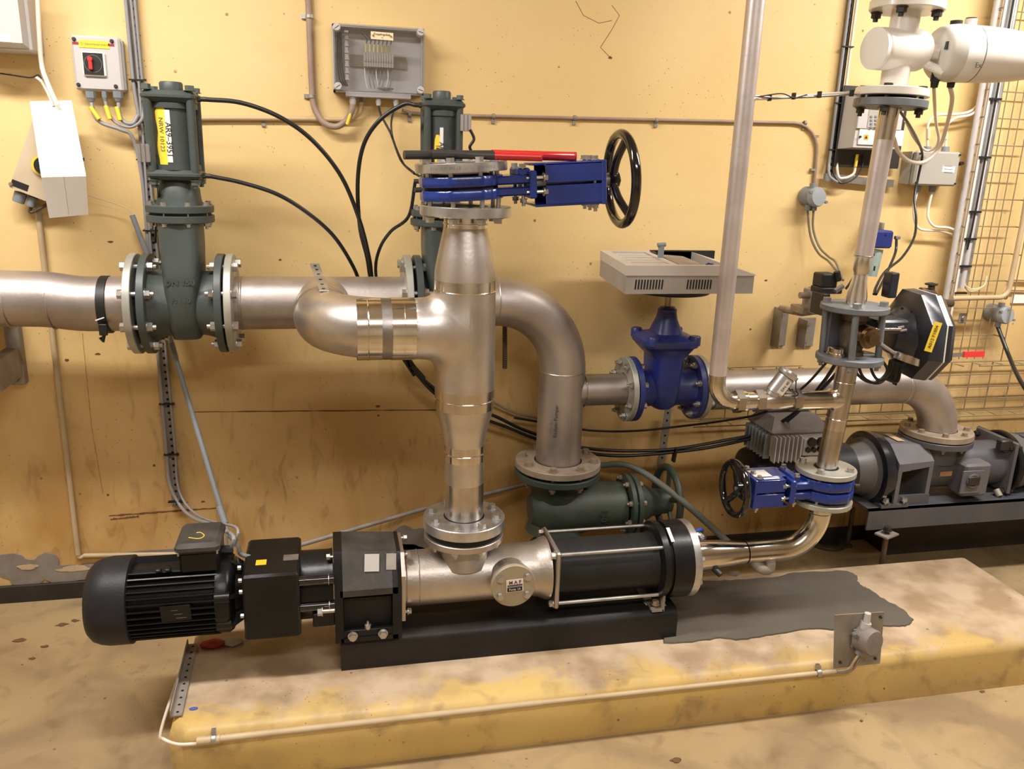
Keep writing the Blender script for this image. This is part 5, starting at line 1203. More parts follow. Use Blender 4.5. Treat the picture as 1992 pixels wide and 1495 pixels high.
# slanted isolator behind
si = thing('slanted_isolator', 'dusty beige isolator box hung askew behind the white cover', 'isolator switch', W(50, 330, 2.69))
q = [W(62, 236, 2.68), W(112, 246, 2.68), W(102, 396, 2.68), W(18, 364, 2.68)]
obj('isolator_body', MB().prism(q, (0, .066, 0)), 'beige', si)
dx_ = (q[2]-q[3]).normalized(); dz_ = V((-dx_.z, 0, dx_.x))
plate(si, 'nameplate', W(39, 363, 2.68)+V((0, .0, .004)), dx_, dz_, .045, .018, .001, 'ink')
bolt(si, W(18, 358, 2.68)+V((.004, 0, 0)), W(18, 358, 2.68)+V((.004, .006, 0)), .004, 'boltrust', 'screw', nut=False)
for u, v, r in ((38, 384, .018), (62, 392, .014)):
    p = W(u, v, 2.71); obj('gland', MB().cyl(p+dz_*.014, p-dz_*.014, r, r*.92, n=10), 'greyp2', si)
obj('rotary_knob', MB().cyl(W(84, 322, 2.68), W(84, 322, 2.665), .024, n=24), 'rubber', si); obj('knob_plate', MB().cyl(W(84, 322, 2.68), W(84, 322, 2.677), .030, n=24), 'yellow', si)
cable('brown_cable', [W(64, 398, 2.71), W(58, 410, 2.71), W(64, 412, 2.71), W(84, 402, 2.71), W(100, 392, 2.72)], .0045, 'dull', 'short brown cable curling under the slanted isolator')
# cream conduit down the wall then along the floor line
cn = thing('cream_conduit', 'cream conduit pipe running down the wall at far left then along above the floor', 'conduit', W(120, 760, 2.735))
for a_, b_, r in (((72, 395), (152, 1078), .0085), ((163, 1080), (345, 1077), .0075)): obj('pipe', MB().tube([W(*a_, 2.738), W(*b_, 2.738)], r, 14), 'cream', cn)
obj('bend', MB().tube(crom([W(152, 1076, 2.738), W(155, 1084, 2.738), W(164, 1080, 2.738)], 5), .006, 10), 'beige', cn)
st_ = thing('grey_pipe_stub', 'short grey pipe stub leaning beside the perforated rail left of the green valve', 'pipe', W(270, 455, 2.70))
obj('pipe', MB().tube([W(257, 418, 2.7), W(288, 500, 2.7), W(342, 700, 2.7)], .008, 14), 'greyp2', st_)
cable('thin_wire', [W(170, 380, 2.70), W(205, 390, 2.71), W(235, 400, 2.71), W(250, 408, 2.70), W(257, 418, 2.7)], .0014, 'beige', 'thin bare wire from the white cover to the grey pipe stub')
# rotary isolator switch
sw = thing('isolator_switch', 'light grey safety isolator with a red handle on a black square and yellow label', 'switch', W(190, 120, 2.67))
k = MB(); a, b = wbox(k, 139, 68, 246, 180, 2.715, YW, .008); obj('switch_box', k, 'greyp', sw)
bx, by = lambda f: a.x+(b.x-a.x)*f, lambda f: a.z+(b.z-a.z)*f
k = MB(); k.box((bx(.0), 2.70, by(1.0)), (bx(.975), 2.717, by(.0)), .006); obj('switch_lid', k, 'greyp', sw)
lid = 2.6995
plate(sw, 'yellow_label', (bx(.46), lid, by(.155)), (1, 0, 0), (0, 0, 1), (b.x-a.x)*.60, .020, .0008, 'yellowlab')
text(sw, '○ Säkerhetsbrytare', (bx(.46), lid-.001, by(.155)), (1, 0, 0), (0, 0, 1), .0088, 'inkgrey')
for f in (.09, .80): plate(sw, 'red_strip', (bx(f), lid, by(.15)), (1, 0, 0), (0, 0, 1), .016, .006, .0008, 'redcloth')
k = MB(); k.box((bx(.20), lid-.008, by(.74)), (bx(.66), lid, by(.29)), .004); obj('switch_frame', k, 'whitebox', sw)
k = MB(); k.box((bx(.225), lid-.0095, by(.71)), (bx(.62), lid-.007, by(.315)), .0005); obj('switch_face', k, 'ink', sw)
cx_, cz_ = bx(.42), by(.51)
obj('dial_ring', MB().ring((cx_, lid-.0095, cz_), (cx_, lid-.0103, cz_), .0235, .0222, 32, .0001), 'inkgrey', sw)
k = MB(); k.box((cx_-.0105, lid-.02, cz_-.017), (cx_-.001, lid-.009, cz_+.013), .002); k.cyl((cx_-.0055, lid-.009, cz_+.012), (cx_-.0055, lid-.021, cz_+.012), .0062, n=18); obj('red_lever', k, 'redbright', sw)
for fx in (.07, .82):
    for fz in (.08, .90): bolt(sw, (bx(fx), lid-.0005, by(fz)), (bx(fx), lid+.003, by(fz)), .0038, 'boltdark', 'screw', nut=False)
gl = []
for u, r in ((176, .014), (203, .0075), (229, .014)):
    p = W(u, 182, 2.71); k = MB(); k.cyl(p+V((0, 0, .006)), p-V((0, 0, .012)), r, n=8); k.cyl(p-V((0, 0, .012)), p-V((0, 0, .022)), r*.9, r*.6, n=14); obj('gland', k, 'greyp2', sw); gl.append(p-V((0, 0, .02)))
# grey cables + rail
ra = thing('perforated_rail', 'long perforated steel rail carrying grey cables down the wall behind the left green valve', 'cable rail', W(300, 500, 2.74))
r0, r1 = W(250, -60, 2.742), W(344, 985, 2.742); dd = (r1-r0).normalized(); ss = V((dd.z, 0, -dd.x))
if ss.x < 0: ss = -ss
k = MB(); k.obox((r0+r1)/2, dd, ss, (0, 1, 0), (r1-r0).length, .028, .003); k.obox((r0+r1)/2+ss*.013-V((0, .004, 0)), dd, ss, (0, 1, 0), (r1-r0).length, .002, .01); obj('rail_strip', k, 'galvdull', ra)
k = MB(); n_ = 72
for i in range(n_):
    p = r0+dd*((r1-r0).length*(i+.5)/n_)-V((0, .0018, 0))+ss*.002; k.cyl(p, p-V((0, .0006, 0)), .0042, n=8)
obj('rail_holes', k, 'darkhole', ra, kind='stuff')
def rp(v, o, y=2.728):
    f = (v+60)/1045; p = r0+dd*((r1-r0).length*f)+ss*o; return V((p.x, y, p.z))
gg = 'grey cables on the perforated rail'
cable('grey_cable', [rp(-60, -.012), rp(60, -.012), rp(140, -.011), rp(200, -.004), W(268, 225, 2.71), W(258, 240, 2.70), W(240, 236, 2.70), W(232, 220, 2.705), gl[2]], .0055, 'greycable', 'thick grey cable curling from the rail up into the right gland of the isolator')
cable('grey_cable', [rp(-60, .012), rp(100, .012), rp(160, .014), W(281, 200, 2.71), W(276, 232, 2.70), W(255, 247, 2.70), W(228, 240, 2.70), W(212, 222, 2.705), gl[1]], .0045, 'greycable', 'grey cable looping from the rail into the middle gland of the isolator')
cable('grey_cable', [gl[0], W(184, 225, 2.70), W(200, 240, 2.70), W(235, 252, 2.70), W(258, 268, 2.71), rp(300, -.012), rp(420, -.012), rp(560, -.012), rp(700, -.013), rp(860, -.014), rp(930, -.012), W(352, 985, 2.71), W(378, 1008, 2.6), W(412, 1020, 2.35), V((bx2+.02, 2.07, tz0+.06)), V((bx2+.018, 2.05, tz0+.032))], .0055, 'greycable', 'long grey cable from the left isolator gland down the rail to the black motor', seg=6)
cable('grey_cable', [rp(250, .012), rp(300, .010), rp(420, .012), rp(560, .012), rp(700, .012), rp(860, .013), rp(925, .011), W(358, 975, 2.71), W(385, 1002, 2.62), W(420, 1016, 2.4), V((bx2+.03, 2.09, tz0+.07)), V((bx2+.024, 2.065, tz0+.03))], .004, 'greycable', 'thinner grey cable on the right of the rail to the black motor', seg=6)
cable('grey_cable', [rp(-60, .002, 2.722), rp(80, .004, 2.722), rp(200, .003, 2.722), rp(290, .0, 2.722), rp(420, -.004, 2.722), rp(620, -.004, 2.722)], .0035, 'greycable', 'thin grey cable lying over the middle of the rail')
for v, w_n in ((128, 'beside the isolator switch'), (202, 'just below the isolator switch'), (270, 'where the isolator cables join the rail'), (402, 'beside the top of the grey pipe stub'), (752, 'upper of three below the wide pipe'), (862, 'middle of three below the wide pipe'), (968, 'lowest on the rail above the motor')):
    p = rp(v, 0, 2.724); k = MB(); k.obox(p, ss, (0, 1, 0), dd, .044, .014, .004); k.obox(p+ss*.022+V((0, -.006, 0)), ss, (0, 1, 0), dd, .008, .007, .006); tag(obj('cable_tie', k, 'rubber'), 'black tie on the perforated rail '+w_n, 'cable tie', 'black ties on the perforated rail')
for i, (a_, b_) in enumerate((((176, 208), (193, 232)), ((206, 206), (214, 232)), ((227, 208), (234, 234)))):
    tag(obj('cable_marker', MB().tube([W(*a_, 2.698), W(*b_, 2.692)], .0062, 10), 'yellow'), ['leftmost', 'middle', 'rightmost'][i]+' yellow marker sleeve on the cables below the isolator', 'cable marker', 'yellow markers below the isolator')
cable('black_cable', [rp(225, .012), W(288, 256, 2.68), W(296, 285, 2.6), W(296, 305, 2.45)], .0028, 'rubber', 'thin black cable from the rail to the sensor of the left green valve')
cable('black_cable', [W(300, 340, 2.45), W(306, 360, 2.45), W(309, 380, 2.46), W(304, 402, 2.6), rp(425, .01)], .0034, 'rubber', 'short black cable below the sensor of the left green valve')
# slanting conduit from behind the valve to the gearbox
sc_ = thing('slanted_conduit', 'grey conduit slanting down the wall from the left green valve to the black gearbox', 'conduit', W(390, 850, 2.6))
obj('pipe', MB().tube([W(333, 668, 2.62), W(433, 1000, 2.40)], .0078, 14), 'greyp2', sc_)
obj('sleeve', MB().tube([W(333, 668, 2.62), W(341, 695, 2.602)], .0095, 14), 'greyp2', sc_); obj('sleeve', MB().tube([W(427, 985, 2.41), W(438, 1018, 2.38)], .0105, 14), 'greyp2', sc_)
cable('grey_cable', [W(436, 1014, 2.385), W(446, 1040, 2.3), W(462, 1060, 2.2), V((gx0-.012, 2.07, gt+.0)), V((gx0+.012, 2.06, gt-.006))], .006, 'greyp2', 'grey cable from the slanted conduit into the black gearbox')
cable('grey_cable', [W(437, 1016, 2.385), W(441, 1045, 2.28), W(440, 1085, 2.15), W(447, 1100, 2.1), V((mx2+.01, 2.1, ZP+.1))], .004, 'greyp2', 'thin grey cable hanging from the slanted conduit to the motor end')
dcn = thing('rising_conduit', 'thin grey conduit rising along the foot of the wall behind the tall column', 'conduit', W(820, 1000, 2.72))
obj('pipe', MB().tube([W(575, 1062, 2.62), W(822, 990, 2.70), W(1020, 942, 2.73)], .008, 14), 'galvdull', dcn)

# ================================================================ WALL EQUIPMENT, MIDDLE
cj = thing('clear_junction_box', 'grey terminal box with a clear screwed lid high on the wall between the green valves', 'junction box', W(735, 110, 2.66))
a = W(646, 42, 2.66); b = W(827, 187, 2.66); X0, X1, Z0, Z1 = a.x, b.x, b.z+.004, a.z
k = MB(); t_ = .006
k.box((X0, YW-.008, Z0), (X1, YW, Z1)); k.box((X0, 2.70, Z0), (X0+t_, YW, Z1)); k.box((X1-t_, 2.70, Z0), (X1, YW, Z1)); k.box((X0, 2.70, Z0), (X1, YW, Z0+t_)); k.box((X0, 2.70, Z1-t_), (X1, YW, Z1)); obj('box_shell', k, 'greyp', cj)
k = MB(); q_ = .004
k.box((X0+.002, 2.665, Z0+.002), (X1-.002, 2.6675, Z1-.002), .001)
for (x0_, x1_, z0_, z1_) in ((X0+.002, X0+.0045, Z0+.002, Z1-.002), (X1-.0045, X1-.002, Z0+.002, Z1-.002), (X0+.002, X1-.002, Z0+.002, Z0+.0045), (X0+.002, X1-.002, Z1-.0045, Z1-.002)): k.box((x0_, 2.6675, z0_), (x1_, 2.70, z1_))
obj('clear_lid', k, 'glass', cj, label='clear plastic lid')
for x in (X0+.013, X1-.013):
    for z in (Z0+.013, Z1-.013):
        obj('lid_screw', MB().lathe((x, 2.70, z), (0, -1, 0), [(0, .011), (.036, .011), (.0385, .009)], 20), 'greyp', cj)
        plate(cj, 'screw_slot', (x, 2.6612, z), (1, 0, .7 if x < .1 else -.3), (0, 0, 1), .015, .0016, .0004, 'ink')
xm_, zm_ = X0+(X1-X0)*.5, Z0+(Z1-Z0)*.5
k = MB(); k.box((X0+.05, 2.735, zm_-.018), (X1-.05, 2.742, zm_+.016)); obj('din_rail', k, 'galvdull', cj)
for i in range(12):
    k = MB(); x = xm_-.045+i*.0075; k.box((x, 2.70, zm_-.02), (x+.007, 2.736, zm_+.02), .001); k.box((x+.001, 2.698, zm_-.005), (x+.006, 2.7, zm_+.004)); obj('terminal', k, 'greybox', cj)
for i in range(7):
    x = xm_-.038+i*.012; z = zm_+.024; obj('wire_sleeve', MB().tube([(x, 2.712, z), (x+.001, 2.708, z+.022)], .0032, 8), 'yellowpale', cj)
    obj('wire', MB().tube(crom([(x+.001, 2.709, z+.02), (x+.004, 2.712, z+.035), (x-.01, 2.72, z+.05)], 4), .0013, 6), 'rubber', cj)
for i in range(8):
    x = xm_-.042+i*.0115; obj('wire', MB().tube(crom([(x, 2.715, zm_-.02), (x+.001, 2.712, zm_-.05), (x+(.012 if i < 4 else -.012)*.6, 2.715, Z0+.014)], 4), .0015, 6), 'greyp2' if i % 3 else 'paper', cj)
k = MB()
for i in range(3): k.tube(crom([(X0+.016+i*.005, 2.72, Z1-.02), (X0+.014+i*.006, 2.715, zm_), (X0+.018+i*.007, 2.70, Z0+.04), (X0+.03+i*.006, 2.71, Z0+.018)], 5), .0022, 6)
obj('cable_cores', k, 'rubber', cj)
k = MB(); k.box((X0+.036, 2.70, Z0+.03), (X0+.046, 2.712, Z1-.03), .001)
for i in range(8): k.box((X0+.035, 2.697, Z0+.034+i*.019), (X0+.047, 2.713, Z0+.04+i*.019))
obj('cable_strap_strip', k, 'paperd', cj)
k = MB(); k.torus((xm_+.02, 2.715, Z0+.016), (0, 0, 1), .022, .003, 24, 6); obj('cable_loop', k, 'greyp2', cj)
lbp = plate(cj, 'cream_label', (xm_+.008, 2.6645, Z1-.030), (1, 0, -.02), (0, 0, 1), .066, .021, .001, 'creamlab')
text(lbp, 'Kopplingslåda', (xm_+.008, 2.6630, Z1-.026), (1, 0, -.02), (0, 0, 1), .0088, 'ink'); text(lbp, '12', (xm_+.008, 2.6630, Z1-.035), (1, 0, -.02), (0, 0, 1), .006, 'inkgrey')
for s_ in (-.026, .026): bolt(cj, (xm_+.008+s_, 2.663, Z1-.030), (xm_+.008+s_, 2.665, Z1-.030), .002, 'boltrust', 'screw', nut=False)
k = MB(); k.box((X0+.035, 2.69, Z0-.013), (X1-.04, 2.74, Z0), .001); obj('gland_plate', k, 'greyp', cj)
def gland(par, u, v, y, r, mt='greyp', h=.032):
    p = W(u, v, y); k = MB(); k.cyl(p, p-V((0, 0, h*.35)), r, n=8); k.cyl(p-V((0, 0, h*.35)), p-V((0, 0, h*.6)), r*.8, n=14); k.cyl(p-V((0, 0, h*.6)), p-V((0, 0, h)), r*.92, r*.6, n=10); obj('gland', k, mt, par); return p-V((0, 0, h-.003))
g1 = gland(cj, 686, 183, 2.705, .0125); g2 = gland(cj, 736, 184, 2.705, .010); g3 = gland(cj, 770, 185, 2.705, .010); g4 = gland(cj, 702, 187, 2.725, .007, 'greyp2', .02)
tc1 = thing('tan_conduit', 'tan conduit dropping left of the clear junction box and curling up into it', 'conduit', W(610, 120, 2.735))
obj('pipe', MB().tube(crom([W(597, -60, 2.735), W(600, 0, 2.735), W(604, 100, 2.735), W(608, 185, 2.735), W(614, 215, 2.73), W(632, 240, 2.72), W(655, 246, 2.715), W(674, 234, 2.71), W(684, 216, 2.705), g1], 6), .0095, 14), 'tanpipe', tc1)
for v in (32, 187):
    p = W(602 if v < 90 else 607, v, 2.735); k = MB(); k.ring(p-V((0, 0, .006)), p+V((0, 0, .006)), .0125, .009, 18); k.box((p.x-.024, 2.742, p.z-.006), (p.x, YW, p.z+.006)); obj('clip', k, 'galv', tc1)
tag(obj('cable_marker', MB().tube([W(686, 208, 2.702), W(675, 242, 2.700)], .005, 10), 'yellow'), 'yellow marker sleeve below the clear junction box', 'cable marker')
lc = thing('wall_conduit', 'thin tan conduit clipped level along the wall ending at a round junction box', 'conduit', W(1000, 222, 2.74))
obj('pipe', MB().tube(crom([W(300, 232, 2.74), W(404, 230, 2.74), W(500, 230, 2.74), W(600, 231, 2.74), W(672, 232, 2.738), W(696, 222, 2.73), W(703, 205, 2.727), g4], 6), .0075, 12), 'cream2', lc)
obj('pipe', MB().tube(fil([W(783, 214, 2.735), W(800, 220, 2.742), W(920, 225, 2.742), W(1275, 233, 2.742), W(1594, 240, 2.742), W(1583, 365, 2.742)], [.03, .1, .1, .1, .02], 6), .0052, 12), 'tanpipe', lc)
for u, v in ((512, 231), (797, 222), (960, 226), (1118, 229), (1277, 234), (1566, 239)):
    p = W(u, v, 2.742); k = MB(); k.ring(p-V((.005, 0, 0)), p+V((.005, 0, 0)), .0085, .005, 14); k.box((p.x-.006, 2.744, p.z-.022), (p.x+.006, YW, p.z)); obj('clip', k, 'galvdull', lc)
for u, v in ((1588, 265), (1583, 330)): p = W(u, v, 2.742); obj('clip', MB().box((p.x-.012, 2.738, p.z-.004), (p.x+.008, YW, p.z+.004)), 'galvdull', lc)
def rbox(name, u, v, y, label, mt='greyp2', A=(.18, -1, .1), r=.034, nb=2):
    t = thing(name, label, 'junction box', W(u, v, y)); c_ = W(u, v, y); A = V(A).normalized()
    c0 = V((c_.x-.012, YW-.0, c_.z)); k = MB(); k.cyl(c0, c_+V((0, .012, 0)), r*1.02, r, n=32); k.box((c_.x-r, YW-.03, c_.z-r*.7), (c_.x+r*.3, YW, c_.z+r*.7), .006); obj('box_base', k, mt, t)
    obj('lid', MB().lathe(c_+A*-.014, A, [(0, r*.99), (.018, r), (.024, r*.9), (.025, r*.2)], 36), 'lidgrey', t)
    k = MB(); k.cyl(c_+V((-.01, .02, r*.8)), c_+V((-.01, .02, r*1.35)), .012, n=10); obj('gland', k, mt, t)
    outs = []
    for i in range(nb):
        dx = (-.018+i*.024) if nb > 1 else -.008; p = c_+V((dx-.002, .02, -r*.85)); k = MB(); k.cyl(p, p-V((0, 0, .02)), .0105, n=10); obj('gland', k, mt, t); outs.append(p-V((0, 0, .018)))
    for s_ in (-1, 1): obj('lug', MB().cyl(c_+V((s_*r*.95, .0, -s_*r*.5)), c_+V((s_*r*.95, -.012, -s_*r*.5)), .005, n=10), mt, t)
    return t, outs
M['lidgrey'] = mat('lid_grey', srgb(150, 156, 160), 0.45)
j1, o1 = rbox('round_junction_box', 1590, 383, 2.695, 'round grey junction box on the wall at the end of the long tan conduit')
cable('grey_green_cable', [o1[0], W(1577, 460, 2.71), W(1592, 492, 2.68), W(1612, 508, 2.6), W(1630, 530, 2.45)], .004, 'cabgreen', 'left grey green cable hanging below the round wall junction box')
cable('grey_green_cable', [o1[1], W(1582, 445, 2.71), W(1594, 480, 2.68), W(1612, 499, 2.6), W(1626, 510, 2.5), W(1640, 545, 2.42)], .004, 'cabgreen', 'right grey green cable hanging below the round wall junction box')
# pneumatic hoses
def hose(pts, r, label): return cable('air_hose', pts, r, 'hoseblack', label, 'hose', n=12)
zt1, zt2 = 1.622, 1.632
h1 = V((xv1+hw1*1.03+.018, YB-.03, zt1-.018)); h2 = V((xv1+hw1*1.03+.018, YB-.03, zc1+.012)); h3 = V((xv2-hw2*1.03-.018, YB-.03, zt2-.018)); h4 = V((xv2-hw2*1.03-.018, YB-.03, zc2+.012))
hose([h1, W(470, 200, 2.48), W(545, 228, 2.48), W(610, 275, 2.5), W(665, 345, 2.53), W(700, 430, 2.56), W(718, 500, 2.6), W(728, 560, 2.64), W(760, 640, 2.66), W(800, 720, 2.68)], .0062, 'upper black air hose arching from the left green valve head')
hose([h2, W(470, 355, 2.48), W(540, 378, 2.49), W(600, 415, 2.52), W(650, 460, 2.56), W(688, 520, 2.6), W(712, 580, 2.64), W(760, 660, 2.66), W(806, 730, 2.68)], .0058, 'lower black air hose arching from the foot of the left green valve cylinder')
hose([h3, W(785, 203, 2.49), W(740, 232, 2.5), W(708, 280, 2.52), W(696, 350, 2.54), W(700, 440, 2.58), W(714, 500, 2.61), W(726, 560, 2.64), W(765, 650, 2.66), W(812, 722, 2.68)], .0062, 'black air hose curling left from the head of the second green valve')
hose([h4, W(795, 420, 2.5), W(760, 450, 2.54), W(738, 485, 2.58), W(731, 530, 2.62), W(745, 600, 2.65), W(790, 690, 2.66), W(826, 735, 2.68)], .005, 'short black hose from the foot of the second green valve cylinder')
cable('black_cable', [g2, W(742, 225, 2.70), W(758, 255, 2.68), W(764, 270, 2.66), W(780, 312, 2.6), W(800, 332, 2.52), W(820, 345, 2.5)], .0034, 'rubber', 'black sensor cable from the middle gland of the clear junction box')
cable('black_cable', [g3, W(764, 222, 2.70), W(761, 245, 2.68), W(766, 275, 2.66), W(785, 318, 2.6), W(806, 338, 2.5)], .003, 'rubber', 'black sensor cable from the right gland of the clear junction box')
cable('black_cable', [V((xv2+hw2+.012, 2.42, zt2-.08)), W(922, 270, 2.42), W(914, 285, 2.42), W(917, 298, 2.43), W(914, 330, 2.45)], .0042, 'rubber', 'knotted black cable hanging from the sensor of the second green valve')
# hoses below, running right
low = [([W(800, 712, 2.66), W(838, 750, 2.66), W(900, 790, 2.67), W(960, 808, 2.68), W(1010, 832, 2.69), W(1060, 850, 2.69), W(1120, 868, 2.66), W(1200, 876, 2.60), W(1300, 874, 2.56), W(1400, 858, 2.52), W(1480, 840, 2.46), W(1550, 800, 2.35), W(1600, 745, 2.28), W(1630, 700, 2.25)], .006, 'topmost of the black hoses sagging along the wall to the right'),
       ([W(806, 722, 2.66), W(850, 768, 2.66), W(920, 806, 2.67), W(985, 830, 2.68), W(1040, 852, 2.68), W(1120, 876, 2.66), W(1200, 886, 2.6), W(1300, 880, 2.56), W(1400, 866, 2.52), W(1500, 838, 2.44), W(1575, 780, 2.33), W(1640, 712, 2.26)], .006, 'lowest black hose sagging along the wall to the right'),
       ([W(1000, 812, 2.7), W(1060, 822, 2.7), W(1140, 836, 2.7), W(1230, 838, 2.7), W(1330, 828, 2.66), W(1420, 816, 2.55), W(1490, 800, 2.42), W(1560, 755, 2.3), W(1612, 700, 2.24)], .0042, 'thin black cable passing behind the blue gate valve to the right'),
       ([W(960, 783, 2.72), W(1000, 802, 2.72), W(1050, 814, 2.72), W(1140, 834, 2.72)], .0042, 'thin grey cable behind the tall column joining the black hoses')]
for i, (pts, r, lb_) in enumerate(low): hose(pts, r, lb_) if i < 3 else cable('grey_cable', pts, r, 'galvdull', lb_)
tag(obj('cable_tie', MB().obox(W(1312, 884, 2.55), (1, 0, 0), (0, 1, 0), (.1, 0, 1), .008, .02, .05), 'rubber'), 'black tie hanging from the hoses right of the lower green valve', 'cable tie')
# perforated hanger behind the lower valve
ph = thing('perforated_hanger', 'short perforated steel hanger on the wall below the blue gate valve', 'metal strip', W(1290, 870, 2.72))
p0, p1 = W(1300, 795, 2.72), W(1283, 925, 2.72); d_ = (p1-p0).normalized(); s_ = V((-d_.z, 0, d_.x)); k = MB(); k.obox((p0+p1)/2, d_, s_, (0, 1, 0), (p1-p0).length, .028, .003); obj('strip', k, 'galvdull', ph)
k = MB()
for i in range(9): p = p0+d_*((p1-p0).length*(i+.5)/9)-V((0, .0018, 0)); k.cyl(p, p-V((0, .0006, 0)), .004, n=8)
obj('strip_holes', k, 'darkhole', ph)
th = thing('threaded_rod', 'short rusty threaded rod hanging beside the tall column below the big elbow', 'threaded rod', W(982, 675, 2.6))
p0, p1 = W(982, 632, 2.6), W(982, 716, 2.6); k = MB(); n_ = 22; pr = []
for i in range(n_*2+1): pr.append(((p0-p1).length*i/(n_*2), .0088 if i % 2 else .0068))
k.lathe(p1, p0-p1, pr, 14); obj('rod', k, 'boltrust2', th)
# grey flexible hose over the lower valve
cable('grey_hose', [W(1170, 905, 2.62), W(1205, 902, 2.58), W(1240, 912, 2.54), W(1290, 945, 2.45), W(1340, 985, 2.36), W(1390, 1030, 2.26), W(1425, 1062, 2.18)], .011, 'hosegrey', 'thick grey green hose slanting over the lower green valve to the floor', 'hose')
# tapes on the green valve cylinders
def tape(par, cx, cy, r, a0, z0, z1, w_, mt, name='tape', seed=0, wob=0.0, lift=.0008):
    rnd = random.Random(seed); n = 10; k = MB(); rows = []
    for i in range(n+1):
        z = z0+(z1-z0)*i/n; wl_ = w_/2*(1+wob*math.sin(i*1.3+seed)-(.45 if wob and i in (0, n) else 0)); row = []
        for j in range(6):
            a = a0+(-wl_+2*wl_*j/5)/r; row.append((cx+(r+lift)*math.sin(a), cy-(r+lift)*math.cos(a), z))
        rows.append(row)
    k.loops(rows, False, False, close=False); return obj(name, k, mt, par)
zt_a, zt_b = W(330, 336, 2.44).z, W(330, 204, 2.44).z
tape(v1, xv1, YB, .058, -.42, zt_a, zt_b, .028, 'yellow', 'yellow_tape', 3, .22)
tape(v1, xv1, YB, .058, -.10, W(340, 316, 2.44).z, W(340, 214, 2.44).z, .013, 'paper', 'white_tape', 1, 0)
def vtext(par, s, cx, cy, r, a, zt, size, mt):      # letters stacked turned a quarter turn, following the cylinder
    n = V((math.sin(a), -math.cos(a), 0)); t_ = V((math.cos(a), math.sin(a), 0))
    p = V((cx, cy, 0))+n*(r+.0016); text(par, s, (p.x, p.y, zt), (0, 0, -1), t_, size, mt)
vtext(v1, 'AR9–3951', xv1, YB, .058, -.10, W(340, 272, 2.44).z, .021, 'ink'); vtext(v1, 'NRW 10123', xv1, YB, .058, -.42, W(330, 262, 2.44).z, .017, 'inkgrey')
tape(v2, xv2, YB, .051, -.34, zc2+.01, 1.535, .018, 'yellow', 'yellow_tape', 5, .1)
tape(v2, xv2, YB, .051, -.12, zc2+.02, 1.555, .010, 'paper', 'white_tape', 1, 0)
vtext(v2, 'AR9–3952', xv2, YB, .051, -.12, 1.475, .019, 'ink'); vtext(v2, '10123', xv2, YB, .051, -.34, 1.49, .014, 'ink')
text(v1, 'DN 150', (xv1, YB-.0985, ZA+.075), (1, 0, 0), (0, .0, 1), .024, 'green', bold=.0012)
text(v1, 'PN 10', (xv1, YB-.0985, ZA+.025), (1, 0, 0), (0, 0, 1), .02, 'green', bold=.001)

# ================================================================ RIGHT SIDE: ACTUATOR, PANEL, TRAYS
ac = thing('electric_actuator', 'charcoal electric valve actuator with a yellow label beside the bronze ball valve', 'actuator', W(1765, 650, 2.15))
c0 = W(1757, 648, 2.15); aa = V((1, -.18, -.03)).normalized(); ud_ = (.0, .38, .92)
k = MB(); k.lathe(c0, aa, [(-.012, .06), (-.01, .095), (0, .12), (.012, .138), (.05, .142), (.056, .138)], 8, ud=ud_); obj('actuator_housing', k, 'actuator', ac)
k = MB(); k.lathe(c0, aa, [(-.05, .052), (-.046, .06), (-.03, .066), (-.012, .092), (0, .098)], 44); obj('housing_dome', k, 'actuator', ac)
k = MB(); k.lathe(c0+aa*.058, aa, [(0, .138), (.014, .14), (.03, .128), (.036, .08)], 8, ud=ud_); obj('actuator_cover', k, 'actuator', ac)
k = MB(); k.lathe(c0+aa*.055, aa, [(0, .1415), (.0035, .1415)], 8, ud=ud_); obj('white_rim', k, 'whitebox', ac)
q = W(1815, 655, 2.018); plate(ac, 'yellow_label', q, (.22, 0, 1), (-1, .15, .22), .088, .024, .001, 'yellow'); text(ac, 'A012 F1004', q+V((0, -.0018, 0)), (.22, 0, 1), (-1, .15, .22), .014, 'ink')
k = MB(); a = W(1692, 628, 2.06); b = W(1752, 632, 2.07); k.box((a.x, 2.03, b.z-.018), (b.x, 2.11, b.z+.022), .006); obj('drive_arm', k, 'actuator', ac)
obj('chrome_rod', MB().cyl(W(1700, 640, 2.01), W(1752, 640, 2.01), .004, n=12), 'polish', ac)
k = MB()
for p in ((1752, 637), (1757, 643)): k.tube([W(p[0]-6, p[1], 2.01), W(p[0]+6, p[1]-2, 2.01)], .003, 8)
obj('clevis_pin', k, 'silver', ac)
for u, v in ((1728, 605), (1755, 600), (1773, 606)): obj('housing_screw', MB().cyl(W(u, v, 2.075), W(u, v, 2.068), .004, n=10), 'darkhole', ac)
k = MB(); bpx(k, 1728, 531, 1752, 580, 2.24, 2.28, .003); obj('plug_connector', k, 'actuator', ac)
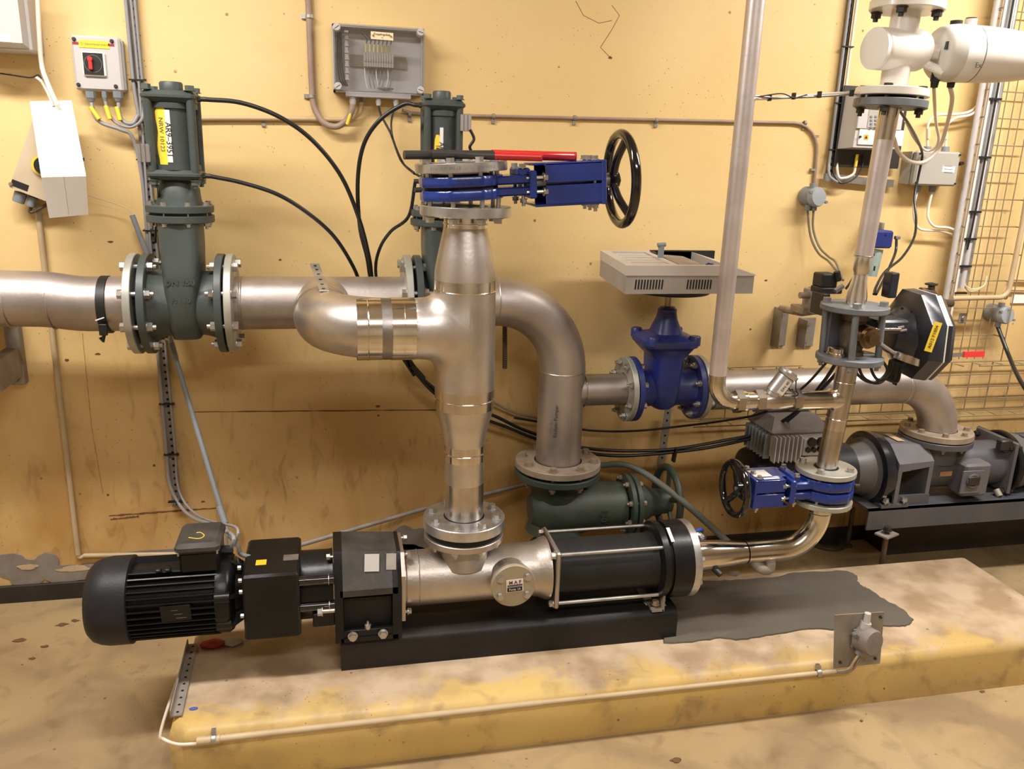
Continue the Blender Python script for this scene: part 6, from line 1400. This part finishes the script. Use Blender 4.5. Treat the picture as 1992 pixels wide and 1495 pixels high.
# steel hand loop
lo = thing('steel_loop', 'oval stainless steel hand loop hanging below the charcoal actuator', 'handle', W(1760, 690, 2.0))
k = MB(); c_ = W(1764, 697, 1.99); u_, v_, w_ = frame(V((.2, -.25, 1))); rings = []
for i in range(33):
    a = 2*PI*i/32; d = u_*math.cos(a)*.5+v_*math.sin(a); d = (V((1, 0, -.3)).normalized()*math.cos(a)*.036+V((.1, 1, .0)).normalized()*math.sin(a)*.03)
    n_ = d.normalized(); z = V((0, 0, .010)); rings.append([c_+d-z, c_+d+n_*.003-z, c_+d+n_*.003+z, c_+d+z])
k.loops(rings, False, False); obj('loop_band', k, 'polish', lo)
k = MB(); k.tube([W(1712, 668, 2.0), W(1745, 690, 2.0)], .005, 8); obj('loop_bracket', k, 'galv', lo)
cab = [([(1668, 700), (1676, 728), (1692, 742), (1712, 744), (1730, 726), (1738, 702)], 'coiled black cable loop hanging under the actuator'),
       ([(1690, 702), (1700, 730), (1712, 738), (1726, 720), (1716, 700)], 'inner coil of black cable under the actuator'),
       ([(1660, 702), (1664, 722), (1680, 738), (1700, 744), (1718, 736), (1745, 742), (1752, 715)], 'outer coil of black cable under the actuator')]
for pts, lb_ in cab: cable('black_cable', [W(u, v, 2.1) for u, v in pts], .0042, 'rubber', lb_)
k = MB(); bpx(k, 1738, 704, 1757, 744, 2.1, 2.14, .003); bpx(k, 1745, 698, 1752, 750, 2.11, 2.13, .001); tag(obj('black_plug', k, 'rubber'), 'black plug block hanging beside the coiled cables under the actuator', 'connector')
# wall brackets and solenoid unit
for u0, u1, v0, v1_, lb_ in ((1509, 1527, 597, 672, 'left of two short angle brackets on the wall behind the riser pipe'), (1557, 1581, 618, 673, 'right angle bracket on the wall below the solenoid block')):
    wbk = thing('angle_bracket', lb_, 'bracket', W(u0, v0, 2.7)); k = MB(); a = W(u0, v0, 2.74); b = W(u1, v1_, 2.74); k.box((a.x, 2.74, b.z), (b.x, YW, a.z), .001); k.box((a.x, 2.69, b.z), (a.x+.003, 2.742, a.z), .001); obj('bracket_plate', k, 'galvdull', wbk)
    for f in (.2, .8): bolt(wbk, ((a.x+b.x)/2, 2.737, b.z+(a.z-b.z)*f), ((a.x+b.x)/2, 2.742, b.z+(a.z-b.z)*f), .006, 'boltrust', nut=False)
so = thing('solenoid_valve', 'dusty solenoid valve block with black plugs on a wall bracket left of the slim pipe', 'valve', W(1600, 585, 2.5))
k = MB(); k.tube([W(1520, 600, 2.72), W(1560, 608, 2.56), W(1588, 604, 2.52)], .013, 10); k.cyl(W(1556, 574, 2.52), W(1592, 574, 2.52), .011, n=16); bpx(k, 1560, 598, 1582, 612, 2.52, 2.6); obj('bracket_arm', k, 'dustyflange', so)
k = MB(); a = W(1582, 612, 2.48); b = W(1608, 566, 2.48); k.box((a.x, 2.48, a.z), (b.x, 2.56, b.z), .003); obj('manifold_block', k, 'galvdull', so)
k = MB(); a = W(1597, 614, 2.40); b = W(1616, 572, 2.40); k.box((a.x, 2.40, a.z), (b.x, 2.47, b.z), .002); obj('coil', k, 'boltdark', so)
k = MB(); a = W(1598, 560, 2.44); b = W(1632, 533, 2.44); k.box((a.x, 2.44, a.z), (b.x, 2.5, b.z), .004); a = W(1598, 572, 2.43); b = W(1640, 560, 2.43); k.box((a.x, 2.43, a.z), (b.x, 2.5, b.z), .003); obj('black_plug', k, 'rubber', so)
obj('plug_gland', MB().cyl(W(1628, 528, 2.44), W(1630, 546, 2.44), .011, n=10), 'rubber', so)
obj('side_fitting', MB().cyl(W(1624, 566, 2.38), W(1640, 556, 2.38), .009, n=6), 'silver', so)
cable('black_hose', [W(1700, 495, 2.5), W(1672, 520, 2.45), W(1655, 548, 2.42), W(1645, 562, 2.42)], .004, 'rubber', 'short black hose from the air filter down to the solenoid block', 'hose')
# air filter regulator
af = thing('air_filter', 'blue air filter regulator with a pale bowl on the wall behind the slim pipe', 'air filter', W(1715, 480, 2.6))
k = MB(); a = W(1700, 483, 2.56); b = W(1741, 449, 2.56); k.box((a.x, 2.56, a.z), (b.x, 2.64, b.z), .006); obj('filter_head', k, 'blueplastic', af)
p = W(1703, 484, 2.6); obj('bowl', MB().cyl((p.x, 2.6, p.z), (p.x-.008, 2.6, W(1698, 536, 2.6).z), .027, .025, n=26), 'bowl', af)
obj('bowl_slot', MB().obox(W(1701, 522, 2.566), (1, 0, 0), (0, 1, 0), (0, 0, 1), .004, .004, .016), 'darkhole', af)
obj('wall_plate', bpx(MB(), 1711, 433, 1722, 470, 2.64, YW), 'galvdull', af)
k = MB(); p = W(1744, 462, 2.58); k.cyl(p-V((.006, 0, 0)), p+V((.012, 0, 0)), .007, n=6); obj('elbow_fitting', k, 'silver', af)
obj('pressure_hole', MB().cyl(W(1722, 457, 2.5605), W(1722, 457, 2.559), .004, n=10), 'darkhole', af)
hose([W(1744, 466, 2.58), W(1742, 490, 2.56), W(1730, 520, 2.48), W(1716, 550, 2.36), W(1704, 572, 2.26)], .0045, 'black hose from the air filter elbow down to the actuator')
hose([W(1748, 212, 2.2), W(1770, 245, 2.3), W(1786, 275, 2.5), W(1794, 302, 2.6), W(1786, 345, 2.62), W(1779, 385, 2.6), W(1782, 425, 2.56), W(1778, 462, 2.5), W(1755, 500, 2.44), W(1722, 528, 2.36), W(1705, 556, 2.26), W(1700, 572, 2.22)], .0042, 'long black cable swinging from the flow meter flange past the grey box to the actuator')
# small brass tap behind
bt_ = thing('brass_tap', 'small dirty brass tap with a dark knob behind the charcoal actuator', 'tap', W(1810, 570, 2.62))
k = MB(); k.tube([W(1790, 566, 2.6), W(1812, 568, 2.6), W(1826, 588, 2.6), W(1850, 590, 2.64)], .014, 12); k.cyl(W(1812, 572, 2.6), W(1812, 556, 2.6), .012, n=12); obj('tap_body', k, 'dull', bt_)
obj('tap_knob', MB().lathe(W(1811, 556, 2.6), (0, 0, 1), [(0, .006), (.004, .022), (.009, .022), (.013, .006)], 20), 'boltdark', bt_)
# red handled ball valve
rv = thing('red_handle_valve', 'small ball valve with a long red lever below the charcoal actuator at the right', 'valve', W(1835, 692, 2.6))
k = MB(); k.tube([W(1812, 722, 2.56), W(1836, 690, 2.62), W(1846, 672, 2.65)], .013, 12); k.cyl(W(1826, 704, 2.59)-V((.0, .016, 0)), W(1826, 704, 2.59)+V((0, .016, 0)), .016, n=6); obj('valve_body', k, 'silver', rv)
k = MB(); a = W(1832, 686, 2.57); k.obox((W(1838, 690, 2.56)+W(1878, 690, 2.56))/2, (1, 0, .04), (0, 1, 0), (-.04, 0, 1), .078, .003, .016); obj('lever', k, 'galvdull', rv)
a, b = W(1874, 689, 2.558), W(1914, 688, 2.558); k = MB(); k.obox((a+b)/2, b-a, (0, 1, 0), (0, 0, 1), (b-a).length, .009, .021); obj('red_grip', k, 'redbright', rv); 
# control panel behind the slim pipe
cpn = thing('control_panel', 'grey keypad control unit on a dark backplate behind the slim pipe top right', 'control panel', W(1700, 240, 2.68))
k = MB(); a = W(1641, 166, 2.725); b = W(1744, 328, 2.725); k.box((a.x, 2.72, b.z), (b.x+.004, 2.726, a.z), .002); obj('back_plate', k, 'boltdark', cpn)
k = MB(); k.box((a.x+.01, 2.726, b.z+.03), (a.x+.04, YW, b.z+.05)); k.box((b.x-.04, 2.726, b.z+.03), (b.x-.02, YW, b.z+.05)); obj('standoff', k, 'galv', cpn)
k = MB(); q0, q1 = W(1652, 286, 2.66), W(1762, 180, 2.66)
k.loops([[(q0.x-.006, 2.72, q0.z-.006), (q1.x+.004, 2.72, q0.z-.006), (q1.x+.004, 2.72, q1.z), (q0.x+.0, 2.72, q1.z)], [(q0.x+.014, 2.66, q0.z+.0), (q1.x, 2.66, q0.z+.0), (q1.x, 2.66, q1.z), (q0.x+.02, 2.66, q1.z)]]); obj('unit_housing', k, 'greyp', cpn)
pxx = lambda u, v: W(u, v, 2.66)
k = MB(); a, b = pxx(1664, 250), pxx(1760, 190); k.box((a.x, 2.652, a.z), (b.x, 2.66, b.z), .002); obj('keypad_cover', k, 'greyp', cpn)
k = MB(); a, b = pxx(1683, 248), pxx(1724, 192); k.box((a.x, 2.650, a.z), (b.x, 2.653, b.z), .001); obj('keypad_recess', k, 'greybox', cpn)
for i in range(4):
    for j in range(4):
        p = pxx(1691+i*9, 227+j*7); k = MB(); k.box((p.x-.0045, 2.6475, p.z-.0035), (p.x+.0045, 2.6505, p.z+.0035), .0008); obj('key', k, 'greyp2', cpn)
k = MB(); a, b = pxx(1667, 281), pxx(1758, 254); k.box((a.x, 2.655, a.z), (b.x, 2.66, b.z), .001); obj('terminal_cover', k, 'whitematte', cpn)
wp = plate(cpn, 'warning_sticker', pxx(1683, 267)-V((0, .005, 0)), (1, 0, 0), (0, 0, 1), .017, .017, .0006, 'warn'); text(wp, '▲', pxx(1683, 267)-V((0, .0062, 0)), (1, 0, 0), (0, 0, 1), .012, 'ink')
bolt(cpn, pxx(1671, 266)-V((0, .006, 0)), pxx(1671, 266)-V((0, .003, 0)), .003, 'boltdark', 'screw', nut=False)
k = MB(); a = W(1602, 344, 2.73); b = W(1738, 357, 2.73); k.obox((a+b)/2, b-a, (0, 1, 0), (0, 0, 1), (b-a).length, .003, .026); tag(obj('support_strip', k, 'galv'), 'perforated steel strip under the keypad control unit', 'metal strip')
# vertical rail with cables left of the panel
vr = thing('cable_rail', 'tall steel rail with white and black cables left of the keypad control unit', 'cable rail', W(1640, 150, 2.74))
r0b, r1b = W(1664, -60, 2.742), W(1612, 345, 2.742); db = (r1b-r0b).normalized(); sb = V((-db.z, 0, db.x)); sb = sb if sb.x > 0 else -sb
k = MB(); k.obox((r0b+r1b)/2, db, sb, (0, 1, 0), (r1b-r0b).length, .022, .003); obj('rail_strip', k, 'rubber', vr)
k = MB()
for i in range(30): p = r0b+db*((r1b-r0b).length*(i+.5)/30)-V((0, .0018, 0)); k.obox(p, db, sb, (0, 1, 0), .012, .008, .0008)
obj('rail_holes', k, 'paper', vr, kind='stuff')
def rq(f, o, y=2.73): p = r0b+db*((r1b-r0b).length*f)+sb*o; return V((p.x, y, p.z))
cable('white_cable', [rq(0, .014), rq(.5, .014), rq(.85, .014), W(1630, 340, 2.715), W(1643, 346, 2.71), W(1660, 338, 2.71), W(1664, 322, 2.712)], .0048, 'whitecable', 'white cable right of the rail curling up to the keypad control unit')
cable('grey_cable', [rq(0, -.014), rq(.5, -.014), rq(.85, -.013), W(1612, 335, 2.715), W(1622, 350, 2.71), W(1640, 358, 2.72)], .005, 'greycable', 'grey cable on the left side of the rail by the keypad control unit')
cable('black_cable', [rq(0, 0, 2.734), rq(.5, -.002, 2.734), rq(.9, -.002, 2.73), W(1628, 350, 2.712), W(1645, 355, 2.708), W(1664, 345, 2.708), W(1677, 325, 2.712), W(1680, 300, 2.715)], .0028, 'rubber', 'thin black cable curling under the keypad control unit')
for f, w_n in ((.36, 'top'), (.63, 'middle'), (.86, 'bottom')): p = rq(f, 0, 2.728); tag(obj('cable_tie', MB().obox(p, sb, (0, 1, 0), db, .04, .014, .004), 'rubber'), w_n+' black cable tie on the rail left of the keypad control unit', 'cable tie', 'black ties on the rail by the control unit')
tag(obj('cable_marker', MB().tube([W(1668, 300, 2.708), W(1664, 324, 2.708)], .0052, 10), 'yellow'), 'yellow marker sleeve under the keypad control unit', 'cable marker')
# signal cables crossing from the riser pipe to the flow meter
cable('white_cable', [W(1458, 192, 2.03), W(1500, 191, 2.05), W(1560, 187, 2.06), W(1620, 182, 2.06), W(1670, 181, 2.06)], .004, 'whitecable', 'white cable stretched between the riser pipe and the flow meter flange')
cable('silver_cable', [W(1458, 186, 2.035), W(1520, 190, 2.045), W(1600, 187, 2.055), W(1668, 182, 2.06)], .003, 'galv', 'silver earth wire twisted along the stretched white cable')
cable('black_tie_wire', [W(1475, 188, 2.03), W(1520, 182, 2.035), W(1545, 190, 2.04), W(1570, 184, 2.045)], .0016, 'rubber', 'black tie wire wrapped along the stretched white cable')
for u, v, w_n in ((1497, 190, 'leftmost'), (1544, 187, 'second from left'), (1594, 184, 'third from left'), (1657, 181, 'rightmost')): p = W(u, v, 2.045); tag(obj('cable_tie', MB().obox(p, (1, 0, 0), (0, 1, 0), (0, 0, 1), .006, .012, .016), 'rubber'), w_n+' black tie on the white cable stretched right of the riser pipe', 'cable tie', 'ties on the stretched white cable')
# cables from transmitter
cable('white_cable', [glands[0], W(1818, 200, 2.1), W(1821, 240, 2.3), W(1826, 270, 2.5), W(1818, 288, 2.62), W(1800, 292, 2.64), W(1780, 270, 2.5), W(1762, 235, 2.3)], .0045, 'whitecable', 'left white cable looping from the flow transmitter glands')
cable('white_cable', [glands[1], W(1852, 195, 2.08), W(1843, 240, 2.15), W(1828, 285, 2.2), W(1800, 314, 2.2), W(1770, 314, 2.18), W(1748, 295, 2.15), W(1738, 268, 2.12), W(1730, 255, 2.1)], .0058, 'whitecable', 'right thick white cable looping from the flow transmitter glands to the slim pipe')
# grey junction box right
gj = thing('grey_junction_box', 'pale grey rectangular junction box with a small label right of the slim pipe', 'junction box', W(1817, 325, 2.68))
k = MB(); a = W(1774, 360, 2.68); b = W(1868, 296, 2.68); k.loops([[(a.x-.006, YW, a.z+.004), (b.x-.004, YW, a.z+.004), (b.x-.004, YW, b.z-.004), (a.x-.006, YW, b.z-.004)], [(a.x-.004, 2.70, a.z+.003), (b.x-.003, 2.70, a.z+.003), (b.x-.003, 2.70, b.z-.003), (a.x-.004, 2.70, b.z-.003)]]); obj('box_base', k, 'greybox', gj)
k = MB(); k.box((a.x-.001, 2.672, a.z), (b.x, 2.70, b.z), .006); obj('box_lid', k, 'greybox', gj)
for fx in (.04, .96):
    for fz in (.08, .92): bolt(gj, (a.x+(b.x-a.x)*fx, 2.671, a.z+(b.z-a.z)*fz), (a.x+(b.x-a.x)*fx, 2.674, a.z+(b.z-a.z)*fz), .0025, 'boltdark', 'screw', nut=False)
lbp = plate(gj, 'white_label', W(1845, 329, 2.672), (1, 0, -.03), (0, 0, 1), .052, .022, .0008, 'paper')
for i in range(3): plate(lbp, 'label_print', W(1845, 323+i*6, 2.6708), (1, 0, -.03), (0, 0, 1), .034, .0012, .0003, 'inkgrey')
obj('side_clip', MB().obox(W(1868, 318, 2.69), (1, 0, .3), (0, 1, 0), (-.3, 0, 1), .016, .02, .01), 'rubber', gj)
tg = []
for u in (1803, 1838): p = W(u, 295, 2.71); obj('gland', MB().cyl(p-V((0, 0, .01)), p+V((0, 0, .018)), .0155, .013, n=10), 'greyp2', gj); tg.append(p+V((0, 0, .016)))
bg2 = []
for u in (1786, 1815): p = W(u, 361, 2.71); obj('gland', MB().cyl(p+V((0, 0, .008)), p-V((0, 0, .022)), .0145, .011, n=10), 'greyp2', gj); bg2.append(p-V((0, 0, .02)))
cable('white_cable', [tg[0], W(1804, 262, 2.71), W(1806, 240, 2.71), W(1822, 224, 2.71), W(1860, 222, 2.71), W(1890, 215, 2.71), W(1912, 190, 2.71), W(1922, 160, 2.71)], .0048, 'whitecable', 'upper left white cable from the grey box curving to the wire tray')
cable('white_cable', [tg[1], W(1840, 270, 2.71), W(1842, 245, 2.70), W(1858, 230, 2.70), W(1890, 222, 2.70), W(1914, 200, 2.70), W(1925, 165, 2.70)], .0048, 'whitecable', 'upper right white cable from the grey box curving to the wire tray')
cable('white_cable', [bg2[0], W(1778, 400, 2.71), W(1780, 430, 2.71), W(1792, 446, 2.71), W(1830, 449, 2.71), W(1855, 458, 2.71), W(1862, 475, 2.71)], .0048, 'whitecable', 'lower left white cable from the grey box curving to the wire tray')
cable('white_cable', [bg2[1], W(1806, 405, 2.71), W(1806, 425, 2.705), W(1818, 440, 2.70), W(1845, 443, 2.70), W(1862, 452, 2.70), W(1868, 470, 2.70)], .0048, 'whitecable', 'lower right white cable from the grey box curving to the wire tray')
for u, v in ((1806, 258), (1840, 258)): tag(obj('cable_marker', MB().tube([W(u, v-8, 2.706), W(u, v+12, 2.706)], .0056, 8), 'creamlab'), 'cream marker sleeve above the '+('left' if u < 1820 else 'right')+' top gland of the grey junction box', 'cable marker')
# ---------------------------------------------------------------- wire mesh cable trays
def wt(name, label, loc): return thing(name, label, 'cable tray', loc)
vt = wt('wire_cable_tray', 'upright wire mesh cable tray with pipes and cables at the right edge of the wall', W(1900, 350, 2.7))
ZB0, ZB1 = W(1850, 700, 2.70).z, 2.6
xw = [W(u, 500, 2.71).x for u in (1848, 1902, 1918, 1933, 1950, 1966)]
for i, x in enumerate(xw):
    y = 2.712 if 0 < i < 5 else 2.66; obj('wire', MB().tube([(x, y, ZB0), (x, y, ZB1)], .0022, 6), 'wire', vt)
for z in [W(1900, v, 2.71).z for v in range(-90, 690, 53)]:
    obj('wire', MB().tube([(xw[0], 2.66, z), (xw[0]+.004, 2.712, z), (xw[-1]-.004, 2.712, z), (xw[-1], 2.66, z)], .0022, 6), 'wire', vt)
xc0 = W(1868, 450, 2.68).x
bun = [(-.005, .0105, 'greyp', 2.69, 'leftmost thick pale cable'), (.018, .009, 'whitecable', 2.68, 'white cable second from the left'), (.036, .0075, 'greyp2', 2.69, 'dark grey cable in the middle'), (.052, .011, 'greyp', 2.685, 'thick pale cable right of the middle'), (.073, .0085, 'galv', 2.69, 'silver cable at the right side')]
for dx, r, mt_, y, lb_ in bun:
    zb = ZB0-.02 if dx < .03 else W(1890, 560, y).z
    pts = [(xc0+dx, y, 3.3), (xc0+dx, y, zb)]
    cable('tray_cable', pts, r, mt_, lb_+' on the upright wire tray', smooth=False)
cable('tray_cable', [(xc0+.045, 2.672, 3.3), (xc0+.045, 2.672, 1.6), (xc0+.042, 2.672, 1.3), (xc0+.04, 2.675, 1.2)], .003, 'rubber', 'thin black cable running down the front of the upright wire tray')
for v, w_n in ((190, 'topmost'), (305, 'second from the top'), (412, 'third from the top'), (465, 'third from the bottom'), (518, 'second from the bottom'), (570, 'lowest')): p = W(1895, v, 2.665); x = xc0+.04; tag(obj('cable_tie', MB().obox((x, 2.672, p.z), (1, 0, 0), (0, 1, 0), (0, 0, 1), .05, .012, .007), 'rubber'), w_n+' black cable tie across the pipes on the upright wire tray', 'cable tie', 'black ties on the upright wire tray')
p = V((xc0+.06, 2.69, W(1885, 540, 2.69).z))
for i in range(3): cable('grey_cable', [p+V((i*.004-.01, 0, .1)), p+V((i*.005-.012, -.005, .0)), p+V((.006+i*.004, -.01, -.03-i*.006)), p+V((.04, -.012, -.042-i*.004)), p+V((.085, -.01, -.03)), p+V((.1, 0, -.005+i*.006))], .0035, 'cabpale', ['upper', 'middle', 'lower'][i]+' pale cable loop gathered in the upright wire tray')
cv_ = thing('beige_conduit', 'beige conduit at the right edge turning left below the upright wire tray', 'conduit', W(1940, 560, 2.66))
obj('pipe', MB().tube(fil([W(2040, 130, 2.66), W(1988, 440, 2.66), W(1960, 578, 2.66), W(1852, 580, 2.66)], [.05, .04], 6), .0095, 14), 'cream', cv_)
pl2 = thing('wall_clamp', 'small square bolted clamp plate on the wire tray left of the right round box', 'bracket', W(1875, 617, 2.7)); a = W(1870, 624, 2.70); k = MB(); k.box((a.x-.012, 2.700, a.z-.01), (a.x+.02, 2.704, a.z+.03), .001); obj('clamp_plate', k, 'galvdull', pl2); bolt(pl2, (a.x+.005, 2.698, a.z+.012), (a.x+.005, 2.702, a.z+.012), .006, 'bolt', nut=False)
ht = wt('wire_cable_tray', 'level wire mesh cable tray low on the wall behind the blue grey pump', W(1900, 760, 2.7))
xa_, xb_ = W(1345, 760, 2.7).x, 3.6
zs = [W(1900, v, 2.72).z for v in (703, 728, 752, 775, 797)]
for i, z in enumerate(zs): obj('wire', MB().tube([(xa_ if i > 2 else W(1825, 720, 2.7).x, 2.72, z), (xb_, 2.72, z)], .0024, 6), 'wire', ht)
zbt = zs[-1]
obj('wire', MB().tube([(xa_, 2.655, zbt-.002), (xb_, 2.655, zbt-.002)], .0024, 6), 'wire', ht); obj('wire', MB().tube([(W(1890, 700, 2.7).x, 2.655, zs[0]), (xb_, 2.655, zs[0])], .0032, 6), 'wire', ht)
x = W(1893, 740, 2.7).x
xs_ = []
while x > xa_: xs_.append(x); x -= .095
x = W(1893, 740, 2.7).x+.095
while x < xb_: xs_.append(x); x += .095
for x in xs_: obj('wire', MB().tube([(x, 2.655, zs[0]), (x, 2.72, zs[0]-.004), (x, 2.72, zbt), (x, 2.655, zbt)], .0024, 6), 'wire', ht)
# right round box
j2, o2 = rbox('round_junction_box', 1957, 613, 2.68, 'round grey junction box at the right edge beside the upright wire tray', A=(.1, -1, .1), nb=1)
hose([o2[0], W(1962, 690, 2.62), W(1982, 735, 2.5), W(2010, 780, 2.4), W(2040, 830, 2.3)], .0075, 'black cable slanting out of view below the right round junction box')
k = MB(); p = W(1955, 575, 2.7); k.torus(p, (1, 0, .2), .012, .003, 16, 6); tag(obj('hook_ring', k, 'boltrust'), 'small ring hook above the right round junction box', 'hook')
tag(obj('wall_strip', bpx(MB(), 1968, 572, 2030, 590, 2.742, YW, .001), 'whitebox'), 'white strip on the wall at the far right edge', 'label strip')
for v in (543, 563): tag(obj('thin_pipe', MB().tube([W(1966, v, 2.735), W(2040, v+2, 2.735)], .006, 10), 'cream2'), ('upper' if v < 550 else 'lower')+' thin tan pipe at the far right edge of the wall', 'pipe')
# ---------------------------------------------------------------- floor bits on the right
sp = thing('support_stand', 'small steel support stand with a threaded leg behind the plinth at the right', 'support', Wz(1715, 1090, 0))
f_ = W(1717, 1085, 2.33); k = MB(); tp = W(1727, 1038, 2.33); k.cyl((f_.x, 2.33, 0), (f_.x, 2.33, tp.z), .0095, n=14); obj('leg', k, 'dull', sp)
k = MB(); k.obox((f_.x, 2.33, tp.z), (1, .4, 0), (-.4, 1, 0), (0, 0, 1), .07, .05, .006); obj('top_plate', k, 'galvdull', sp); bolt(sp, (f_.x, 2.33, tp.z+.014), (f_.x, 2.33, tp.z+.002), .011, 'boltdark', nut=False)
s2 = thing('thin_post', 'thin dusty post standing on the floor under the blue grey pump', 'support', Wz(1648, 1055, 0)); pz = Wz(1648, 1062, 0); obj('post', MB().cyl(pz, pz+V((0, 0, .17)), .009, n=10), 'dull', s2); obj('foot', MB().cyl(pz, pz+V((0, 0, .008)), .02, n=12), 'dull', s2)
dr_ = thing('floor_drain', 'dusty ring around a floor drain behind the plinth', 'drain', Wz(1607, 1058, 0)); pz = Wz(1607, 1056, 0); obj('drain_ring', MB().ring(pz, pz+V((0, 0, .012)), .075, .05, 36), 'dull', dr_); obj('drain_grate', MB().cyl(pz, pz+V((0, 0, .004)), .05, n=30), 'skirt', dr_)
rod = thing('loose_rod', 'thin cream rod lying on the floor under the blue grey pump beam', 'rod', Wz(1830, 1030, .01)); obj('rod', MB().tube([Wz(1770, 1032, .012), Wz(1900, 1022, .012)], .006, 8), 'cream', rod)
cl = thing('wire_clip', 'bent shiny wire clip lying on the floor at the right behind the plinth', 'clip', Wz(1780, 1048, 0)); k = MB(); k.tube(crom([Wz(1766, 1030, .03), Wz(1768, 1040, .01), Wz(1778, 1047, .008), Wz(1790, 1044, .01), Wz(1796, 1038, .02)], 4), .004, 8); k.tube([Wz(1786, 1042, .01), Wz(1772, 1060, .008)], .006, 8); obj('clip_wire', k, 'boltrust', cl)
scrap('debris_flake', 'dark triangular flake standing on the floor behind the discharge pipe', 1438, 1045, 0.0, .05, 'boltdark', 11, 'debris')
scrap('debris_flake', 'flat grey flake on the floor near the beam of the blue grey pump', 1840, 1042, 0.0, .035, 'galvdull', 12, 'debris')
scrap('rubble', 'small heap of broken mortar beside the discharge pipe elbow', 1428, 1117, PT, .022, 'plaster', 13, 'rubble')
for i, (u, v, s_) in enumerate([(38, 1245, .016), (120, 1215, .018), (146, 1207, .012), (88, 1257, .010), (62, 1281, .009), (1315, 1478, .014), (1210, 1415, .006), (1910, 1345, .01), (1676, 1402, .006)]):
    p = Wz(u, v, 0); rnd = random.Random(i); k = MB(); n = 9; k.loops([[p+V((s_*math.cos(2*PI*j/n)*(.5+rnd.random()*.9), s_*.6*math.sin(2*PI*j/n)*(.5+rnd.random()*.9), z)) for j in range(n)] for z in (0, .0025)]); tag(obj('dirt_flake', k, 'crack'), 'small dark dirt flake lying on the open floor', 'debris', 'dirt flakes on the floor')
